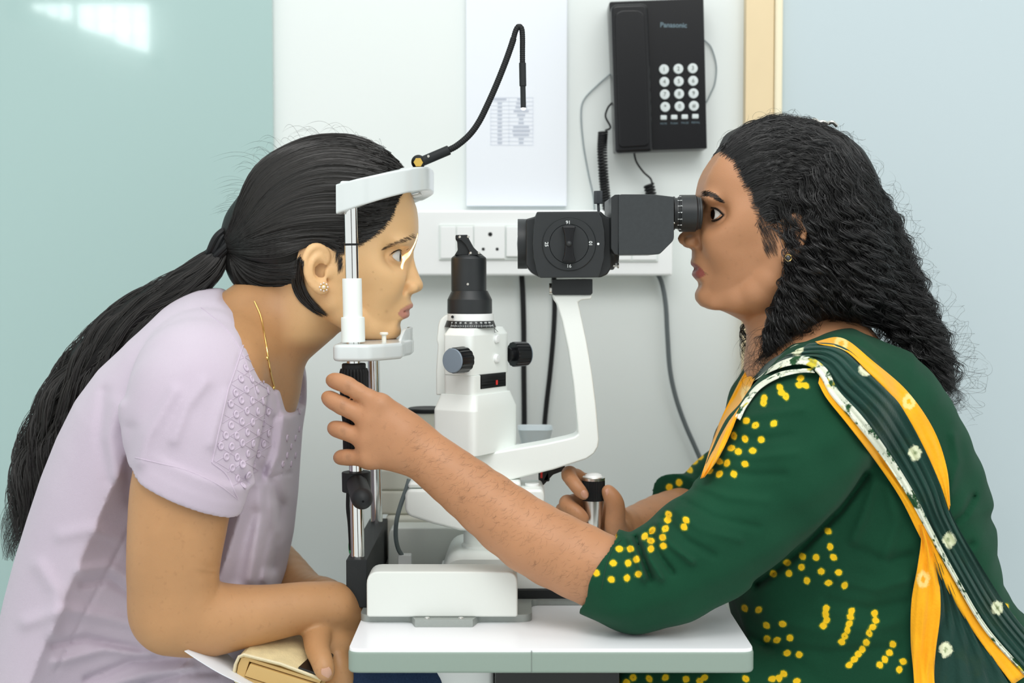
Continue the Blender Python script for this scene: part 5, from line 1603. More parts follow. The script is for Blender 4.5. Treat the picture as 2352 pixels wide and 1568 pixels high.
for i in range(2200):
    a = r.random() * 2 * PI; rr = math.sqrt(r.random()); u = math.cos(a) * rr; w = math.sin(a) * rr
    if w > 0.3: w *= 0.5
    t0 = r.random() ** 3 * 0.5; t1 = min(1.0 - 0.22 * r.random() ** 1.5, t0 + 0.45 + 0.6 * r.random())
    tt = np.linspace(t0, t1, K2) * 79
    cx_ = np.interp(tt, np.arange(80), pc[:, 0]); cy_ = np.interp(tt, np.arange(80), pc[:, 1]); ww = np.interp(tt, np.arange(80), pw)
    nx = np.interp(tt, np.arange(80), nor[:, 0]); ny = np.interp(tt, np.arange(80), nor[:, 1])
    g = int(a * 5) ; ph_ = g * 1.7 + r.standard_normal() * 0.35; fr_q = 0.36 + 0.05 * math.sin(g)
    wob = np.sin(tt * fr_q + ph_) * np.interp(tt, [0, 12, 40, 79], [0, 5, 12, 17]); wob2 = np.cos(tt * fr_q + ph_) * np.interp(tt, [0, 12, 40, 79], [0, .002, .005, .008])
    off = u * ww + wob
    loose = 0.16 if r.random() < 0.16 else 0.0
    off = off - loose * 160 * ((tt - tt[0]) / 79) ** 1.5 * r.random()
    path = [tuple(P(cx_[k] + nx[k] * off[k], cy_[k] + ny[k] * off[k], YM - 0.006 + w * ww[k] * S(YM) * 0.95 + wob2[k])) for k in range(K2)]
    pts_.append(path)
strands('ponytail_strands', np.array(pts_), 0.00022 + 0.00028 * r.random(len(pts_)), M_hairP, pony)
# hair tie
tv = Vector((P(498, 545, YM) - P(535, 575, YM))).normalized()
loops = []
for k in range(5):
    c = P(516, 562, YM) + tv * (0.004 * (k - 2)) ; a_, u_, w_ = frame_of(tv)
    rr = 0.0195 + 0.0025 * math.sin(k * 2.1)
    ring_ = [c + (u_ * math.cos(t) + w_ * math.sin(t)) * rr + a_ * 0.0015 * math.sin(3 * t + k) for t in np.linspace(0, 2 * PI, 40)]
    loops.append(tube(ring_, 0.0040, 10, False))
strands('hair_strands', ridge(top0, 260, 91), np.full(260, 0.00022), M_hairP, cap)
bk = ridge([(620, 356), (594, 378), (569, 413), (555, 449), (544, 484), (529, 530), (521, 548)], 240, 93, 0.048, 7.0)
strands('hair_strands', bk, np.full(len(bk), 0.00026), M_hairP, cap)
tie_o = obj('hair_tie', join(*loops), M_rubber, patient); tie_o['label'] = 'black elastic hair tie'

# brows, lashes
M_brow = hair_mat('brow_hair', (0.008, 0.006, 0.005), (0.028, 0.018, 0.012), 0.5)
def hairs_on(bv, guide, width, count, length, dirv, rad, seedk, m, parent, name, lift=0.0004, curl=0.0):
    r = np.random.default_rng(seedk); g_ = smooth_line(guide, 40); out = []
    for i in range(count):
        t = r.random(); q = g_[int(t * 39)]
        wv = np.interp(t, [0, .3, 1], width)
        i_ = int(t * 39); tg = g_[min(i_ + 1, 39)] - g_[max(i_ - 1, 0)]; tg = tg / (np.hypot(*tg) + 1e-6); o_ = (r.random() - 0.5) * wv
        x = q[0] - tg[1] * o_ + r.standard_normal(); y = q[1] + tg[0] * o_ + r.standard_normal()
        d = np.array(dirv(t)); d = d / np.hypot(*d); L_ = length * (0.7 + 0.6 * r.random())
        path = []; ly = None
        for k in np.linspace(0, 1, 6):
            p_ = surf_y(bv, x + d[0] * L_ * k, y + d[1] * L_ * k, None)
            p_ = p_ if p_ is not None else P(x + d[0] * L_ * k, y + d[1] * L_ * k, ly if ly is not None else YM)
            ly = p_.y
            path.append((p_.x, p_.y - lift - 0.0006 * k * (1 - k), p_.z))
        out.append(path)
    return strands(name, np.array(out), np.full(len(out), rad), m, parent)
hairs_on(BV_skin, [(884, 572), (900, 563), (920, 556), (942, 549), (957, 542)], [3, 6, 8], 170, 8, lambda t: (-1.0, 0.25 - 0.75 * t), 0.00010, 31, M_brow, patient, 'eyebrow')
hairs_on(BV_skin, [(914, 458), (906, 476), (896, 500), (876, 526), (842, 550), (806, 568), (790, 580)], [14, 16, 16], 620, 26, lambda t: (-1.0, -0.55 + 0.65 * t), 0.00011, 33, M_hairP, cap, 'hairline', 0.0008)
hairs_on(BV_skin, [(776, 566), (782, 590), (785, 612)], [12, 12, 8], 160, 18, lambda t: (-0.25, 1.0), 0.00009, 34, M_hairP, cap, 'hairline', 0.0006)
lash = []
r = np.random.default_rng(41)
for i in range(40):
    t = i / 39; q = smooth_line([(899, 583), (908, 577), (917, 574.5), (924, 577)], 40)[i]
    yb = YM - 0.044 + 0.016 * t
    a_ = P(q[0], q[1], yb); L_ = 9 + 5 * t
    lash.append([tuple(P(q[0] + L_ * k * (0.5 + 0.6 * t), q[1] - L_ * 0.18 * k - 4 * k * k, yb - 0.004 * k * (1 - t))) for k in np.linspace(0, 1, 6)])
strands('eyelashes', np.array(lash), np.full(len(lash), 0.00022), M_brow, patient)

def liner(bv, line, rad, m, parent):
    q = []
    for a in spline([(x, y, 0) for x, y in line], 6):
        p_ = surf_y(bv, a[0], a[1], None, 0.0002)
        if p_ is not None: q.append(p_)
    if len(q) > 3:
        n = len(q); return obj('eyeliner', tube(q, [rad * (0.4 + 0.6 * math.sin(PI * (0.15 + 0.75 * k / n))) for k in range(n)], 6), m, parent)
M_kohl = mat('dark_lash_line', (0.010, 0.007, 0.006), 0.6, spec=0.2, var=0.1)
liner(BV_skin, [(898, 583.5), (904, 579), (911, 575), (917, 573), (922, 575)], 0.00065, M_kohl, patient)
# ------------------------------------------------------------------ jewellery
M_gold = mat('gold_chain', (0.83, 0.58, 0.20), 0.2, metal=1.0, var=0.05, vscale=200)
M_pearl = mat('pearl', srgb(240, 225, 215), 0.15, spec=0.6, var=0.02)
M_stone = mat('clear_stone', srgb(235, 225, 215), 0.06, spec=0.9, metal=0.3, var=0.05)
nl = thing('necklace', 'thin gold necklace with small beads round the neck of the ponytailed woman', 'necklace', P(610, 800, -0.1))
ch = []
for q in spline([(584, 692, 0), (598, 726, 0), (607, 770, 0), (614, 812, 0), (621, 855, 0), (630, 890, 0)], 10):
    p_ = surf_y(BV_skin, q[0], q[1], None)
    if p_ is not None: ch.append(p_ + Vector((0.0006, -0.0012, 0)))
obj('chain', tube(ch, 0.0010, 8), M_gold, nl)
for (bx, by) in ((614, 822), (629, 890)):
    p_ = surf_y(BV_skin, bx, by, P(bx, by, -0.09))
    obj('bead', sphere(p_ + Vector((0, -0.002, 0)), 0.0022, 16), M_gold, nl)
obj('chain', tube(spline(PP([(652, 852), (649, 890), (645, 930), (644, 958)], -0.002), 8), 0.0010, 8), M_gold, nl)
er = thing('earring', 'flower stud earring of clear stones round a pearl, on the ponytailed woman', 'earring', P(744, 659, -0.118))
ec_ = surf_y(BV_skin, 744, 659, P(744, 659, -0.115)) + Vector((0, -0.0016, 0))
obj('pearl', sphere(ec_ + Vector((0, -0.0006, 0)), 0.0020, 16), M_pearl, er)
obj('setting', cyl(ec_ + Vector((0, 0.0016, 0)), ec_, 0.0030, 20, 0.0003), M_gold, er)
for k in range(8):
    a = 2 * PI * k / 8
    obj('stone', sphere(ec_ + Vector((0.0044 * math.cos(a), 0.0004, 0.0044 * math.sin(a))), 0.00115, 10), M_stone, er)

# ------------------------------------------------------------------ wallet and papers in the lap
M_weave = mat('woven_cream_cover', srgb(222, 206, 160), 0.7, bump=0.6, bscale=500, var=0.22, vscale=90)
M_tanl = mat('tan_lining', srgb(206, 172, 110), 0.5, bump=0.1, bscale=600, var=0.05)
M_patent = mat('black_patent_strap', (0.006, 0.006, 0.006), 0.32, spec=0.6, var=0.1)
wl = thing('wallet', 'folded cream woven wallet with a black strap, held in the lap', 'wallet', P(640, 1540, -0.2))
Wx = (P(742, 1560, -0.225) - P(548, 1500, -0.225)); 
o0 = P(548, 1500, -0.235); ux = (P(738, 1562, -0.235) - o0); uy = Vector((0.012, 0.095, 0.012)); uz = Vector((0, 0, 1)).cross(ux).cross(ux) * 0
nz = ux.cross(uy).normalized()
if nz.z < 0: nz = -nz
def W3(a, b, c): return o0 + ux * a + uy * b + nz * c
T_ = 0.030
fold = [(0.06, 0.0), (0.015, -0.004), (0.0, -0.013), (0.015, -0.025), (0.06, -0.030)]
outer = [(1.0, 0.002), (0.5, 0.004), (0.06, 0.001), (0.015, -0.003), (0.0, -0.013), (0.015, -0.026), (0.06, -0.031), (1.0, -0.031), (1.0, -0.028), (0.07, -0.028), (0.03, -0.023), (0.018, -0.013), (0.03, -0.005), (0.07, -0.002), (0.5, 0.001), (1.0, -0.001)]
obj('cover', prism([W3(a, 0, c) for a, c in outer], uy, 0.0006), M_weave, wl)
obj('lining', prism([W3(a, 0.02, c) for a, c in ((0.99, -0.0015), (0.08, -0.0025), (0.04, -0.005), (0.03, -0.013), (0.04, -0.022), (0.08, -0.0275), (0.99, -0.0275), (0.99, -0.024), (0.14, -0.024), (0.14, -0.006), (0.99, -0.005))], uy * 0.96, 0.0003), M_tanl, wl)
obj('pocket', prism([W3(a, 0.0, c) for a, c in ((1.0, -0.0065), (0.16, -0.0075), (0.14, -0.0225), (1.0, -0.0225))], uy * 0.95, 0.0008), M_tanl, wl)
obj('piping', tube([W3(a, -0.005, c) for a, c in outer[:8]], 0.0014, 8), mat('cream_piping', srgb(226, 214, 180), 0.6, bump=0.5, bscale=1500, var=0.08, vscale=500), wl)
obj('strap', prism([W3(a, b, 0.0035) for a, b in ((0.70, 0.0), (0.96, 0.0), (1.0, 0.2), (0.98, 0.55), (0.80, 0.75), (0.66, 0.85), (0.60, 0.70), (0.66, 0.45), (0.74, 0.30))], nz * 0.003, 0.001, 2), M_patent, wl)
def sheet(name, corners, label, sag, nx=24, ny=10, m=M_paper):
    a, b, c, d = corners; bm = BM(); g_ = []
    for i in range(nx + 1):
        row = []
        for j in range(ny + 1):
            u = i / nx; v = j / ny
            p_ = (a * (1 - u) + b * u) * (1 - v) + (d * (1 - u) + c * u) * v
            row.append(bm.verts.new(p_ + Vector((0, 0, -sag * math.sin(PI * u) + 0.004 * math.sin(3 * u + 2 * v)))))
        g_.append(row)
    top = [bm.faces.new((g_[i][j], g_[i + 1][j], g_[i + 1][j + 1], g_[i][j + 1])) for i in range(nx) for j in range(ny)]
    r_ = bmesh.ops.extrude_face_region(bm, geom=top)
    for v in [e for e in r_['geom'] if isinstance(e, bmesh.types.BMVert)]: v.co.z -= 0.0008
    o = obj(name, bm, m); tag(o, label, 'paper'); return o
sheet('paper_sheet', (P(424, 1494, -0.262), P(640, 1596, -0.275), P(700, 1590, -0.19), P(500, 1488, -0.18)), 'white paper sheet lying in the lap, curling up under the elbow', 0.010)
# ------------------------------------------------------------------ the examiner
dprof = [(1660, 338), (1640, 364), (1624, 388), (1613, 410), (1606, 433), (1603, 450), (1606, 464), (1611, 474), (1608, 485), (1596, 504), (1577, 526), (1561, 538), (1556, 547), (1558, 556), (1565, 566), (1575, 570.5), (1589, 573.5), (1588, 582), (1590, 591), (1585.5, 600), (1588, 609), (1598, 615), (1592, 622), (1590, 632), (1597, 641), (1604, 650), (1600, 662), (1597, 676), (1599, 689), (1611, 703), (1632, 711), (1653, 711), (1677, 720), (1705, 729), (1724, 748)]
dh = Field(); EAR_D = []
dsk = [(1652, 365), (1680, 325), (1735, 298), (1790, 288), (1850, 293), (1905, 320), (1950, 362), (1976, 420), (1982, 490), (1966, 560), (1925, 620), (1860, 665), (1780, 690), (1700, 680), (1650, 600), (1622, 500), (1628, 410)]
dh.add(extr(side_xz(dsk, YM), YM, 0.072, 0.066))
dh.add(ell(P(1693, 480, YM), (0.048, 0.064, 0.078)), 0.02)
dh.add(ell(P(1672, 410, YM), (0.038, 0.059, 0.046)), 0.02)
dh.add(ell(P(1692, 610, YM), (0.041, 0.055, 0.052)), 0.02)
dh.add(ell(P(1700, 680, YM), (0.042, 0.040, 0.026)), 0.02)
def DQ(s):
    return (lambda px, py, off: P(px, py, YM - off)) if s < 0 else (lambda px, py, off: mir(P(px, py, YM - off)))
for s in (-1, 1):
    Q = DQ(s)
    dh.chain([Q(1790, 545, 0.057), Q(1786, 605, 0.056), Q(1740, 668, 0.044), Q(1655, 692, 0.017)], [0.017, 0.018, 0.020, 0.018], 0.02, 2)
    dh.add(ell(Q(1672, 545, 0.036), (0.028, 0.023, 0.030)), 0.018)
    dh.add(ell(Q(1715, 507, 0.052), (0.030, 0.014, 0.018)), 0.02)
dh.add(ball(P(1621, 682, YM), 0.018), 0.012)
dh.add(ell(P(1619, 610, YM), (0.0180, 0.0255, 0.030)), 0.015)
dh.chain(PP([(1618, 462), (1612, 490), (1592, 517), (1573, 539)], YM), [0.0090, 0.0070, 0.0074, 0.0086], 0.010, 3)
dh.add(ell(P(1569, 547, YM), (0.0084, 0.0092, 0.0082)), 0.006)
dh.chain(PP([(1618, 500), (1602, 538), (1598, 558)], YM), [0.0100, 0.0120, 0.0115], 0.006)
for s in (-1, 1):
    Q = DQ(s)
    dh.add(ell(Q(1589, 556, 0.0128), (0.0090, 0.0062, 0.0075)), 0.004)
    dh.sub(ell(Q(1609, 557, 0.0225), (0.0036, 0.0060, 0.0085), rotm(0, -0.2, 0)), 0.005)
    dh.sub(ell(Q(1579, 570, 0.0066), (0.0058, 0.0032, 0.0050)), 0.002)
    ec = Q(1658, 492, 0.031)
    dh.sub(ell(Q(1627, 492, 0.048), (0.0190, 0.022, 0.0120), rotm(0, 0, s * -0.45)), 0.020)
    dh.add(ell(ec, (0.0142, 0.0165, 0.0138), rotm(0, 0, s * 0.35)), 0.005)
    dh.add(ell(Q(1628, 458, 0.036), (0.010, 0.022, 0.0065)), 0.012)
    dh.chain([Q(1624, 627, 0.0215), Q(1606, 612, 0.014), Q(1594, 604, 0.0)], [0.0022, 0.0040, 0.0050], 0.004, 3)
    dh.chain([Q(1624, 631, 0.0215), Q(1609, 631, 0.014), Q(1599, 630, 0.0)], [0.0022, 0.0048, 0.0058], 0.004, 3)
dh.sub(ell(P(1590, 654, YM), (0.010, 0.022, 0.0045)), 0.008)
for s in (-1, 1):
    Q = DQ(s)
    for a_, b_ in (((1628, 630, 0.0245), (1610, 621, 0.0185)), ((1610, 621, 0.0185), (1590, 615.5, 0.0))):
        dh.sub(cone(Q(*a_), Q(*b_), 0.0010, 0.0012), 0.0022)
dpoly = side_xz(dprof + [(1740, 900), (2300, 900), (2300, 150), (1690, 150)], YM)
DPT = Poly(dpoly, 0.05, 0.00025)
dh.cut(Prim(lambda X: DPT(X[:, 0], X[:, 2]), (0, 0, 0), 1), 0.005)
for s in (-1, 1):
    Q = DQ(s)
    dh.sub(lid_opening(Q(1658, 492, 0.031), -1.0, math.radians(78), math.radians(26), math.radians(24), math.radians(-27), YM, 0.022), 0.0012)
    n_ear = len(dh.ops)
    def E(px, py, o=0.0):                       # the ear, set out like the other one but facing the other way
        return Q(1822 + (726 - px) * 0.95, py - 70, 0.0735 + 0.014 * (757 - px) / 60 + o)
    dh.add(ell(E(724, 612), (0.0135, 0.0035, 0.0265), rotm(0, 0.10, s * 0.25)), 0.003)
    dh.chain([E(751, 604), E(753, 586), E(744, 572), E(728, 566), E(713, 573), E(703, 588), E(700, 604), E(703, 622), E(712, 645), E(725, 662)], [0.0022, 0.0030, 0.0034, 0.0036, 0.0036, 0.0034, 0.0032, 0.0031, 0.0030, 0.0032], 0.002, 2)
    dh.add(ell(E(739, 661), (0.0085, 0.0038, 0.0082)), 0.005)
    dh.sub(ell(E(738, 621, 0.006), (0.0088, 0.0075, 0.0115)), 0.003)
    dh.add(ell(E(756, 627, -0.001), (0.0048, 0.0044, 0.0062)), 0.004)
    EAR_D = EAR_D + list(range(n_ear, len(dh.ops)))
dhc = P(1780, 500, YM)
dh0 = Field(); dh0.ops = [o_ for k_, o_ in enumerate(dh.ops) if k_ not in EAR_D]
db = Field()
db.add(Prim(None, dhc, 0.17, dh))
db.chain([P(1795, 630, YM), P(1815, 715, YM), P(1845, 800, YM), P(1870, 860, YM)], [0.055, 0.054, 0.058, 0.075], 0.025, 3)
db.chain([P(1880, 860, YM), P(1900, 930, YM)], [0.08, 0.085], 0.02)
for s in (-1, 1):
    Q = DQ(s)
    db.chain([Q(1850, 830, 0.03), Q(1895, 910, 0.13)], [0.050, 0.048], 0.03)
# near arm, reaching across the instrument to the post
db.chain([P(1895, 935, -0.175), P(1800, 1070, -0.200), P(1640, 1235, -0.225), P(1500, 1330, -0.236), P(1450, 1345, -0.237)], [0.050, 0.046, 0.040, 0.035, 0.034], 0.01, 2)
db.chain([P(1445, 1348, -0.235), P(1376, 1311, -0.230), P(1219, 1232, -0.214), P(1075, 1122, -0.198), P(985, 1052, -0.187), P(925, 1008, -0.180)], [0.0350, 0.0390, 0.0385, 0.0318, 0.0275, 0.0262], 0.012, 3)
HY = -0.190
db.chain([P(940, 1020, HY + 0.006), P(885, 985, HY + 0.010)], [0.0262, 0.0290], 0.012)
mc = [((872, 930), (925, 985)), ((852, 965), (915, 1003)), ((845, 1012), (910, 1022)), ((846, 1052), (915, 1042))]
tips = [((800, 886, -0.1860), (776, 876, -0.1795), (762, 873, -0.168)), ((786, 932, -0.1870), (764, 920, -0.1810), (752, 912, -0.170)), ((788, 989, -0.1860), (773, 985, -0.1800), (766, 982, -0.168)), ((800, 1050, -0.1840), (785, 1050, -0.1780), (779, 1051, -0.166))]
fr = [(0.0100, 0.0082, 0.0078, 0.0066), (0.0100, 0.0082, 0.0078, 0.0066), (0.0096, 0.0078, 0.0074, 0.0063), (0.0088, 0.0072, 0.0068, 0.0058)]
for (m_, w_), t_, f_ in zip(mc, tips, fr):
    db.chain([P(*w_, HY), P(*m_, HY - 0.004)], [0.0165, f_[0] + 0.0020], 0.014)
    db.chain([P(*m_, HY - 0.004), P(*t_[0]), P(*t_[1]), P(*t_[2])], [f_[0], f_[1], f_[2], f_[3]], 0.005, 3)
    db.add(ball(P(m_[0] + 4, m_[1] + 2, HY - 0.0055), f_[0] + 0.0002), 0.008)
    db.add(ball(P(t_[0][0], t_[0][1], t_[0][2] - 0.0008), f_[1] + 0.0005), 0.004)
db.chain([P(930, 1000, HY + 0.02), P(880, 960, -0.140), P(835, 930, -0.118), P(806, 915, -0.116)], [0.016, 0.013, 0.0105, 0.009], 0.010, 3)
# far arm, hand on the joystick
db.chain([P(1870, 930, 0.11), P(1760, 1060, 0.14), P(1640, 1160, 0.155), P(1600, 1185, 0.15)], [0.050, 0.046, 0.044, 0.042], 0.01, 3)
db.chain([P(1600, 1185, 0.15), P(1520, 1200, 0.105), P(1450, 1218, 0.055), P(1415, 1212, 0.025)], [0.0415, 0.036, 0.028, 0.025], 0.012, 3)
db.add(ell(P(1402, 1190, YM + 0.040), (0.018, 0.019, 0.032)), 0.015)
J = YM
for c_, r_ in (([(1372, 1118, J + .040), (1308, 1088, J + .012), (1321, 1113, J - .012), (1341, 1136, J - .0175)], (0.0092, 0.0082, 0.0070, 0.0060)),
               ([(1370, 1148, J + .044), (1303, 1155, J + .008), (1320, 1172, J - .010), (1341, 1190, J - .0125)], (0.0094, 0.0084, 0.0074, 0.0062)),
               ([(1372, 1178, J + .044), (1294, 1172, J + .020), (1308, 1200, J + .002), (1334, 1216, J - .006)], (0.0092, 0.0082, 0.0072, 0.0062)),
               ([(1376, 1204, J + .040), (1312, 1212, J + .026), (1322, 1232, J + .010), (1342, 1240, J + .004)], (0.0084, 0.0074, 0.0064, 0.0056))):
    db.chain([P(*q) for q in c_], r_, 0.005, 3)
    db.add(ball(P(*c_[1]), r_[1] + 0.0004), 0.004)
db.chain([P(1420, 1225, J + .030), P(1413, 1203, J + .000), P(1413, 1158, J - .012), P(1397, 1128, J - .0145)], [0.0165, 0.0118, 0.0100, 0.0078], 0.012, 3)
lo = np.array((-0.24, -0.31, 0.68)); hi = np.array((0.50, 0.25, 1.31))
dp, dq = mesh_field(db, lo, hi, 0.0018, 'examiner')
dq = flip_check(dp, dq); dp = relax(dp, dq, 1, 0.4)
px, py = proj(dp)
nearhead = (np.linalg.norm(dp - A3(dhc), axis=1) < 0.17)
face = np.clip((px - 1480) / 60, 0, 1) * np.clip((960 - py) / 60, 0, 1)
lipd = sd_poly(px, py, [(1625, 629), (1612, 616), (1600, 606), (1586, 599), (1582, 606), (1594, 615), (1587, 622), (1587, 634), (1598, 641), (1609, 639), (1618, 634)])
lip = np.clip(0.5 - lipd / 3.0, 0, 1) * (np.abs(dp[:, 1] - YM) < 0.027) * nearhead
shade = 0.66 * np.exp(-(np.hypot((px - 1636) / 22, (py - 508) / 26)) ** 2) * nearhead  # dark under-eye skin together with the shade by the eye, in the colour
shade += 0.35 * np.exp(-(np.hypot((px - 1625) / 16, (py - 465) / 22)) ** 2) * nearhead  # the brow's shadow put into the skin colour
shade += 0.9 * np.clip(1 - seg_dist(px, py, [(1664, 493), (1656, 486), (1646, 480), (1634, 478)]) / 4.0, 0, 1) * nearhead
shade += 0.7 * np.clip(1 - seg_dist(px, py, [(1662, 495), (1652, 503), (1638, 506)]) / 3.6, 0, 1) * nearhead
shade += 0.9 * np.clip(1 - seg_dist(px, py, [(1625, 630), (1612, 622), (1600, 616), (1588, 615)]) / 3.0, 0, 1) * nearhead  # shade of the gap between the lips, drawn in the skin colour
r = np.random.default_rng(5)
for i in range(60):
    sx, sy = 1700 + 28 * r.standard_normal(), 575 + 40 * r.standard_normal()
    shade += 0.42 * r.random() * np.exp(-((px - sx) ** 2 + (py - sy) ** 2) / (3 + 16 * r.random())) * nearhead
for (m_, w_), t_ in zip(mc, tips):             # darker skin over the finger joints
    shade += 0.14 * np.exp(-((px - t_[0][0]) ** 2 + (py - t_[0][1]) ** 2) / 90.0) * (dp[:, 1] < -0.15)
for (m_, w_), t_ in zip(mc, tips):
    for k_ in (-3.5, 0.0, 3.5):
        jx_, jy_ = t_[0][0] + k_, t_[0][1] + 0.4 * k_
        shade += 0.12 * np.clip(1 - seg_dist(px, py, [(jx_ + 2, jy_ - 9), (jx_ - 1, jy_), (jx_ + 1, jy_ + 8)]) / 1.8, 0, 1) * (dp[:, 1] < -0.17)
    shade += 0.06 * np.exp(-((px - m_[0] - 6) ** 2 + (py - m_[1]) ** 2) / 220.0) * (dp[:, 1] < -0.17)
shade = np.clip(shade, 0, 0.92)
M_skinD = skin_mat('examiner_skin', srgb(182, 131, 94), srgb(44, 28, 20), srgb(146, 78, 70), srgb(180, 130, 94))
# lips must stay visible on the darker face: mix the second tone before them
me = np_mesh('person', dp, dq, {'lip': lip, 'shade': shade, 'second': face * (1 - lip) * (1 - shade)})
doctor = link('person', me, M_skinD)
tag(doctor, 'woman in a green and yellow dotted kameez looking into the eyepieces', 'person')
BV_dsk = bvh_of(dp, dq, (px > 1500) & (py < 900) & (dp[:, 1] < 0.0))
for s in (-1, 1):
    c = P(1658, 492, YM - 0.031)
    if s > 0: c = mir(c)
    eye_parts('examiner_eye', c, (-1.0, -0.28, 0.0), doctor, 0.0130, iris=(0.012, 0.007, 0.005))
M_nailD = mat('fingernail_warm', srgb(196, 146, 122), 0.25, spec=0.5, var=0.03)
nail(P(1343, 1134.5, J - 0.0240), P(1346, 1142, 0) - P(1336, 1126, 0), (0.1, -0.95, 0.25), 0.0098, 0.0078, doctor, M_nailD)
nail(P(1399, 1131, J - 0.0212), P(1396, 1120, 0) - P(1402, 1140, 0), (0.55, -0.80, 0.15), 0.0105, 0.0075, doctor, M_nailD)
for t_ in tips:
    nail(P(t_[2][0] - 4, t_[2][1] - 1, t_[2][2] - 0.0030), P(t_[2][0] - 6, t_[2][1], t_[2][2] + 0.010) - P(t_[1][0], t_[1][1], t_[1][2]), (-0.75, -0.65, 0.15), 0.0085, 0.0068, doctor, M_nailD)
# ------------------------------------------------------------------ green kameez with tie-dyed dots
kb = [(1985, 772), (2055, 800), (2118, 868), (2163, 948), (2198, 1028), (2222, 1088), (2232, 1130), (2228, 1150), (2241, 1185), (2243, 1240), (2252, 1300), (2272, 1345), (2310, 1385), (2340, 1440), (2352, 1500), (2380, 1680)]
kf = [(1560, 1700), (1640, 1600), (1690, 1540), (1700, 1450), (1680, 1350), (1650, 1250), (1636, 1180), (1640, 1100), (1665, 1000), (1700, 905), (1740, 830), (1790, 790), (1860, 765), (1930, 755)]
km = Field()
km.add(extr(side_xz(kb + kf, YM), YM, 0.172, 0.115))
km.chain([P(1915, 895, YM - 0.05), P(1893, 940, -0.175), P(1800, 1070, -0.200)], [0.055, 0.074, 0.072], 0.03, 2)
km.chain([P(1800, 1070, -0.200), P(1711, 1185, -0.216), P(1610, 1264, -0.228), P(1530, 1316, -0.234), P(1466, 1343, -0.237), P(1420, 1334, -0.235), P(1372, 1309, -0.230), P(1320, 1280, -0.226)], [0.072, 0.0605, 0.0585, 0.0535, 0.0475, 0.0472, 0.0465, 0.0460], 0.02, 3)
km.chain([mir(P(1915, 895, YM - 0.05)), P(1880, 945, 0.12), P(1760, 1060, 0.145), P(1650, 1150, 0.158), P(1600, 1180, 0.152), P(1540, 1175, 0.125)], [0.055, 0.070, 0.062, 0.056, 0.053, 0.050], 0.03, 2)
# lap
for yy in (-0.13, 0.06):
    km.chain([P(2150, 1640, yy), P(1800, 1640, yy), P(1480, 1630, yy)], [0.10, 0.085, 0.066], 0.05, 3)
# cuffs
cfo = A3(P(1376, 1311, -0.230)); fdir = A3((P(1219, 1232, -0.214) - P(1376, 1311, -0.230)).normalized())
def cuffcut(X):
    q = X - cfo; h = q @ fdir; w = q - h[:, None] * fdir
    return np.maximum(-h, np.sqrt((w ** 2).sum(1)) - 0.075)
km.sub(Prim(cuffcut, cfo, 0.30), 0.0)
km.sub(capcyl(Vector(cfo) - Vector(fdir) * 0.035, Vector(cfo) + Vector(fdir) * 0.04, 0.0428, 0.0422, 0.002), 0.001)
cf2 = A3(P(1555, 1150, 0.135)); fd2 = A3((P(1450, 1215, 0.055) - P(1600, 1180, 0.150)).normalized())
def cuffcut2(X):
    q = X - cf2; h = q @ fd2; w = q - h[:, None] * fd2
    return np.maximum(-h, np.sqrt((w ** 2).sum(1)) - 0.075)
km.sub(Prim(cuffcut2, cf2, 0.25), 0.0)
# neck opening
nk = P(1838, 790, YM)
km.sub(capcyl(P(1880, 880, YM), P(1790, 640, YM), 0.066, 0.070, 0.01), 0.004)
KF = [([(1446, 1236), (1462, 1275), (1480, 1330)], 7, 0.008), ([(1462, 1236), (1476, 1280), (1496, 1330)], 6, -0.0075), ([(1478, 1240), (1494, 1285), (1520, 1330)], 7, 0.008),
      ([(1495, 1225), (1515, 1275), (1545, 1315)], 7, -0.007), ([(1512, 1200), (1540, 1250), (1590, 1290)], 8, 0.007), ([(1530, 1190), (1575, 1240), (1640, 1275)], 9, -0.004),
      ([(1550, 1170), (1610, 1215), (1700, 1240)], 9, 0.003), ([(1570, 1150), (1640, 1190), (1740, 1210)], 9, -0.003),
      ([(1600, 1110), (1670, 1140), (1760, 1150)], 10, 0.003), ([(1640, 1075), (1720, 1090), (1800, 1090)], 10, -0.003), ([(1650, 1040), (1730, 1050), (1830, 1040)], 9, 0.0028), ([(1670, 1005), (1740, 1010), (1820, 1000)], 9, -0.0025),
      ([(1700, 960), (1760, 950), (1840, 940)], 9, 0.0025), ([(1990, 1090), (1930, 1170), (1830, 1270), (1740, 1340)], 9, -0.010),
      ([(2010, 1110), (1985, 1180), (1960, 1240)], 12, 0.005), ([(2040, 1120), (2060, 1200), (2030, 1290)], 14, 0.004), ([(1960, 1260), (2030, 1290), (2090, 1280)], 14, -0.005),
      ([(1930, 1330), (2010, 1350), (2080, 1330)], 14, 0.005), ([(1900, 1380), (2000, 1400), (2080, 1385)], 14, -0.004), ([(1760, 1420), (1900, 1450), (2050, 1430)], 16, 0.004), ([(1760, 1480), (1900, 1500), (2060, 1490)], 14, -0.004),
      ([(2190, 1000), (2200, 1060), (2180, 1130)], 10, 0.004), ([(2236, 1140), (2215, 1180), (2190, 1200)], 8, -0.006), ([(2230, 1250), (2205, 1270), (2190, 1300)], 10, -0.005), ([(1923, 1215), (1915, 1280), (1938, 1350)], 2.5, -0.0016)]
km.disp(folds(KF, YM))
def wrinkle(X):                                  # soft cross folds of the sleeve and trunk
    return (0.0011 * np.sin(X[:, 0] * 95 + X[:, 2] * 60 + 2 * np.sin(X[:, 1] * 30)) + 0.0008 * np.sin(X[:, 0] * 60 - X[:, 2] * 150 + X[:, 1] * 40)).astype(np.float32)
km.disp(wrinkle)
px_d, py_d = proj(dp)
kp_, kq_ = mesh_field(km, (0.07, -0.33, 0.46), (0.66, 0.26, 1.12), 0.0025, 'kameez')
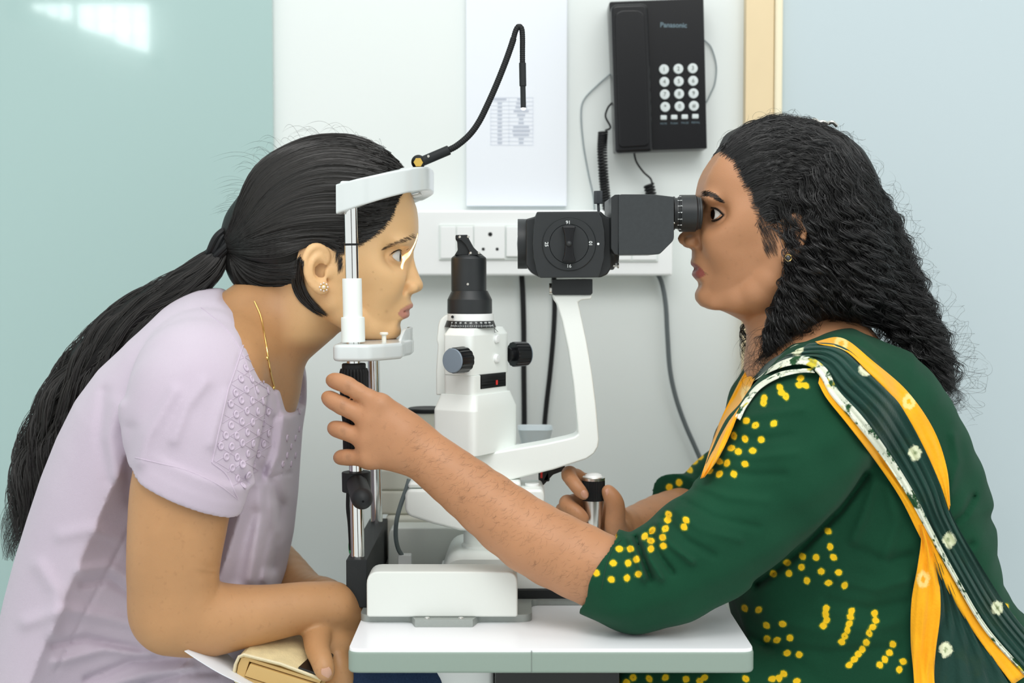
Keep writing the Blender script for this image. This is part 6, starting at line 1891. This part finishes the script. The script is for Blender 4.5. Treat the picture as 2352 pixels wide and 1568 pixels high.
kq_ = flip_check(kp_, kq_); kp_ = relax(kp_, kq_, 1, 0.4)
px, py = proj(kp_)
DOTS = [(1058, 243), (1052, 272), (1080, 275), (968, 283), (975, 305), (995, 322), (900, 330), (897, 350), (822, 428), (862, 448), (942, 440), (768, 493), (817, 507), (887, 510), (757, 547), (788, 562), (850, 558), (704, 604), (738, 612), (817, 616), (662, 645), (705, 660), (768, 660),
        (484, 835), (480, 860), (560, 860), (551, 890), (470, 897), (413, 905), (407, 950), (458, 935), (461, 972), (407, 985), (380, 930), (245, 925), (215, 964), (270, 985), (318, 985), (182, 1012), (243, 1047), (308, 1047), (345, 1030), (170, 1090), (235, 1118), (303, 1112), (352, 1095),
        (1178, 908), (1187, 976), (1202, 1022), (1067, 1018), (1126, 1022), (1000, 1045), (1062, 1065), (1008, 1092), (940, 1093), (1148, 1083), (1224, 1088), (1086, 1123), (1180, 1133), (1250, 1144),
        (1170, 1243), (1167, 1268), (1172, 1295), (1157, 1320), (1280, 1255), (1275, 1282), (1270, 1310), (1262, 1338), (1250, 1365), (1237, 1390), (1380, 1265), (1385, 1296), (1372, 1325), (1357, 1352), (1345, 1392), (1327, 1422), (1310, 1442), (1292, 1465), (1270, 1490), (1460, 1400), (1445, 1437), (1425, 1465), (1403, 1490), (1505, 1475), (1488, 1510),
        (815, 1243), (876, 1250), (910, 1318), (980, 1312), (1012, 1372), (955, 1382), (912, 1376), (1000, 1438), (1052, 1445), (985, 1528), (935, 1550), (965, 1548), (1042, 1560), (820, 1550), (1890, 1205), (1915, 1225), (1950, 1238), (1930, 1265), (1975, 1290),
        (530, 697), (487, 717), (598, 603), (622, 582), (575, 640), (330, 1545), (400, 1550), (470, 1545), (560, 1552), (640, 1545), (300, 1565), (620, 1560)]
dd = np.full(len(px), 40.0, np.float32)
rr_ = np.random.default_rng(9)
for cx_, cy_ in DOTS:
    x, y = 1280 + cx_ * 0.528, 740 + cy_ * 0.528
    a = rr_.random() * 3; sx_ = 0.85 + 0.3 * rr_.random()
    ux_ = (px - x) * math.cos(a) + (py - y) * math.sin(a); uy_ = -(px - x) * math.sin(a) + (py - y) * math.cos(a)
    dd = np.minimum(dd, ((np.abs(ux_ * sx_) ** 1.7 + np.abs(uy_ / sx_) ** 1.7) ** (1 / 1.7)).astype(np.float32))
def build_green(nt):
    g = NT(nt)
    n = g.noise(7, 4); f = g.noise(900, 2); e = g.noise(350, 3)
    c = g.mix(g.step(n, 0.3, 0.7), srgb(8, 56, 36), srgb(16, 68, 45))
    c = g.mix(g.math('MULTIPLY', f, 0.25), c, srgb(30, 82, 58))
    d = g.math('ADD', g.attr('dot'), g.math('MULTIPLY', g.math('SUBTRACT', e, 0.5), 3.4))
    c = g.mix(g.math('MULTIPLY', g.math('SUBTRACT', 1.0, g.step(d, 8.0, 12.5)), 0.55), c, srgb(120, 140, 30))
    c = g.mix(g.math('SUBTRACT', 1.0, g.step(d, 7.2, 9.2)), c, srgb(238, 190, 30))
    return g.mix(g.math('MULTIPLY', g.math('SUBTRACT', 1.0, g.step(d, 1.0, 2.6)), 0.6), c, srgb(90, 84, 20))
M_green_k = attr_mat('green_tie_dyed_cotton', build_green, 0.85, 0.18, bump=0.35, bscale=1500, sheen=0.04)
trim_body(doctor, km, 0.012)
kam = link('kameez', np_mesh('kameez', kp_, kq_, {'dot': dd}), M_green_k, doctor)
kam['label'] = 'dark green kameez with yellow tie-dyed dots'
BV_kam = bvh_of(kp_, kq_, kp_[:, 1] < 0.08)
for line in ([(1400, 1228), (1388, 1262), (1376, 1310), (1370, 1350)], ):
    pass
q = on_cloth(BV_kam, [(1426, 1240), (1406, 1262), (1392, 1300), (1384, 1340), (1382, 1352)], 0.0002, 8)
if len(q) > 2: obj('stitch_line', tube(q, 0.0005, 6), mat('dark_green_thread', srgb(12, 56, 38), 0.8, var=0.05), kam)

# trousers and shoes below the kameez
tr_f = Field()
for yy in (-0.13, 0.06):
    kn = P(1500, 1640, yy)
    tr_f.chain([kn + Vector((0.12, 0, -0.02)), kn, Vector((kn.x + 0.02, yy, 0.32)), Vector((kn.x + 0.05, yy, 0.07))], [0.060, 0.056, 0.050, 0.040], 0.02, 3)
    c = Vector((kn.x + 0.06, yy, 0))
    obj('shoe', prism([c + Vector((-v[0], v[1], 0)) for v in ((-0.06, -0.04), (0.10, -0.045), (0.17, -0.03), (0.19, 0), (0.17, 0.03), (0.10, 0.045), (-0.06, 0.04))], (0, 0, 0.055), 0.015, 3), M_rubber, doctor)
trp, trq = mesh_field(tr_f, (0.05, -0.22, 0.02), (0.45, 0.16, 0.72), 0.007, 'trousers')
link('trousers', np_mesh('trousers', trp, flip_check(trp, trq)), mat('green_trousers', srgb(10, 58, 40), 0.85, var=0.1), doctor)['label'] = 'plain dark green trousers'
# ------------------------------------------------------------------ dupatta (long scarf)
def cloth_sheet(name, rows, ncol, m, parent, off=0.006, wav=0.0025, freq=5.0, nrow=70, seedk=0, vpow=1.0, yfix=None, thick=0.0012, label=None, attr=None, smooth_it=6):
    """rows: pairs of photo pixels (edge a, edge b) along the length; laid over the kameez"""
    A_ = smooth_line([r_[0] for r_ in rows], nrow) if len(rows) > 2 else resample([r_[0] for r_ in rows], nrow)
    # matched sampling: interpolate both edges with the row index
    t = np.linspace(0, len(rows) - 1, nrow)
    ea = spline([(r_[0][0], r_[0][1], 0) for r_ in rows], 16)[:, :2]; eb = spline([(r_[1][0], r_[1][1], 0) for r_ in rows], 16)[:, :2]
    tt = np.linspace(0, len(rows) - 1, len(ea))
    A_ = np.stack([np.interp(t, tt, ea[:, k]) for k in (0, 1)], 1); B_ = np.stack([np.interp(t, tt, eb[:, k]) for k in (0, 1)], 1)
    v = np.linspace(0, 1, ncol)
    G = A_[:, None, :] * (1 - v[None, :, None]) + B_[:, None, :] * v[None, :, None]
    Yv = np.full((nrow, ncol), np.nan)
    for i in range(nrow):
        for j in range(ncol):
            p_, n_ = hit(BV_kam, G[i, j, 0], G[i, j, 1])
            if p_ is not None: Yv[i, j] = p_.y
    if yfix is not None:
        Yv = np.where(np.isnan(Yv), yfix, Yv)
    ok = ~np.isnan(Yv)
    for i in range(nrow):                        # past the outline of the body the cloth keeps the depth of its neighbour
        if ok[i].any(): Yv[i] = np.interp(np.arange(ncol), np.nonzero(ok[i])[0], Yv[i][ok[i]])
    good = np.nonzero(ok.any(1))[0]
    for j in range(ncol): Yv[:, j] = np.interp(np.arange(nrow), good, Yv[good, j])
    for _ in range(smooth_it):
        Z = np.pad(Yv, 1, mode='edge'); Yv = (Z[:-2, 1:-1] + Z[2:, 1:-1] + Z[1:-1, :-2] + Z[1:-1, 2:] + 2 * Yv) / 6
    U = np.linspace(0, 1, nrow)[:, None]; V = v[None, :]
    wv_ = wav * (np.sin(2 * PI * freq * V + 3 * np.sin(2.2 * PI * U + seedk) + seedk) + 0.5 * np.sin(2 * PI * freq * 2.3 * V + 5 * U + 1.3 * seedk))
    Yv = Yv - off - wv_ - wav
    pts_ = np.array([[tuple(P(G[i, j, 0], G[i, j, 1], Yv[i, j])) for j in range(ncol)] for i in range(nrow)])
    top = pts_.reshape(-1, 3); bot = top + np.array([0, thick, 0])
    idx = np.arange(nrow * ncol).reshape(nrow, ncol); n0 = nrow * ncol
    qd = np.stack([idx[:-1, :-1], idx[1:, :-1], idx[1:, 1:], idx[:-1, 1:]], -1).reshape(-1, 4)
    rim = np.r_[idx[0, :], idx[1:, -1], idx[-1, -2::-1], idx[-2:0:-1, 0]]
    rq = np.stack([rim, np.roll(rim, -1), np.roll(rim, -1) + n0, rim + n0], -1)
    quads_ = np.concatenate([qd, qd[:, ::-1] + n0, rq])
    allp = np.concatenate([top, bot])
    px_, py_ = proj(allp)
    at = {'u': np.tile(np.repeat(np.linspace(0, 1, nrow), ncol), 2), 'v': np.tile(np.tile(v, nrow), 2)}
    if attr: at.update(attr(px_, py_))
    me = np_mesh(name, allp, quads_, at)
    o = link(name, me, m, parent)
    if label: o['label'] = label
    return o
WD = [(1988, 847), (2102, 1040), (2180, 1240), (2172, 1492), (2290, 1395), (1830, 800)]
def wdots(px_, py_):
    d = np.full(px_.shape, 60.0, np.float32)
    for x, y in WD:
        d = np.minimum(d, (np.abs(px_ - x) ** 1.5 + np.abs((py_ - y) * 0.85) ** 1.5) ** (1 / 1.5))
    return {'wdot': d.astype(np.float32)}
OD = [(1932, 787), (2090, 922), (2022, 1215)]
def odots(px_, py_):
    d = np.full(px_.shape, 60.0, np.float32)
    for x, y in ((1932, 789), (2088, 922), (1716, 905), (2120, 1330)):
        d = np.minimum(d, np.hypot(px_ - x, (py_ - y) * 0.8))
    return {'wdot': d.astype(np.float32)}
def build_field(nt):
    g = NT(nt); n = g.noise(12, 4); w = g.noise(220, 3); e = g.noise(260, 3)
    c = g.mix(g.step(n, 0.3, 0.7), srgb(12, 50, 42), srgb(20, 62, 52))
    c = g.mix(g.math('MULTIPLY', g.step(g.noise(40, 3), 0.5, 0.75), 0.5), c, srgb(30, 56, 30))
    d = g.math('ADD', g.attr('wdot'), g.math('MULTIPLY', g.math('SUBTRACT', e, 0.5), 12.0))
    c = g.mix(g.math('SUBTRACT', 1.0, g.step(d, 13, 19)), c, srgb(222, 226, 190))
    return g.mix(g.math('MULTIPLY', g.math('SUBTRACT', 1.0, g.step(d, 2, 9)), 0.75), c, srgb(96, 120, 60))
def build_orange(nt):
    g = NT(nt); n = g.noise(20, 4); e = g.noise(260, 3)
    c = g.mix(g.step(n, 0.3, 0.7), srgb(240, 164, 14), srgb(250, 178, 22))
    d = g.math('ADD', g.attr('wdot'), g.math('MULTIPLY', g.math('SUBTRACT', e, 0.5), 10.0))
    ring_ = g.math('MULTIPLY', g.step(d, 4, 8), g.math('SUBTRACT', 1.0, g.step(d, 12, 18)))
    return g.mix(g.math('MULTIPLY', ring_, 0.8), c, srgb(255, 222, 140))
def build_hem(nt):
    g = NT(nt); n = g.noise(75, 3, 0.6)
    c = g.mix(g.step(n, 0.50, 0.60), srgb(226, 230, 212), srgb(36, 78, 46))
    return g.mix(g.step(g.noise(48, 2), 0.60, 0.68), c, srgb(206, 190, 60))
M_dup = attr_mat('dark_green_crinkled_voile', build_field, 0.75, 0.25, bump=0.7, bscale=350, sheen=0.15)
M_org = attr_mat('orange_crinkled_voile', build_orange, 0.75, 0.25, bump=0.6, bscale=350, sheen=0.15)
M_hem = attr_mat('white_tie_dyed_hem', build_hem, 0.75, 0.25, bump=0.6, bscale=400)
main_rows = [((1700, 905), (1672, 930)), ((1742, 866), (1712, 868)), ((1800, 840), (1770, 806)), ((1855, 834), (1880, 787)), ((1884, 852), (1944, 800)), ((1912, 898), (2000, 852)), ((1970, 960), (2070, 925)), ((2030, 1040), (2124, 1020)), ((2088, 1130), (2162, 1105)), ((2130, 1212), (2186, 1180)), ((2190, 1320), (2236, 1270)), ((2262, 1440), (2312, 1390)), ((2356, 1548), (2400, 1500))]
dup = cloth_sheet('dupatta', main_rows, 30, M_dup, doctor, off=0.007, wav=0.0022, freq=5, nrow=90, seedk=0.6, label='dark green and orange tie-dyed dupatta over one shoulder', attr=wdots)
orows = [((1880, 790), (1872, 784)), ((1940, 805), (1935, 776)), ((1996, 856), (2004, 828)), ((2064, 930), (2084, 898)), ((2118, 1024), (2144, 985)), ((2158, 1108), (2175, 1075)), ((2180, 1172), (2183, 1160))]
cloth_sheet('border', orows, 10, M_org, dup, off=0.0105, wav=0.0010, freq=2, nrow=60, seedk=1.1, attr=odots)
hrows = [((1686, 928), (1700, 905)), ((1722, 882), (1742, 866)), ((1790, 846), (1796, 828)), ((1848, 838), (1856, 818)), ((1882, 862), (1900, 848)), ((1908, 908), (1926, 896)), ((1964, 972), (1980, 955)), ((2026, 1050), (2040, 1036)), ((2084, 1138), (2098, 1128)), ((2128, 1218), (2138, 1208)), ((2188, 1326), (2196, 1318)), ((2260, 1446), (2267, 1438)), ((2354, 1552), (2360, 1545))]
cloth_sheet('hem', hrows, 8, M_hem, dup, off=0.0125, wav=0.0016, freq=1.5, nrow=110, seedk=2.0)
lrows = [((1880, 880), (1884, 858)), ((1900, 916), (1912, 902)), ((1945, 972), (1968, 966)), ((2006, 1052), (2030, 1046)), ((2066, 1140), (2088, 1134)), ((2108, 1222), (2132, 1214)), ((2168, 1340), (2190, 1324)), ((2240, 1456), (2262, 1444)), ((2326, 1572), (2356, 1552))]
cloth_sheet('lining', lrows, 8, M_org, dup, off=0.0085, wav=0.0012, freq=1.0, nrow=80, seedk=0.3, attr=odots)
crow = [((2112, 1205), (2126, 1212)), ((2116, 1240), (2146, 1280)), ((2108, 1300), (2158, 1340)), ((2094, 1380), (2160, 1410)), ((2092, 1470), (2150, 1490)), ((2098, 1540), (2146, 1550)), ((2102, 1600), (2150, 1600))]
cloth_sheet('border', crow, 14, M_org, dup, off=0.0085, wav=0.0022, freq=1.6, nrow=60, seedk=0.9, attr=odots)
drow = [((2128, 1225), (2140, 1228)), ((2146, 1285), (2172, 1300)), ((2154, 1345), (2206, 1380)), ((2152, 1420), (2256, 1470)), ((2142, 1500), (2312, 1560)), ((2140, 1600), (2340, 1610))]
cloth_sheet('panel', drow, 24, M_dup, dup, off=0.006, wav=0.0020, freq=4, nrow=60, seedk=1.7, attr=wdots)
frow = [((1672, 925), (1745, 802)), ((1668, 960), (1722, 850)), ((1660, 1005), (1690, 905)), ((1650, 1050), (1655, 975)), ((1640, 1098), (1618, 1094))]
fr2_ = [((1752, 795), (1738, 812)), ((1742, 845), (1706, 862)), ((1724, 890), (1680, 912)), ((1700, 940), (1656, 962)), ((1676, 1000), (1634, 1020)), ((1648, 1056), (1619, 1068)), ((1618, 1096), (1609, 1099))]
cloth_sheet('border', fr2_, 16, M_org, dup, off=0.020, wav=0.0030, freq=2.0, nrow=50, seedk=0.2, attr=odots, yfix=-0.10, smooth_it=20)
fr3_ = [((1746, 905), (1720, 905)), ((1712, 950), (1696, 945)), ((1706, 965), (1690, 962))]
hr2_ = [((1872, 856), (1866, 846)), ((1838, 856), (1832, 847)), ((1790, 868), (1786, 856)), ((1745, 895), (1738, 884)), ((1715, 935), (1705, 925)), ((1700, 965), (1688, 958))]
cloth_sheet('hem', hr2_, 6, M_hem, dup, off=0.0095, wav=0.0012, freq=1.0, nrow=50, seedk=0.4)

# ------------------------------------------------------------------ the examiner's curly hair
dhl = [(1666, 328), (1660, 350), (1672, 358), (1686, 366), (1694, 392), (1706, 418), (1722, 440), (1732, 470), (1744, 496), (1760, 512), (1778, 516), (1792, 512), (1806, 512), (1822, 560), (1822, 640), (1800, 700), (1830, 760), (1990, 760), (2100, 500), (2050, 200), (1700, 200)]
DHL = side_xz(dhl, YM - 0.066)
DHT = Poly(DHL, 0.1, 0.0005)
def dcap(X):
    d = dh0(X); dl_ = -DHT(X[:, 0], X[:, 2])
    return d - np.clip(dl_ * 0.42 - 0.0015, -0.003, 0.0085)
dc_ = Field(); dc_.add(Prim(dcap, dhc, 0.3))
def YE(c, px_r, pz_r, yr): return ell(c, (px_r * S(YM), yr, pz_r * S(YM)))
dc_.add(YE(P(1900, 480, YM), 108, 150, 0.082), 0.03)
dc_.add(YE(P(1930, 590, YM), 118, 130, 0.086), 0.03)
dc_.add(YE(P(1925, 680, YM), 110, 66, 0.084), 0.03)
dc_.chain([P(2010, 640, YM), P(2085, 730, YM - 0.01), P(2140, 810, YM - 0.015), P(2175, 880, YM - 0.02)], [0.040, 0.030, 0.020, 0.010], 0.03, 2)
dc_.chain([P(1860, 660, YM - 0.05), P(1815, 735, YM - 0.055), P(1775, 800, YM - 0.06)], [0.034, 0.026, 0.012], 0.02, 3)
dcp, dcq = mesh_field(dc_, (0.20, -0.15, 0.86), (0.56, 0.08, 1.32), 0.0028, 'cap')
dcq = flip_check(dcp, dcq); dcp = relax(dcp, dcq, 1, 0.5)
M_hairD = hair_mat('curly_black_hair', (0.005, 0.005, 0.0055), (0.018, 0.017, 0.017), 0.40)
dcap_o = link('hair', np_mesh('hair', dcp, dcq), M_cap, doctor)
dcap_o['label'] = 'shoulder-length curly black hair'
BV_dc = bvh_of(dcp, dcq, dcp[:, 1] < 0.0)
def locks(bv, curves, nlock, per, seedk, amp, lam, lift, K_=50, width=4.0, grow=True):
    """wavy locks: every lock winds round a path between two guide curves, its hairs keep together"""
    G = np.stack([smooth_line(c, 60) for c in curves]); r = np.random.default_rng(seedk); out = []
    for i in range(nlock):
        v = r.random() * (len(curves) - 1.0001); a = int(v); f = v - a
        line = G[a] * (1 - f) + G[a + 1] * f
        t0 = 0.45 * r.random() ** 1.5; t1 = min(1.05, t0 + 0.50 + 0.55 * r.random())
        tt = np.linspace(t0, t1, K_); fi = np.clip(tt, 0, 1) * 59
        lx = np.interp(fi, np.arange(60), line[:, 0]); ly = np.interp(fi, np.arange(60), line[:, 1])
        e_ = np.clip(tt - 1, 0, 1)[:, None] * (line[-1] - line[-4]) * 16; lx = lx + e_[:, 0]; ly = ly + e_[:, 1]
        sw = 10 * r.standard_normal(); lx = lx + sw * np.sin(np.linspace(0, 3, K_)); 
        dx = np.gradient(lx); dy = np.gradient(ly); L_ = np.hypot(dx, dy) + 1e-6; nx, ny = -dy / L_, dx / L_; s_ = np.cumsum(L_) - L_[0]
        ph_ = r.random() * 6.28; fq = 2 * PI / (lam * (0.75 + 0.6 * r.random()))
        am = amp * (0.6 + 0.8 * r.random()) * np.interp(tt, [0, 0.2, 0.5, 1.0], [0.10, 0.45, 0.9, 1.25])
        cx_ = lx + nx * am * np.sin(s_ * fq + ph_); cy_ = ly + ny * am * np.sin(s_ * fq + ph_); yo = am * S(YM) * np.cos(s_ * fq + ph_)
        ys = np.array([(lambda p_: np.nan if p_ is None else p_.y)(surf_y(bv, lx[k_], ly[k_], None)) for k_ in range(K_)])
        good = ~np.isnan(ys); base_y = YM - 0.02 + 0.05 * (r.random() - 0.5)
        if good.sum() > 2:
            gi = np.nonzero(good)[0]; yi = np.interp(np.arange(K_), gi, ys[gi]); far = np.abs(np.arange(K_)[:, None] - gi[None, :]).min(1)
            ys = np.where(good, yi, yi * np.exp(-far / 10) + base_y * (1 - np.exp(-far / 10)))
        else: ys = np.full(K_, base_y)
        for _ in range(5): ys[1:-1] = (ys[:-2] + 2 * ys[1:-1] + ys[2:]) / 4
        ys = ys - lift * r.random() - 0.7 * am * S(YM) + yo
        wd = width * np.interp(np.linspace(0, 1, K_), [0, 0.3, 0.8, 1], [1.3, 1.0, 0.9, 0.35])
        for j in range(per):
            o1, o2 = r.standard_normal(2); dph = 0.25 * r.standard_normal(); cut = 1 - 0.15 * r.random()
            ax_ = cx_ + nx * wd * o1 + 0.25 * am * dph * nx * np.cos(s_ * fq + ph_) * 4; ay_ = cy_ + ny * wd * o1
            k_e = np.linspace(0, K_ - 1, K_) * cut
            X_ = np.interp(k_e, np.arange(K_), ax_); Z_ = np.interp(k_e, np.arange(K_), ay_); Y_ = np.interp(k_e, np.arange(K_), ys + wd * o2 * S(YM))
            out.append([tuple(P(X_[q_], Z_[q_], Y_[q_])) for q_ in range(K_)])
    return np.array(out)
A_g = [[(1655, 348), (1700, 300), (1760, 270), (1820, 268), (1880, 282), (1945, 315), (1990, 360)], [(1662, 356), (1710, 318), (1770, 296), (1830, 300), (1890, 322), (1950, 360)], [(1684, 368), (1730, 342), (1790, 330), (1850, 345), (1910, 375)],
       [(1700, 405), (1750, 382), (1800, 378), (1860, 400), (1915, 435)], [(1722, 446), (1765, 428), (1810, 430), (1860, 462), (1905, 505)], [(1734, 500), (1765, 478), (1800, 490), (1840, 530), (1875, 590)], [(1745, 556), (1765, 530), (1790, 530), (1815, 570), (1832, 640)]]
B_g = [[(1780, 470), (1800, 530), (1808, 600), (1802, 670), (1778, 730), (1750, 800), (1740, 850)], [(1810, 430), (1835, 520), (1842, 620), (1832, 710), (1802, 770), (1778, 820)], [(1845, 400), (1878, 500), (1892, 610), (1890, 700), (1872, 765)], [(1880, 370), (1922, 480), (1948, 590), (1962, 690), (1972, 760)],
       [(1905, 340), (1962, 460), (2004, 570), (2034, 680), (2060, 780), (2090, 830)], [(1930, 320), (1990, 425), (2042, 540), (2084, 650), (2124, 760), (2152, 860), (2165, 930)], [(1945, 318), (2005, 405), (2060, 500), (2100, 610), (2145, 715), (2190, 810), (2206, 900), (2190, 950)]]
h1_ = fan(BV_dc, A_g, 1500, 0.0016, 3.0, 51, 0.35, flip=True)
h2_ = locks(BV_dc, B_g, 200, 15, 52, 10.0, 78, 0.004)
h3_ = locks(BV_dc, B_g, 95, 13, 53, 14.0, 62, 0.010)
h5_ = locks(BV_dc, A_g, 90, 9, 55, 5.0, 55, 0.002, 30)
C_g = [[(1862, 281), (1905, 295), (1948, 322), (1985, 362), (2010, 405), (2032, 450), (2058, 510), (2080, 560)], [(1850, 292), (1910, 322), (1958, 372), (1990, 430), (2020, 500), (2045, 560)], [(1840, 310), (1890, 345), (1935, 400), (1968, 460), (1995, 530)]]
h4_ = fan(BV_dc, C_g, 700, 0.002, 3.0, 54, 0.45, flip=True)
hA = np.concatenate([h1_, h4_]); 
strands('hair_strands', hA, 0.00014 + 0.00016 * rng.random(len(hA)), M_hairD, dcap_o)
rd_ = ridge([(1656, 346), (1705, 293), (1776, 266), (1870, 282), (1951, 322), (2000, 388), (2030, 450)], 320, 92, 0.04)
strands('hair_strands', rd_, np.full(len(rd_), 0.00024), M_hairD, dcap_o)
strands('hair_curls', h5_, 0.00014 + 0.00014 * rng.random(len(h5_)), M_hairD, dcap_o)
cur = np.concatenate([h2_, h3_])
strands('hair_curls', cur, 0.00015 + 0.00017 * rng.random(len(cur)), M_hairD, dcap_o)
m_ = h2_[::5].copy(); m_[:, :, 1] = 2 * YM - m_[:, :, 1]
strands('hair_curls', m_, np.full(len(m_), 0.0006), M_hairD, dcap_o)
# frizz
r = np.random.default_rng(61); fz = []
outl_ = smooth_line([(1660, 335), (1705, 290), (1776, 264), (1870, 280), (1951, 320), (2012, 400), (2064, 476), (2102, 561), (2125, 650), (2168, 721), (2215, 820), (2220, 868), (2200, 940)], 120)
for i in range(170):
    k = int(np.clip(r.random() ** 0.7 * 119, 0, 119)); q = outl_[k]; t_ = outl_[min(k + 1, 119)] - outl_[max(k - 1, 0)]; t_ = t_ / np.hypot(*t_); n_ = np.array([t_[1], -t_[0]])
    L_ = 15 + 55 * r.random() * (k / 119); cu = 8 + 18 * r.random(); w0 = r.random() * 6; yy = YM + 0.06 * (r.random() - 0.6)
    ss = np.linspace(0, 1, 22); sg = 1 if r.random() < 0.5 else -1
    X_ = q[0] - 12 * n_[0] + n_[0] * L_ * np.sin(ss * 2.4) + t_[0] * sg * (cu * 2.2 * ss) + cu * 0.5 * np.sin(ss * 7 + w0) * ss
    Y_ = q[1] - 12 * n_[1] + n_[1] * L_ * np.sin(ss * 2.4) + t_[1] * sg * (cu * 2.2 * ss) + cu * 0.5 * np.cos(ss * 7 + w0) * ss
    fz.append([tuple(P(a, b, yy)) for a, b in zip(X_, Y_)])
for i in range(40):
    x0_, y0_ = 1745 + 30 * r.random(), 760 + 90 * r.random(); ss = np.linspace(0, 1, 22); cu = 15 + 30 * r.random(); w0 = r.random() * 6
    fz.append([tuple(P(x0_ - 60 * s_ * r.random() ** 0 * 0.8 + cu * 0.5 * math.sin(s_ * 6 + w0), y0_ + 50 * s_ + cu * 0.5 * math.cos(s_ * 6 + w0), -0.10)) for s_ in ss])
strands('frizz', np.array(fz), np.full(len(fz), 0.00011), M_hairD, dcap_o)
# hair clip on the crown
hc_o = obj('hair_clip', join(*[tube(spline([P(1822 + 20 * i, 274 + 2.4 * i, YM - 0.012 * (1 - i / 5)), P(1832 + 20 * i, 270 + 2.6 * i + 2 * (i % 2), YM - 0.005), P(1842 + 20 * i, 276 + 3.2 * i, YM - 0.012 * (1 - i / 5))], 6), 0.0022, 8) for i in range(5)]), M_steel, doctor)
hc_o['label'] = 'dark metal hair clip on the crown'
hairs_on(BV_dsk, [(1656, 463), (1640, 452), (1625, 446), (1608, 446)], [4, 8, 11], 260, 8, lambda t: (1.0, 0.35 - 1.0 * t), 0.00018, 71, M_brow, doctor, 'eyebrow')
lash = []
for i in range(30):
    t = i / 29; q = smooth_line([(1662, 491), (1655, 485), (1645, 480), (1635, 480)], 30)[i]; yb = YM - 0.044 + 0.014 * t; L_ = 7 + 4 * t
    lash.append([tuple(P(q[0] - L_ * k * (0.5 + 0.6 * t), q[1] - L_ * 0.1 * k - 3 * k * k, yb - 0.004 * k * (1 - t))) for k in np.linspace(0, 1, 6)])
strands('eyelashes', np.array(lash), np.full(len(lash), 0.00022), M_brow, doctor)
liner(BV_dsk, [(1662, 494), (1657, 489), (1651, 483), (1643, 478), (1634, 476)], 0.0012, M_kohl, doctor)
liner(BV_dsk, [(1661, 495), (1655, 500), (1648, 504.5), (1641, 507), (1635, 507)], 0.0010, M_kohl, doctor)
# soft hairline and the fine hair of the forearm
hairs_on(BV_dsk, [(1652, 352), (1668, 360), (1684, 370), (1695, 396), (1708, 422), (1722, 446), (1732, 476), (1744, 498)], [12, 16, 18], 560, 20, lambda t: (0.8, -0.75 + 0.9 * t), 0.00008, 81, M_hairD, dcap_o, 'hairline')
hairs_on(BV_dsk, [(1752, 490), (1760, 520), (1764, 545), (1766, 575)], [34, 40, 24], 700, 20, lambda t: (0.45, 0.9), 0.00006, 82, M_hairD, dcap_o, 'hairline')
BV_arm = bvh_of(dp, dq, (px_d < 1420) & (py_d > 850) & (dp[:, 1] < -0.14))
M_down = hair_mat('fine_arm_hair', (0.012, 0.008, 0.006), (0.05, 0.03, 0.02), 0.5)
ah = []
r = np.random.default_rng(95)
while len(ah) < 520:
    t = r.random(); w_ = r.random()
    a_ = np.array([940 + (1380 - 940) * t, 960 + (1225 - 960) * t]); b_ = np.array([930 + (1365 - 930) * t, 1085 + (1395 - 1085) * t])
    q_ = a_ * (1 - w_) + b_ * w_; ang = 2.2 + 0.5 * r.standard_normal(); L_ = 9 + 8 * r.random()
    path = []
    for k in np.linspace(0, 1, 5):
        p_ = surf_y(BV_arm, q_[0] + math.cos(ang + 0.5 * k) * L_ * k, q_[1] + math.sin(ang + 0.5 * k) * L_ * k, None)
        if p_ is None: break
        path.append((p_.x, p_.y - 0.0005 - 0.0008 * k, p_.z))
    if len(path) == 5: ah.append(path)
strands('arm_hair', np.array(ah), np.full(len(ah), 0.000045), M_down, doctor)
er = thing('earring', 'small round dark stone stud earring on the curly-haired woman', 'earring', P(1809, 592, -0.118))
ec_ = surf_y(BV_dsk, 1808, 592, P(1808, 592, -0.118)) + Vector((0, -0.0055, 0))
obj('setting', lathe([(0.0, -0.005), (0.0040, -0.004), (0.0045, 0.0), (0.0040, 0.0012), (0.0032, 0.0008)], ec_, (0, -1, 0), 24), M_gold, er)
obj('stone', sphere(ec_, 0.0032, 16, (1, 0.6, 1)), mat('dark_stone', (0.05, 0.05, 0.055), 0.08, spec=0.9, var=0.2, vscale=600), er)

# ------------------------------------------------------------------ the slit of light thrown on the patient's brow
sp_d = bpy.data.lights.new('slit_beam', 'SPOT'); sp_d.energy = 2.2; sp_d.color = (1.0, 0.78, 0.45); sp_d.shadow_soft_size = 0.0006
sp_d.spot_size = math.radians(48); sp_d.spot_blend = 0.25
sp_o = bpy.data.objects.new('slit_beam', sp_d); COL.objects.link(sp_o)
src = P(1042, 548, YM - 0.006); t_a = P(955, 546, YM - 0.006); t_b = P(931, 588, YM - 0.021)
zx = (src - (t_a + t_b) / 2).normalized(); yx = (t_a - t_b); yx = (yx - zx * yx.dot(zx)).normalized(); xx = yx.cross(zx)
R_ = Matrix((xx, yx, zx)).transposed()
sp_o.matrix_world = Matrix.Translation(src) @ R_.to_4x4() @ Matrix.Diagonal((0.14, 1.0, 1.0, 1.0))
